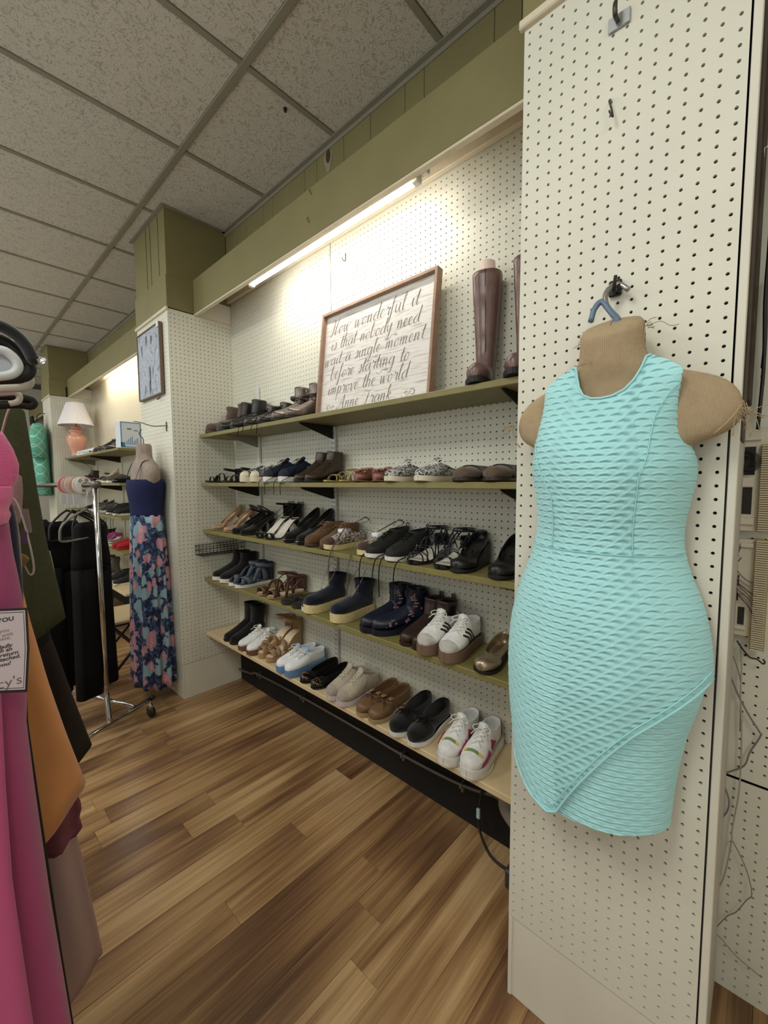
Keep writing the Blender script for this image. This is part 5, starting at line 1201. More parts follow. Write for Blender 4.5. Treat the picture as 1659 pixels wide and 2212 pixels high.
m_ = MB(); m_.grid(np.array([oval(z, a, b, 48) for z, a, b in ((1.435, .155, .093), (1.42, .160, .102), (1.38, .152, .104), (1.33, .140, .098), (1.27, .131, .090), (1.22, .130, .088), (1.205, .132, .088))]), closed=True)
obj('bodice', m_, cloth('navy_bodice', '#22284a'), t, solid=.002)
for sy in (-.085, .085):
    m_ = MB(); m_.tube(crom([(fc[0] - .085, fc[1] + sy*1.1, 1.43), (fc[0] - .066, fc[1] + sy*1.15, 1.49), (fc[0] - .04, fc[1] + sy*1.1, 1.545), (fc[0], fc[1] + sy, 1.557)], 12), .005, 6, flat=.3); obj('strap', m_, MATS['cloth_navy_bodice'], t)
def floral_mat():
    m = mat('floral_print', '#27304f', .85); N, L, b = nodes_of(m); tc = N.new('ShaderNodeTexCoord')
    mp = N.new('ShaderNodeMapping'); mp.inputs['Scale'].default_value = (1, 1, .8); L.new(tc.outputs['Object'], mp.inputs['Vector'])
    prev = None; base = None
    n0 = N.new('ShaderNodeTexNoise'); n0.inputs['Scale'].default_value = 26; n0.inputs['Distortion'].default_value = 2; L.new(mp.outputs[0], n0.inputs['Vector'])
    r0 = N.new('ShaderNodeValToRGB'); r0.color_ramp.elements[0].position = .45; r0.color_ramp.elements[0].color = srgb('#1f2742'); r0.color_ramp.elements[1].position = .62; r0.color_ramp.elements[1].color = srgb('#4c5f8a')
    q = r0.color_ramp.elements.new(.68); q.color = srgb('#5f8f93'); L.new(n0.outputs['Fac'], r0.inputs['Fac'])
    v = N.new('ShaderNodeTexVoronoi'); v.inputs['Scale'].default_value = 15; v.inputs['Randomness'].default_value = .85; L.new(mp.outputs[0], v.inputs['Vector'])
    nd = N.new('ShaderNodeTexNoise'); nd.inputs['Scale'].default_value = 45; L.new(mp.outputs[0], nd.inputs['Vector'])
    ad = N.new('ShaderNodeMath'); ad.operation = 'MULTIPLY_ADD'; ad.inputs[1].default_value = .55; L.new(nd.outputs['Fac'], ad.inputs[0]); L.new(v.outputs['Distance'], ad.inputs[2])
    r1 = N.new('ShaderNodeValToRGB'); e = r1.color_ramp.elements; e[0].position = .74; e[0].color = (1, 1, 1, 1); e[1].position = .77; e[1].color = (0, 0, 0, 1); L.new(ad.outputs[0], r1.inputs['Fac'])
    r2 = N.new('ShaderNodeValToRGB'); e = r2.color_ramp.elements; e[0].position = .32; e[0].color = srgb('#1c2030'); e[1].position = .40; e[1].color = srgb('#dba39d'); q = e.new(.60); q.color = srgb('#b98a98'); L.new(ad.outputs[0], r2.inputs['Fac'])
    hs = N.new('ShaderNodeMix'); hs.data_type = 'RGBA'; hs.inputs[0].default_value = .0
    sel = N.new('ShaderNodeValToRGB'); sel.color_ramp.interpolation = 'CONSTANT'; sel.color_ramp.elements[0].color = (0, 0, 0, 1); sel.color_ramp.elements[1].position = .6; sel.color_ramp.elements[1].color = (1, 1, 1, 1)
    sp = N.new('ShaderNodeSeparateColor'); L.new(v.outputs['Color'], sp.inputs[0]); L.new(sp.outputs[0], sel.inputs['Fac']); L.new(sel.outputs['Color'], hs.inputs[0]); L.new(r2.outputs['Color'], hs.inputs[6]); hs.inputs[7].default_value = srgb('#8fabb4')
    mx = N.new('ShaderNodeMix'); mx.data_type = 'RGBA'; L.new(r1.outputs['Color'], mx.inputs[0]); L.new(r0.outputs['Color'], mx.inputs[6]); L.new(hs.outputs[2], mx.inputs[7]); L.new(mx.outputs[2], b.inputs['Base Color']); return m
G = []
for z in np.linspace(1.212, .10, 26):
    f = (1.212 - z)/1.11; G.append(oval(z + .004*math.sin(9*f), .131 + .055*f, .088 + .03*f, 120, fold=.02 + .085*min(1, f*3), nf=11, ph=f*1.5))
m_ = MB(); m_.grid(np.array(G), closed=True); obj('skirt', m_, floral_mat(), t, solid=.0015)

# ---------------- table lamp, box, far shoes ----------------
lc_ = np.array([1.20, 6.22, SZ[0]])
t = thing('table_lamp', 'pink ceramic table lamp with pleated white shade in the far bay', 'lamp', tuple(lc_))
m_ = MB(); m_.lathe([(.055, 0), (.066, .008), (.065, .02), (.060, .03), (.062, .06), (.085, .12), (.105, .19), (.108, .23), (.095, .265), (.062, .285), (.058, .30), (.075, .31), (.076, .325), (.056, .335), (.048, .36), (.052, .372), (.03, .385), (.012, .39)], lc_, 28); obj('base', m_, mat('salmon_ceramic', '#d59a82', .22, coat=.4), t)
m_ = MB(); m_.lathe([(.008, .38), (.008, .46)], lc_, 10); obj('stem', m_, GOLD, t)
n = 96; G = []
for f in np.linspace(0, 1, 6):
    rr = .242 - .125*f; G.append([(lc_[0] + (rr*(1 + (.012 if k % 2 else -.012)))*math.cos(2*math.pi*k/n)*.74, lc_[1] + (rr*(1 + (.012 if k % 2 else -.012)))*math.sin(2*math.pi*k/n), lc_[2] + .385 + .265*f) for k in range(n)])
m_ = MB(); m_.grid(np.array(G), closed=True); obj('shade', m_, mat('pleated_white_shade', '#e6e0e2', .8), t, smooth=False, solid=.002)
m_ = MB(); m_.tube([(lc_[0] + .04, 6.30, 1.70), (1.36, 6.32, 1.60), (1.30, 6.33, 1.43)], .003, 6); obj('cord', m_, BLK_RUB, t)
bx = thing('carton', 'white and blue product carton standing at the end of the far top shelf', 'box', (1.21, 4.29, SZ[0]))
m_ = MB(); m_.bbox(1.13, 1.30, 4.22, 4.36, SZ[0], SZ[0] + .235, .002); obj('carton_body', m_, mat('white_card', '#d6dde6', .55), bx, smooth=False)
BLU = mat('blue_print', '#4f7fae', .55)
def prn(name, x_0, x_1, z_0, z_1, m): 
    m_ = MB(); m_.box(x_0, x_1, 4.2185, 4.2199, SZ[0] + z_0, SZ[0] + z_1); obj(name, m_, m, bx, smooth=False)
for q in ((1.135, 1.141, .008, .228), (1.289, 1.295, .008, .228), (1.141, 1.289, .222, .228), (1.141, 1.289, .008, .014)): prn('printed_border', *q, BLU)
prn('printed_square', 1.132, 1.166, .010, .050, mat('teal_print', '#2f86a0', .55))
for k in range(7): prn('printed_bar', 1.178 + .014*k, 1.183 + .014*k, .03, .065 + .014*((k*5) % 4), BLU)
prn('printed_mark', 1.185, 1.22, .165, .176, mat('grey_print', '#5a6472', .55)); prn('printed_mark', 1.24, 1.27, .155, .162, MATS['grey_print'])

under(part(bx, 'carton_body'), {'printed_border', 'printed_square', 'printed_bar', 'printed_mark'})
# shoes of the far bay reuse the kinds built above
bykind = {}
for o in list(COL.objects):
    if o.parent is None and o.type == 'EMPTY' and o.get('category') in ('shoe', 'boot', 'sandal'):
        bykind.setdefault(o.name.split('.')[0], o)
def far(kind, y, z, desc, hd=180, x=1.115, swap=None, cat=None):
    src = bykind[kind]; o = copy_tree(src); o.name = kind
    L_ = max(v.co.x for ch in src.children for v in ch.data.vertices if ch.name.startswith(('sole', 'outsole'))); a = math.radians(hd)
    o.scale = (1, 1, 1); o.rotation_euler = (0, 0, a); o.location = (x - L_*math.cos(a), y - L_*math.sin(a), z + .0005)
    tag(o, desc, cat or src['category'], 'shoes on the far bay shelves')
    if swap:
        for ch in o.children_recursive:
            for key, mm in swap.items():
                if ch.name.startswith(key): ch.data = ch.data.copy(); ch.data.materials.clear(); ch.data.materials.append(mm)
LAV = rubber('lavender', '#a88bb8'); STRP = cloth('pale_stripe', '#b9c4d2'); MAG = cloth('magenta', '#b0408a'); RED = cloth('red', '#a02a2c'); YEL = cloth('yellow', '#b8963c'); MAUVE = leather('mauve', '#8d5a60', .5); SILV = leather('silver', '#9a9690', .3, metal=.6); GREYK = cloth('grey_knit2', '#5b5750'); CREAML = leather('cream2', '#cfc3a4', .5)
a1 = 'in the far bay, top shelf'
far('flip_flop', 6.28, z1, 'lavender flip-flop ' + a1 + ', leftmost', swap={'': LAV}); far('flip_flop', 6.10, z1, 'lavender flip-flop ' + a1 + ', second one', swap={'': LAV})
far('low_sneaker', 5.85, z1, 'pale striped low shoe beside the lamp in the far bay', swap={'upper': STRP}); far('low_sneaker', 5.66, z1, 'pale striped low shoe, right one, by the lamp', swap={'upper': STRP})
far('strappy_sandal', 5.42, z1, 'cream sandal ' + a1 + ', left one', swap={'sole': CREAML, 'insole': CREAML}); far('strappy_sandal', 5.27, z1, 'cream sandal ' + a1 + ', right one', swap={'sole': CREAML, 'insole': CREAML})
far('wedge_pump', 5.10, z1, 'brown wedge shoe ' + a1, swap={'upper': DKBROWN, 'sole': DKBROWN}); far('caged_sandal', 4.93, z1, 'dark caged sandal ' + a1 + ', left one'); far('caged_sandal', 4.79, z1, 'dark caged sandal ' + a1 + ', right one', swap={'strap': SILV})
far('round_toe_flat', 4.65, z1, 'shiny black flat beside the carton in the far bay')
a2 = 'in the far bay, second shelf'
for k, (kd, y, d, sw) in enumerate((('thong_sandal', 6.30, 'pale thong sandal', {'': CREAML}), ('strappy_sandal', 6.12, 'black strappy sandal', None), ('snakeskin_bootie', 5.92, 'dark brown bootie', {'upper': DKBROWN}), ('floral_mule', 5.70, 'mauve mule, left one', {'upper': MAUVE, 'petal': MAUVE}), ('floral_mule', 5.52, 'mauve mule, right one', {'upper': MAUVE, 'petal': MAUVE}), ('brown_strap_sandal', 5.30, 'black slide sandal', {'strap': BLK_LEA, 'ankle': BLK_LEA, 'heel': BLK_LEA}), ('slingback_pump', 5.08, 'grey wrapped pump', {'upper': CREAML}), ('low_sneaker', 4.86, 'dark low sneaker, left one', {'upper': GREYK}), ('low_sneaker', 4.68, 'dark low sneaker, right one', {'upper': GREYK}), ('ballet_flat', 4.50, 'black flat', None))): far(kd, y, z2, d + ' ' + a2, swap=sw)
a3 = 'in the far bay, third shelf'
for kd, y, d, sw in (('running_shoe', 5.3, 'charcoal running shoe, left one', {'upper': GREYK, 'toe_cap': GREYK}), ('running_shoe', 5.05, 'charcoal running shoe, right one', {'upper': GREYK, 'toe_cap': GREYK}), ('knit_sneaker', 4.75, 'black sneaker, left one', None), ('knit_sneaker', 4.52, 'black sneaker, right one', None), ('low_sneaker', 5.6, 'black low sneaker', None)): far(kd, y, z3, d + ' ' + a3, swap=sw)
a4 = 'in the far bay, fourth shelf'
for kd, y, d, sw in (('flip_flop', 6.15, 'dark flip-flop', None), ('round_toe_flat', 5.95, 'black and white flat', None), ('low_sneaker', 5.72, 'white spotted low shoe', {'upper': LEOPARD}), ('knit_sneaker', 5.45, 'black sneaker', None), ('running_shoe', 5.15, 'magenta running shoe', {'upper': MAG, 'toe_cap': MAG}), ('thong_sandal', 4.98, 'yellow sandal', {'': YEL}), ('leopard_sneaker', 4.80, 'silver and white sneaker', {'upper': SILV}), ('low_sneaker', 4.60, 'red low shoe, left one', {'upper': RED, 'sole': RED}), ('low_sneaker', 4.46, 'red low shoe, right one', {'upper': RED, 'sole': RED})): far(kd, y, z4, d + ' ' + a4, swap=sw)
a5 = 'in the far bay, lowest shelf'
for kd, y, d, sw in (('suede_ankle_boot', 6.20, 'dark brown boot', {'upper': DKBROWN}), ('buckle_boot', 6.02, 'dark buckled boot', {'upper': DKBROWN}), ('knit_trainer', 5.72, 'beige trainer', None), ('slouch_boot', 5.45, 'grey suede boot, left one', {'upper': GREYK}), ('slouch_boot', 5.28, 'grey suede boot, right one', {'upper': GREYK}), ('ballet_flat', 5.08, 'silver flat', {'upper': SILV, 'patent': SILV}), ('knit_sneaker', 4.86, 'black sneaker, left one', None), ('knit_sneaker', 4.64, 'black sneaker, right one', None)): far(kd, y, z5, d + ' ' + a5, swap=sw)

# ---------------- teal patterned top hung on the far pillar ----------------
def teal_mat():
    m = mat('teal_diamond_knit', '#5fa08c', .9); N, L, b = nodes_of(m); tc = N.new('ShaderNodeTexCoord'); sp = N.new('ShaderNodeSeparateXYZ'); L.new(tc.outputs['Object'], sp.inputs[0])
    xy = N.new('ShaderNodeMath'); xy.operation = 'ADD'; L.new(sp.outputs['X'], xy.inputs[0]); L.new(sp.outputs['Y'], xy.inputs[1]); outs = []
    for op in ('ADD', 'SUBTRACT'):
        a = N.new('ShaderNodeMath'); a.operation = op; L.new(xy.outputs[0], a.inputs[0]); L.new(sp.outputs['Z'], a.inputs[1])
        s = N.new('ShaderNodeMath'); s.operation = 'MULTIPLY'; s.inputs[1].default_value = 9; L.new(a.outputs[0], s.inputs[0]); f = N.new('ShaderNodeMath'); f.operation = 'FRACT'; L.new(s.outputs[0], f.inputs[0])
        g = N.new('ShaderNodeMath'); g.operation = 'LESS_THAN'; g.inputs[1].default_value = .10; L.new(f.outputs[0], g.inputs[0]); outs.append(g)
    mxm = N.new('ShaderNodeMath'); mxm.operation = 'MAXIMUM'; L.new(outs[0].outputs[0], mxm.inputs[0]); L.new(outs[1].outputs[0], mxm.inputs[1])
    mx = N.new('ShaderNodeMix'); mx.data_type = 'RGBA'; L.new(mxm.outputs[0], mx.inputs[0]); mx.inputs[6].default_value = srgb('#5fa892'); mx.inputs[7].default_value = srgb('#a9cdbb'); L.new(mx.outputs[2], b.inputs['Base Color']); return m
tq = np.array([.90, 6.72])
t = thing('teal_top', 'teal knit top with pale diamond lines hanging on the far pillar', 'top', (tq[0], tq[1], 1.25))
def body(levels, cx, cy, ax, n=44, fold=.03, nf=7):
    """ax = unit direction of the wide side"""
    G = []; ax = np.array(ax); pr = np.array([-ax[1], ax[0]])
    for i, (z, wl, wr, d) in enumerate(levels):
        ring = []
        for k in range(n):
            th = 2*math.pi*k/n; c, s_ = math.cos(th), math.sin(th); w_ = wl if c < 0 else wr; f = 1 + fold*math.cos(nf*th + i*.35)
            p = np.array([cx, cy]) + ax*w_*math.copysign(abs(c)**.8, c) + pr*d*s_*f; ring.append((p[0], p[1], z))
        G.append(ring)
    m_ = MB(); m_.grid(np.array(G), closed=True); return m_
TEAL = teal_mat()
obj('bodice', body([(2.16, .03, .03, .03), (2.15, .08, .08, .045), (2.10, .20, .20, .06), (2.05, .26, .26, .07), (1.85, .25, .25, .08), (1.6, .25, .25, .08), (1.26, .27, .27, .085)], tq[0], tq[1], (0, 1)), TEAL, t, solid=.003)
obj('sleeve', body([(2.08, .03, .05, .06), (1.95, .06, .09, .065), (1.72, .07, .10, .07)], tq[0] - .04, tq[1] - .26, (0, 1)), TEAL, t, solid=.003)
m_ = MB(); m_.tube(crom([(tq[0], tq[1], 2.15), (tq[0], tq[1], 2.22), (tq[0] + .02, tq[1] - .04, 2.27), (tq[0] + .08, tq[1] - .05, 2.28)], 12), .004, 6)
tag(obj('coat_hanger', m_, WIRE), 'black wire hanger holding the teal top on the far pillar', 'hanger')
m_ = MB(); m_.add([(tq[0]-.05, 6.62, 2.15), (tq[0]-.05, 6.88, 2.15), (tq[0]-.05, 6.84, 2.24), (tq[0]-.05, 6.68, 2.24), (tq[0]-.035, 6.62, 2.15), (tq[0]-.035, 6.88, 2.15), (tq[0]-.035, 6.84, 2.24), (tq[0]-.035, 6.68, 2.24)], [(0,1,2,3),(7,6,5,4),(0,4,5,1),(1,5,6,2),(2,6,7,3),(3,7,4,0)])
obj('black_collar', m_, BLK_CLOTH, t, smooth=False)
# ---------------- garments on the rack at the left edge ----------------
RX = -0.17
def garment(edge_px, Y, depth, left=.42, tilt=None, fold=.10, nf=9, n=64, top=None, smooth=True):
    """body whose right-hand outline passes through the given photo points at distance Y"""
    P = np.array([on(u, v, 'Y', Y)[[0, 2]] for u, v in edge_px])
    if top is not None: P = np.vstack([[[RX + top[0], top[1]]], P])
    o = np.argsort(-P[:, 1]); P = P[o]; zs = np.linspace(P[0, 1], P[-1, 1], max(16, int((P[0, 1] - P[-1, 1])/.03)))
    xr = np.interp(-zs, -P[:, 1], P[:, 0]); G = []
    for i, z in enumerate(zs):
        ring = []; wr = xr[i] - RX; wl = min(left, wr + .05)
        f_low = min(1.0, i/len(zs)*2)
        for k in range(n):
            th = 2*math.pi*k/n; c, s_ = math.cos(th), math.sin(th); w_ = wr if c > 0 else wl
            x = RX + w_*math.copysign(abs(c)**.55, c)
            y = Y + depth*math.copysign(abs(s_)**.8, s_)*(1 + fold*f_low*math.cos(nf*th + z*3.0)) + .006*f_low*math.sin(x*75 + z*2)
            zz = z + (tilt*(x - xr[i])*(i/(len(zs)-1))**4 if tilt else 0)
            ring.append((x, y, zz))
        G.append(ring)
    m_ = MB(); m_.grid(np.array(G), closed=True); return m_
def satin(n, c, **k): return mat('satin_' + n, c, .55, vary=.06, vscale=8, bump=.15, bscale=700, sheen=.3, **k)
PINK = satin('magenta', '#b04178'); HOT = mat('hot_pink_fleece', '#f0659f', .95, bump=.9, bscale=240, sheen=.5); ORANGE = satin('orange', '#f0a160'); MAUV = mat('mauve_tulle', '#c8a5a0', .8, alpha=.92, bump=.2, bscale=900); BRN = mat('brown_crepe', '#2a1e1a', .8, vary=.08, vscale=20); OLIVE = cloth('olive_jacket', '#4c4d36'); WINE = mat('wine_ruffle', '#8a4a58', .7, alpha=.85); BLKD = mat('black_crepe', '#0f0d0e', .75)
t = thing('pink_dress', 'long magenta dress with fuzzy pink collar at the front of the left rack', 'dress', (RX, .80, .3))
obj('skirt', garment([(12, 1100), (22, 1180), (40, 1262), (50, 1320), (56, 1420), (54, 1560), (72, 1700), (108, 1950), (150, 2200), (178, 2400)], .80, .05, fold=.25, nf=7), PINK, t, solid=.002)
obj('front_panel', garment([(-8, 1300), (-2, 1500), (8, 1700), (22, 1900), (48, 2080), (75, 2260), (90, 2400)], .745, .006, fold=.2, nf=5), satin('bright_magenta', '#c44f84'), t, solid=.002)
obj('collar', garment([(2, 935), (24, 968), (38, 1003), (37, 1030), (28, 1046), (22, 1080), (8, 1105)], .79, .045, fold=.05, nf=5), HOT, t, solid=.002)
obj('ruffle', garment([(20, 1050), (26, 1075), (16, 1100), (22, 1112), (14, 1130)], .785, .05, fold=.3, nf=9), HOT, t, solid=.002)
# hang tag with the store's lettering
TY_ = .728
def tp(u, v): return on(u, v, 'Y', TY_)
t = thing('hang_tag', 'white printed card tag with black border pinned to the magenta dress', 'tag', tuple(tp(0, 1495)))
BLKP = mat('black_print', '#2a2228', .6); TAGW = mat('tag_card', '#d8c9cf', .5)
def poly(name, px, y, m, parent, th=.0006):
    P = [on(u, v, 'Y', TY_) for u, v in px]; n = len(P); m_ = MB(); m_.add([(p[0], y, p[2]) for p in P] + [(p[0], y + th, p[2]) for p in P], [tuple(range(n))[::-1], tuple(range(n, 2*n))] + [(i, (i+1) % n, n+(i+1) % n, n+i) for i in range(n)]); return obj(name, m_, m, parent, smooth=False)
poly('card', [(-85, 1319), (59, 1313), (64, 1400), (59, 1495), (-85, 1501)], TY_, BLKP, t, .0012)
poly('inset', [(-81, 1324), (54, 1318), (58, 1400), (54, 1489), (-81, 1495)], TY_ - .0004, TAGW, t, .0004)
poly('rule', [(-78, 1327), (51, 1321), (55, 1400), (51, 1486), (-78, 1492)], TY_ - .0007, BLKP, t, .0002)
poly('face', [(-77, 1328.5), (50, 1322.5), (53.5, 1400), (50, 1484.5), (-77, 1490.5)], TY_ - .0010, TAGW, t, .0002)
GREYP = mat('grey_print2', '#7a6d76', .6)
for body_, u, v, sz, mm, bold, shr in (('THANK YOU', 30, 1339, 11, BLKP, .0002, 0), ('e you', 20, 1363, 9.5, GREYP, 0, 0), ('ed with', 29, 1371, 9.5, GREYP, 0, 0), ('chase.', 24, 1379, 9.5, GREYP, 0, 0), ('gladly', 26, 1396, 10, BLKP, .00015, .2), ('ith an', 26, 1404, 10, BLKP, .00015, .2), ('or return', 39, 1411, 10, BLKP, .00015, .2), ('g attached.', 44, 1419, 10, BLKP, .00015, .2), ('k you!', 23, 1435, 10, BLKP, .00015, .2), ("macy's", 49, 1474, 25, GREYP, 0, 0)):
    p0 = tp(u, v); sc_ = np.linalg.norm(tp(u, v) - tp(u, v - sz))
    me = text_mesh(body_, sc_*1.12, align='RIGHT', shear=shr, bold=bold)
    me.transform(Matrix(((1, 0, 0, p0[0]), (0, 0, -1, TY_ - .0012), (0, 1, 0, p0[2]), (0, 0, 0, 1)))); obj('print_line', me, mm, t, smooth=False)
under(part(t, 'face'), {'print_line'})
t = thing('black_dress', 'narrow black dress between the magenta and orange dresses', 'dress', (RX, .92, .3)); obj('skirt', garment([(30, 1250), (50, 1400), (58, 1560), (78, 1700), (103, 1870), (130, 2050), (156, 2212), (175, 2400)], .92, .03, fold=.15), BLKD, t, solid=.002)
t = thing('orange_dress', 'orange dress with slanting hem on the left rack', 'dress', (RX, 1.05, .7)); obj('skirt', garment([(30, 1200), (52, 1300), (62, 1340), (100, 1470), (140, 1582), (183, 1690)], 1.05, .045, tilt=.85, fold=.12), ORANGE, t, solid=.002)
t = thing('mauve_dress', 'sheer mauve tulle dress below the orange hem', 'dress', (RX, 1.14, .3)); obj('skirt', garment([(120, 1600), (150, 1740), (176, 1850), (200, 1960), (219, 2052)], 1.14, .035, tilt=.8, fold=.3, nf=13), MAUV, t, solid=.0015)
obj('wine_flounce', garment([(130, 1660), (165, 1715), (176, 1740), (170, 1765), (177, 1785), (165, 1800)], 1.10, .04, fold=.4, nf=13), WINE, t, solid=.0015)
t = thing('brown_skirt', 'dark brown garment behind the orange dress', 'skirt', (RX, 1.42, .6)); obj('skirt', garment([(60, 1250), (95, 1335), (108, 1375), (150, 1490), (197, 1608)], 1.42, .05, tilt=.6, fold=.06), BRN, t, solid=.002)
t = thing('black_blouse', 'black garment between the olive jacket and orange dress', 'blouse', (RX, 1.30, 1.0)); obj('bodice', garment([(20, 1000), (60, 1180), (85, 1280), (104, 1345), (108, 1380)], 1.30, .04, tilt=.5), BLKD, t, solid=.002)
t = thing('olive_jacket', 'olive green jacket with long sleeve on the left rack', 'jacket', (RX, 1.18, 1.05))
obj('sleeve', garment([(30, 858), (50, 892), (62, 960), (76, 1050), (100, 1180), (124, 1270), (138, 1332)], 1.18, .055, tilt=.45, fold=.04, nf=5), OLIVE, t, solid=.003)
m_ = MB(); m_.tube([on(u, v, 'Y', 1.24) for u, v in ((106, 1190), (114, 1225), (121, 1262), (123, 1280))], .0022, 5); obj('cream_edge', m_, cloth('cream_edge', '#b8ae94'), t)
t = thing('navy_velvet_top', 'dark navy velvet top behind the pink collar', 'top', (RX, .90, 1.15)); obj('bodice', garment([(8, 1060), (26, 1095), (34, 1130), (40, 1190), (46, 1250), (48, 1300)], .90, .03), mat('navy_velvet', '#1d1a38', .9, bump=.4, bscale=300, sheen=.4), t, solid=.002)
t = thing('camisole', 'pale lace-edged camisole with long loop strap on the left rack', 'camisole', (RX, .97, 1.15))
m_ = MB(); m_.tube(crom([on(u, v, 'Y', .96) for u, v in ((18, 1082), (27, 1076), (38, 1090), (52, 1130), (64, 1175), (72, 1215), (72, 1236), (64, 1241), (52, 1220), (44, 1200))], 36), .0042, 6, flat=.35); obj('strap', m_, cloth('ivory_strap', '#d5c9bd'), t)
obj('lace_edge', garment([(22, 1085), (34, 1110), (42, 1160), (46, 1215), (47, 1245)], .93, .014, fold=.3), cloth('ivory_lace', '#a89c94'), t, solid=.001)
obj('gold_trim', garment([(40, 1195), (56, 1200), (62, 1206), (52, 1222), (44, 1226)], .95, .01), mat('ochre_trim', '#8a6a3a', .7), t, solid=.001)
t = thing('dusty_pink_top', 'dusty pink strappy top behind the pink collar', 'top', (RX, 1.00, 1.2)); obj('bodice', garment([(5, 980), (30, 1020), (44, 1030), (46, 1060), (44, 1100), (40, 1130)], 1.00, .03), cloth('dusty_pink', '#a98684'), t, solid=.002)
m_ = MB(); m_.tube(crom([on(u, v, 'Y', .98) for u, v in ((20, 882), (12, 905), (3, 940), (-4, 970))], 12), .006, 6, flat=.3); obj('strap', m_, MATS['cloth_dusty_pink'], t)
m_ = MB(); A = [on(u, v, 'Y', 1.04) for u, v in ((46, 1098), (62, 1100), (70, 1150), (58, 1152))]; m_.add(A + [a + (0, .002, 0) for a in A], [(3,2,1,0), (4,5,6,7), (0,1,5,4), (1,2,6,5), (2,3,7,6), (3,0,4,7)])
tag(obj('price_card', m_, mat('mauve_card', '#a08a90', .7), smooth=False), 'small blank mauve card hanging beside the olive jacket', 'tag')
m_ = MB(); A = [on(u, v, 'Y', .94) for u, v in ((46, 1138), (58, 1150), (60, 1175), (44, 1172))]; m_.add(A + [a + (0, .002, 0) for a in A], [(3,2,1,0), (4,5,6,7), (0,1,5,4), (1,2,6,5), (2,3,7,6), (3,0,4,7)])
tag(obj('purple_label', m_, mat('purple_card', '#6a4a72', .7), smooth=False), 'small purple label beside the ivory strap', 'tag')
# hangers
def hanger(label, px, Y, r, m, flat=1.0, tip=None, n=26):
    t = thing('coat_hanger', label, 'hanger', (RX, Y, 1.6), group='hangers on the left rack')
    P = crom([on(u, v, 'Y', Y) for u, v in px], n); m_ = MB(); m_.tube(P, r, 10, flat=flat); obj('shoulder', m_, m, t)
    m_ = MB(); m_.tube(crom([(RX, Y, 1.69), (RX, Y, 1.76), (RX + .02, Y, 1.80), (RX, Y, 1.83), (RX - .015, Y, 1.815)], 12), .002, 6); m_.tube([P[0], (RX, Y, 1.69)], r*.8, 8); obj('hook', m_, mat('hook_steel', '#9a9a98', .3, .9), t)
    if tip: 
        m_ = MB(); m_.tube(crom([on(u, v, 'Y', Y) for u, v in tip], 10), [.005, .007, .009, .0095, .0095, .009, .008, .0065, .004, .001], 10); obj('tip', m_, mat('clear_plastic', '#f0f0ec', .08, trans=.9), t)
VELV = mat('black_velvet', '#16161a', .9, sheen=.4); WHP = mat('white_plastic', '#d9dadb', .35); IVP = mat('ivory_plastic', '#c9c2b4', .4)
hanger('thick black velvet hanger, topmost on the left rack', [(-60, 690), (0, 704), (35, 724), (58, 750), (70, 775), (73, 777)], .78, .0125, VELV, .6)
hanger('clear plastic hanger tip behind the topmost black hanger', [(-60, 730), (0, 735), (40, 748), (70, 768)], .84, .006, MATS.get('clear_plastic') or WHP, 1.0, tip=[(68, 764), (76, 770), (86, 778), (91, 783), (88, 788)])
hanger('black plastic hanger curving below the topmost one', [(-60, 722), (0, 735), (28, 752), (46, 778), (62, 788), (64, 800), (55, 812), (30, 816), (0, 818), (-40, 818)], .80, .008, BLK_RUB)
hanger('broad white plastic hanger end on the left rack', [(-60, 752), (0, 756), (22, 766), (36, 782), (38, 796), (26, 808), (0, 813), (-40, 814)], .76, .006, WHP)
m_ = MB(); P = [on(u, v, 'Y', .765) for u, v in ((-40, 755), (0, 760), (22, 770), (34, 784), (34, 796), (22, 806), (0, 810), (-40, 812))]; m_.add(P + [p + (0, .003, 0) for p in P], [tuple(range(8))[::-1], tuple(range(8, 16))] + [(i, (i+1) % 8, 8+(i+1) % 8, 8+i) for i in range(8)])
whb = [o for o in COL.objects if o.get('label') == 'broad white plastic hanger end on the left rack'][0]; obj('web', m_, mat('white_web', '#c3cad2', .4), whb, smooth=False)
hanger('ivory plastic hanger end below the white one', [(-60, 846), (0, 840), (45, 838), (62, 832), (64, 820), (52, 814), (30, 815)], .86, .006, IVP)
hanger('black hanger with notched end, lowest on the left rack', [(-60, 860), (0, 856), (40, 858), (66, 864), (73, 870), (66, 878), (40, 874), (0, 876), (-40, 878)], .90, .006, BLK_RUB)
hanger('small ivory hanger tip above the olive jacket', [(-60, 852), (0, 850), (30, 848), (42, 856), (38, 868), (20, 872)], .88, .0045, IVP)
t = thing('clothes_rack', 'chrome rail holding the dresses at the left edge', 'rack', (RX, 1.2, 0))
CHROME = mat('chrome', '#c8c8c8', .12, 1.0)
m_ = MB(); m_.tube([(RX, .3, 1.835), (RX, 2.2, 1.835)], .0125, 12); obj('rail', m_, CHROME, t)
for y in (.3, 2.2):
    m_ = MB(); m_.tube([(RX, y, 0.04), (RX, y, 1.835)], .0125, 12); obj('upright', m_, CHROME, t)
    m_ = MB(); m_.tube([(RX - .25, y, 0.04), (RX + .12, y, .04)], .0125, 12); obj('foot_bar', m_, CHROME, t)

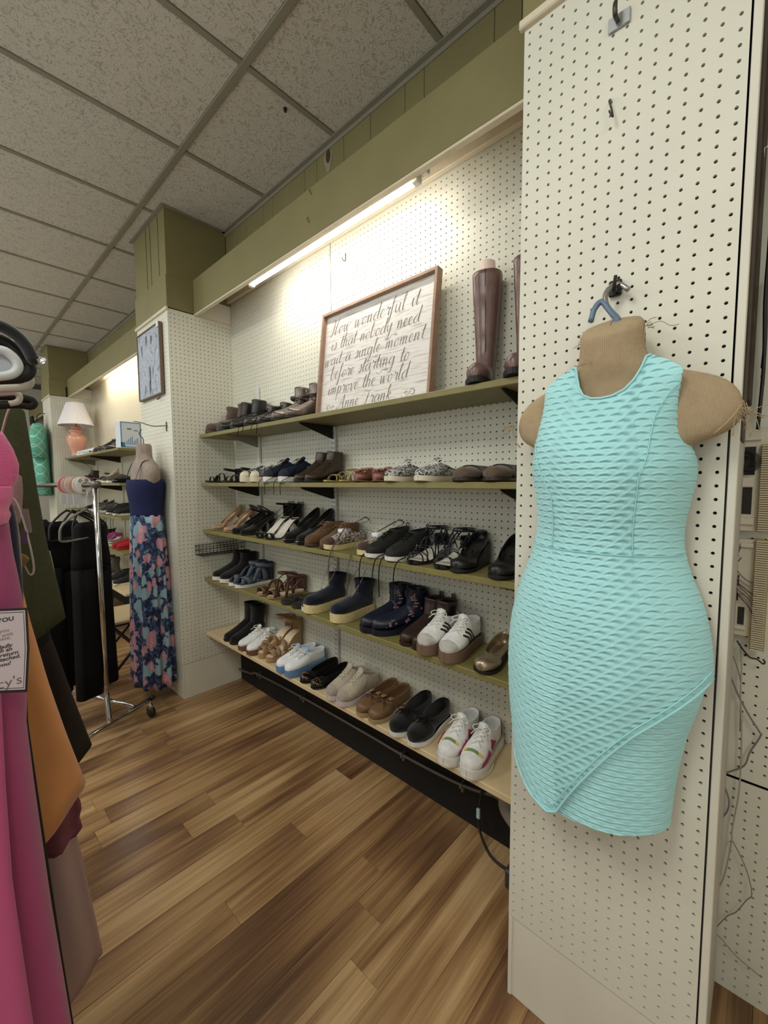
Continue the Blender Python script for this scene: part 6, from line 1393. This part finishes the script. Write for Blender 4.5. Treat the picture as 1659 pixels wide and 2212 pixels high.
# ---------------- chrome rack with black trousers ----------------
rd = np.array([-.38, .93, 0]); rd /= np.linalg.norm(rd); rp = np.array([.89, .45, 0]); rp /= np.linalg.norm(rp)
U0 = np.array([.578, 2.645, 0.0])
t = thing('garment_rack', 'chrome rolling garment rack with black trousers', 'rack', tuple(U0))
PT = lambda s, p, z: U0 + rd*s + rp*p + np.array([0, 0, z])
m_ = MB(); m_.tube([PT(0, 0, .27), PT(0, 0, 1.412)], .0135, 14); obj('upright', m_, CHROME, t)
m_ = MB(); m_.tube(crom([PT(0, 0, .30), PT(0, 0, .25), PT(-.02, -.012, .20), PT(-.055, -.03, .115)], 12), .0135, 12); obj('bent_leg', m_, CHROME, t)
m_ = MB(); m_.tube([PT(-.06, -.32, .11), PT(-.06, .245, .11)], .0125, 12); obj('foot_bar', m_, CHROME, t)
m_ = MB(); m_.tube([PT(-.06, .12, .125), PT(1.25, .12, .125)], .011, 12); obj('long_bar', m_, CHROME, t)
m_ = MB(); m_.tube([PT(0, 0, 1.405), PT(1.3, 0, 1.405)], .0125, 14); obj('rail', m_, mat('dark_steel_rail', '#6f6a66', .3, .8), t)
m_ = MB(); m_.disc(PT(-.004, 0, 1.408), rd, .020, 20, .034); obj('rail_cap', m_, mat('grey_cap', '#6b6762', .4, .4), t)
m_ = MB(); m_.tube([PT(1.25, 0, .12), PT(1.25, 0, 1.41)], .0135, 12); obj('upright', m_, CHROME, t)
for p in (.235, -.30):
    c = thing if False else None
    m_ = MB(); a = PT(-.06, p, 0); m_.tube([a + (0, 0, .11), a + (0, 0, .075)], .008, 10); m_.bbox(a[0] - .012, a[0] + .012, a[1] - .016, a[1] + .016, .05, .082, .003); cs = obj('caster', m_, CHROME, t)
    m_ = MB(); m_.disc((a[0], a[1], .032), (1, .2, 0), .032, 20, .022); obj('wheel', m_, mat('black_wheel', '#1c1a18', .5), cs, world=True)
m_ = MB(); m_.disc(PT(-.06, .245, .11), rp, .015, 16, .02); obj('end_cap', m_, BLK_RUB, t)
# size rings
cols = ['#d98a86', '#d9b9b4', '#e2d8d2', '#d2a890', '#e6e2dc', '#e8e4de']
for k, s in enumerate((.235, .205, .175, .145, .115, .085)):
    cc = PT(s, 0, 1.405); nm = ['pinkish disc farthest from the rack end', 'pale pink disc, second from the far side', 'white disc, third from the far side', 'peach disc, fourth from the far side', 'white disc just behind the front one', 'white disc printed 32 at the rack end'][k]
    tr = thing('size_ring', 'round size marker on the chrome rail: ' + nm, 'size marker', tuple(cc), group='size rings on the chrome rack')
    G = []
    for rr, off in ((.016, -.001), (.046, -.001), (.046, .001), (.016, .001), (.016, -.001)):
        G.append([cc + rd*off + rr*(rp*math.cos(a) + np.array([0, 0, 1])*math.sin(a)) for a in np.linspace(0, 2*math.pi, 29)[:-1]])
    m_ = MB(); m_.grid(np.array(G), closed=True); obj('disc', m_, mat('ring_%d' % k, cols[k], .5), tr, smooth=False)
    if k == 5:
        for an in (1.1, 2.35, 4.6):
            me = text_mesh('32', .020, align='CENTER', bold=.0006)
            c2 = cc - rd*.0018 + .031*(rp*math.cos(an) + np.array([0, 0, 1])*math.sin(an)); up = (rp*math.cos(an) + np.array([0, 0, 1])*math.sin(an)); rt = np.cross(up, -rd)
            c2 = c2 - up*.007
            me.transform(Matrix(((rt[0], up[0], -rd[0], c2[0]), (rt[1], up[1], -rd[1], c2[1]), (rt[2], up[2], -rd[2], c2[2]), (0, 0, 0, 1)))); obj('size_number', me, BLKP, tr, smooth=False)
under(part(tr, 'disc'), {'size_number'})
cw = thing('size_card', 'white cards hanging under the size rings', 'card', tuple(PT(.16, 0, 1.32)))
for k, s in enumerate((.12, .17, .22)):
    m_ = MB(); A = [PT(s, -.04, 1.355), PT(s, .045, 1.355), PT(s, .045, 1.30), PT(s, -.04, 1.30)]; m_.add(A + [a + rd*.0015 for a in A], [(3,2,1,0), (4,5,6,7), (0,1,5,4), (1,2,6,5), (2,3,7,6), (3,0,4,7)]); obj('card', m_, WHP, cw, smooth=False)
# black trousers and their hangers
def on_rack_body(levels, s, m_, n=44):
    mb = MB(); G = []
    for i, (z, a, b, d) in enumerate(levels):
        ring = []
        for k in range(n):
            th = 2*math.pi*k/n; c, s_ = math.cos(th), math.sin(th); p = (a + b)/2 + (b - a)/2*math.copysign(abs(c)**.7, c)
            ring.append(PT(s + d*s_*(1 + .15*math.cos(5*th)), p, z))
        G.append(ring)
    mb.grid(np.array(G), closed=True); return mb
TRSR = cloth('black_trouser', '#121112')
for k, (s, pa, pb, zb) in enumerate(((.10, -.08, .135, .235), (.30, -.16, .13, .22), (.52, -.2, .1, .25))):
    nm = ['nearest the rack end', 'second on the rack', 'third on the rack'][k]
    t = thing('black_trousers', 'pair of wide black trousers on the chrome rack, ' + nm, 'trousers', tuple(PT(s, 0, zb)), group='black trousers on the chrome rack')
    mid = (pa + pb)/2
    obj('waist', on_rack_body([(1.20, pa + .04, pb - .04, .025), (1.17, pa + .02, pb - .02, .03), (1.0, pa, pb, .04), (.93, pa, pb, .04)], s, None), TRSR, t, solid=.002)
    for a, b in ((pa, mid + .012), (mid - .004, pb)):
        obj('leg', on_rack_body([(.95, a, b, .04), (.8, a, b, .038), (.6, a - .004, b + .004, .038), (.4, a - .01, b + .008, .038), (zb + (.03 if a != pa else 0), a - .012, b + .012, .04)], s, None), TRSR, t, solid=.002)
def rack_hanger(s, label, m, w1, w2, zt, r=.004, hookm=None):
    t = thing('trouser_hanger', label, 'hanger', tuple(PT(s, 0, 1.2)), group='hangers on the chrome rack')
    m_ = MB(); m_.tube(crom([PT(s, 0, zt), PT(s, 0, zt + .06), PT(s, .012, zt + .10), PT(s, .014, 1.405), PT(s, 0, 1.422), PT(s, -.016, 1.41)], 16), .0018, 6); obj('hook', m_, CHROME, t)
    m_ = MB(); m_.tube(crom([PT(s, 0, zt + .005), PT(s, w2*.4, zt - .02), PT(s, w2*.9, zt - .07), PT(s, w2, zt - .12), PT(s, w2*.9, zt - .155), PT(s, 0, zt - .15), PT(s, -w1*.9, zt - .155), PT(s, -w1, zt - .12), PT(s, -w1*.9, zt - .07), PT(s, -w1*.4, zt - .02), PT(s, 0, zt + .005)], 44), r, 8); obj('shoulder', m_, m, t)
GRP = mat('grey_clear_plastic', '#6d6a66', .3)
rack_hanger(.075, 'grey-edged plastic hanger at the end of the chrome rack', GRP, .15, .06, 1.27, .006)
for k, s in enumerate((.14, .19, .24)): rack_hanger(s, 'black plastic hanger on the chrome rack, ' + ['first', 'second', 'third'][k] + ' behind the grey one', BLK_RUB, .04 + .03*k, .16, 1.26, .006)
# ---------------- tan folding seat ----------------
t = thing('folding_seat', 'tan padded folding seat on black legs behind the chrome rack', 'stool', (.93, 3.49, 0))
m_ = MB(); m_.bbox(.745, 1.12, 3.29, 3.70, .425, .458, .012); obj('seat_pad', m_, mat('tan_vinyl', '#c4b088', .4), t, angle=40)
m_ = MB(); m_.bbox(.76, 1.105, 3.305, 3.685, .41, .426, .004); obj('seat_pan', m_, mat('dark_steel', '#2c2724', .5, .4), t, smooth=False)
for y in (3.32, 3.67):
    m_ = MB(); m_.tube([(.73, y + .02, .012), (1.08, y, .41)], .011, 8); obj('leg', m_, MATS['dark_steel'], t)
    m_ = MB(); m_.tube([(1.10, y + .02, .012), (.78, y, .41)], .011, 8); obj('leg', m_, MATS['dark_steel'], t)
m_ = MB(); m_.tube([(.735, 3.33, .03), (.735, 3.70, .03)], .009, 8); obj('cross_bar', m_, MATS['dark_steel'], t)
# ---------------- wiring at the right edge ----------------
def qb(name, u0, v0, u1, v1, x, th, m, parent, b=.001):
    A = on(u0, v0, 'X', x); B = on(u1, v1, 'X', x); m_ = MB(); m_.bbox(x, x + th, min(A[1], B[1]), max(A[1], B[1]), min(A[2], B[2]), max(A[2], B[2]), b); return obj(name, m_, m, parent, smooth=False)
BLKW = mat('ivory_block_plastic', '#cfc7b2', .5, vary=.06, vscale=20); COMB = mat('ochre_comb', '#a08a50', .6); DK = mat('block_cavity', '#2a241f', .8); GW = mat('grey_cable', '#7d7a76', .5); BKW = mat('black_cable', '#1a1614', .5); RDW = mat('reddish_wire', '#6a4038', .5); CRW = mat('beige_wire', '#b5a890', .5)
XB = 1.395
def block(label, vt, vb, uL, uR, holes, comb):
    c = on((uL + uR)/2, vb, 'X', XB); t = thing('wiring_block', label, 'wiring block', (XB, c[1], c[2]))
    qb('back_plate', uL, vt, uR, vb, XB, .016, BLKW, t)
    for (a, b_, c_, d) in holes: qb('cavity', a, b_, c_, d, XB - .001, .002, DK, t, .0003)
    for (a, b_, c_, d) in ((uL + 2, vt + 8, uL + 62, vt + 22), (uL + 2, vb - 34, uL + 44, vb - 18), (uL + 2, (vt + vb)//2 - 8, uL + 44, (vt + vb)//2 + 12)): qb('rib', a, b_, c_, d, XB - .008, .010, BLKW, t)
    cu0, cv0, cu1, cv1 = comb; qb('comb_strip', cu0, cv0, cu1, cv1, XB - .012, .012, COMB, t)
    A = on(cu0, cv0, 'X', XB - .012); B = on(cu1, cv1, 'X', XB - .012); m_ = MB(); z = min(A[2], B[2]) + .002; zt = max(A[2], B[2])
    ya, yb_ = sorted((A[1], B[1]))
    while z < zt - .003:
        m_.box(XB - .017, XB - .012, ya + .002, yb_ - .002, z, z + .0026); z += .0056
    obj('comb_teeth', m_, BLKW, t, smooth=False)['kind'] = 'stuff'
block('ivory telephone wiring block with ribbed strip, upper one', 928, 1152, 1584, 1700, [(1601, 966, 1630, 1026), (1594, 1053, 1622, 1111)], (1645, 960, 1668, 1150))
block('white telephone wiring block with ochre strip, lower one', 1162, 1380, 1566, 1640, [(1578, 1240, 1594, 1297), (1594, 1310, 1606, 1350)], (1632, 1165, 1650, 1410))
def cable(label, px, r, m, x=1.40, name='cable'):
    m_ = MB(); P = [on(q[0], q[1], 'X', q[2] if len(q) > 2 else x) for q in px]; m_.tube(crom(P, 8*len(P)), r, 6); return tag(obj(name, m_, m), label, 'cable')
cable('thick grey cable bowing out below the wiring blocks', [(1578, 1390), (1574, 1440), (1590, 1490), (1615, 1540), (1640, 1580), (1643, 1590), (1620, 1625), (1606, 1655), (1565, 1672), (1562, 1690), (1574, 1725), (1572, 1750), (1555, 1775), (1550, 1800)], .0022, GW)
cable('pale straight cable hanging down the side pegboard', [(1600, 1390), (1602, 1440), (1600, 1500), (1602, 1580), (1600, 1660), (1595, 1720), (1582, 1790), (1580, 1820), (1565, 1890), (1548, 1925)], .0020, mat('grey_cable2', '#a6a29b', .5))
cable('thin dark wire zigzagging near the floor', [(1580, 1812), (1600, 1850), (1616, 1890), (1624, 1932), (1612, 1945), (1590, 1970), (1570, 1980), (1545, 2010), (1560, 2030), (1590, 2065), (1625, 2095), (1645, 2112)], .0012, GW)
cable('thin cable running under the grey loop', [(1577, 1400), (1592, 1440), (1600, 1475), (1600, 1520), (1598, 1580)], .0014, GW)
cable('short black cord end below the lower wiring block', [(1592, 1384), (1604, 1402), (1620, 1420), (1635, 1424), (1648, 1434), (1652, 1430), (1648, 1424)], .0020, BKW, 1.39)
for k in range(7):
    a = rng.rand(6); cable(['fine reddish wire', 'fine grey wire', 'fine dark wire', 'fine brown wire', 'thin reddish wire', 'thin grey wire', 'thin dark wire'][k] + ' looping across the lower wiring block, number %d from the top' % (k + 1), [(1590 + 12*a[0], 1168 + 6*k), (1582 + 8*a[1], 1205 + 5*k), (1588 + 10*a[2], 1235 + 8*k), (1606 + 10*a[3], 1255 + 9*k), (1634, 1262 + 14*k)], .0011, [RDW, GW, BKW, RDW, RDW, GW, BKW][k], 1.380, 'wire')
cl = thing('wire_coil', 'tangled coil of dark wire inside the upper wiring block', 'wire', tuple(on(1616, 1000, 'X', 1.385)))
m_ = MB(); cc = on(1616, 998, 'X', 1.383)
for k in range(7):
    rr = .012 + .0018*k; m_.tube([cc + (-.001*k + .003*math.sin(3*a + k), rr*math.cos(a)*(.8 + .05*k), rr*1.15*math.sin(a)) for a in np.linspace(0, 6.283, 22)[:-1]], .0009, 5, closed=True)
obj('coil', m_, BKW, cl)
# vertical cable bundle and timber on the pillar's open side
for k, (u0, v0, u1, v1, r, m) in enumerate(((1628, 500, 1600, 930, .004, BKW), (1622, 560, 1604, 905, .003, RDW), (1617, 400, 1606, 920, .0035, mat('brown_cable', '#5a4a3c', .6)), (1633, 430, 1612, 800, .003, BKW), (1640, 0, 1628, 380, .004, mat('brown_cable', '#5a4a3c', .6)), (1650, 0, 1633, 420, .003, GW), (1612, 600, 1598, 915, .003, CRW))):
    P0, P1 = on(u0, v0, 'X', 1.30 + .015*k), on(u1, v1, 'X', 1.30 + .015*k); P0[1] = min(P0[1], .028); P1[1] = min(P1[1], .030)
    m_ = MB(); m_.tube(crom([P0, P0*.66 + P1*.34 + (0, .002, 0), P0*.33 + P1*.67 - (0, .003, 0), P1], 18), r, 6)
    tag(obj('cable', m_, m), ['thick black cable beside the near pillar edge', 'reddish cable beside the near pillar edge', 'brown cable beside the near pillar edge', 'short black cable beside the near pillar edge', 'brown cable at the top right corner', 'grey cable at the top right corner', 'beige cable above the upper wiring block'][k], 'cable')
t = thing('cable_clip', 'small bright steel clip on the timber at the right edge', 'clip', tuple(on(1622, 340, 'X', 1.2)))
m_ = MB(); m_.tube([on(1622, 350, 'X', 1.2) - (0, .02, 0), on(1623, 331, 'X', 1.2) - (0, .02, 0), on(1640, 322, 'X', 1.2) - (0, .02, 0)], .0016, 6); obj('clip_wire', m_, CHROME, t)
# hooks and plate on the near pillar face
p = on(1338, 45, 'X', .997); t = thing('hook_plate', 'small steel plate hook near the top of the near pillar', 'hook', tuple(p))
m_ = MB(); m_.bbox(.9945, .9985, p[1] - .020, p[1] + .020, p[2] - .014, p[2] + .014, .001); obj('plate', m_, mat('zinc_plate', '#b4b8ba', .35, .7), t, smooth=False)
m_ = MB(); m_.tube(crom([(.9945, p[1] + .002, p[2] - .002), (.975, p[1] + .002, p[2] - .004), (.972, p[1] + .002, p[2] + .014), (.978, p[1] + .002, p[2] + .026)], 10), .0045, 6, flat=.5); obj('hook_arm', m_, mat('dark_hook', '#4a4642', .4, .6), t)
t = thing('peg_hook', 'thin bent wire peg hook in the upper part of the near pillar', 'hook', tuple(on(1320, 232, 'X', .99)))
m_ = MB(); m_.tube(crom([on(1319, 215, 'X', 1.0), on(1316, 218, 'X', .985), on(1320, 232, 'X', .985), on(1324, 252, 'X', .98), on(1317, 242, 'X', .975), on(1316, 239, 'X', .975)], 16), .0018, 6); obj('hook_arm', m_, MATS['dark_hook'], t)
t = thing('peg_hook', 'small wire hook on the pegboard above the framed sign', 'hook', tuple(on(742, 553, 'X', WX - .004)))
m_ = MB(); m_.tube(crom([on(746, 546, 'X', WX), on(746, 562, 'X', WX - .006), on(742, 563, 'X', WX - .022), on(739, 556, 'X', WX - .028)], 12), .0022, 6); obj('hook_arm', m_, MATS['dark_hook'], t)
# armoured conduit and pipework under the lowest shelf
m_ = MB(); PC = crom([(WX - .03, 2.72, .085), (WX - .028, 2.55, .105), (WX - .025, 2.48, .125), (WX - .025, 1.98, .145), (WX - .025, 1.47, .150), (WX - .025, 1.165, .150), (WX - .025, .90, .165), (WX - .025, .74, .20), (WX - .025, .70, .24)], 260)
m_.tube(PC, [.0085 if k % 2 else .0072 for k in range(260)], 10)
t = thing('conduit', 'armoured grey cable clipped along the black kick space', 'conduit', (WX - .015, 1.5, .13)); obj('armour', m_, mat('zinc_armour', '#6f6866', .45, .6), t)
for y, z in ((2.47, .126), (1.98, .145), (1.20, .150), (.88, .166)):
    m_ = MB(); m_.bbox(WX - .036, WX - .003, y - .006, y + .006, z - .012, z + .012, .002); m_.bbox(WX - .02, WX - .003, y - .005, y + .005, z - .035, z - .01, .001); obj('clip', m_, mat('zinc_clip', '#8a857e', .4, .7), t, smooth=False)
t = thing('pipe_elbow', 'grey plastic pipe fitting under the near end of the lowest shelf', 'pipe', (1.40, .62, .25))
m_ = MB(); m_.tube(crom([(1.36, .66, .40), (1.36, .66, .28), (1.355, .655, .22), (1.34, .60, .19)], 14), .028, 14); obj('pipe', m_, mat('grey_pipe', '#8f8880', .5), t)
m_ = MB(); m_.bbox(1.39, 1.425, .70, .76, .20, .40, .004); obj('bracket_block', m_, mat('grey_block', '#6f6760', .6), t, smooth=False)
tag(obj('power_cord', MB().tube(crom([(1.40, .78, .22), (1.36, .775, .10), (1.34, .72, .02), (1.33, .65, .012), (1.35, .58, .012)], 30), .005, 8), BKW), 'black cord curling on the floor under the lowest shelf', 'cord')
m_ = MB(); m_.bbox(1.355, 1.365, .768, .782, .11, .15, .002); tag(obj('cord_tag', m_, mat('pale_blue_tag', '#b4cdd8', .5), smooth=False), 'pale blue tag on the black cord under the lowest shelf', 'tag')
t = thing('adapter_box', 'dark power adapter lying on the floor beside the near pillar', 'adapter', (1.33, .60, 0)); m_ = MB(); m_.bbox(1.27, 1.36, .55, .62, 0.0, .07, .006); obj('adapter_body', m_, mat('dark_grey_plastic', '#3a3a3c', .5), t, smooth=False)
# small marks near the ceiling
p = on(616, 236, 'Z', CZ); m_ = MB(); m_.lathe([(.009, 0), (.006, -.012), (.003, -.016)], (p[0], p[1], CZ + .003), 10); tag(obj('ceiling_plug', m_, mat('dark_plug', '#231b18', .8)), 'small dark plug in the ceiling tile', 'plug')
p = on(709, 345, 'X', WX - .02); t = thing('wall_patch', 'torn paper patch with bare wood on the green boarding', 'patch', tuple(p))
m_ = MB(); m_.add([(WX - .0215, p[1] + .03*math.cos(a)*(1 + .2*math.sin(3*a)), p[2] + .055*math.sin(a)*(1 + .15*math.cos(4*a))) for a in np.linspace(0, 6.283, 17)[:-1]], [tuple(range(16))]); obj('torn_edge', m_, mat('pale_torn_paper', '#9b9078', .8), t, smooth=False)
m_ = MB(); m_.add([(WX - .0225, p[1] - .002 + .018*math.cos(a), p[2] + .016 + .034*math.sin(a)) for a in np.linspace(0, 6.283, 13)[:-1]], [tuple(range(12))]); obj('bare_wood', m_, mat('bare_wood_spot', '#4a3628', .8, vary=.3, vscale=60), t, smooth=False)
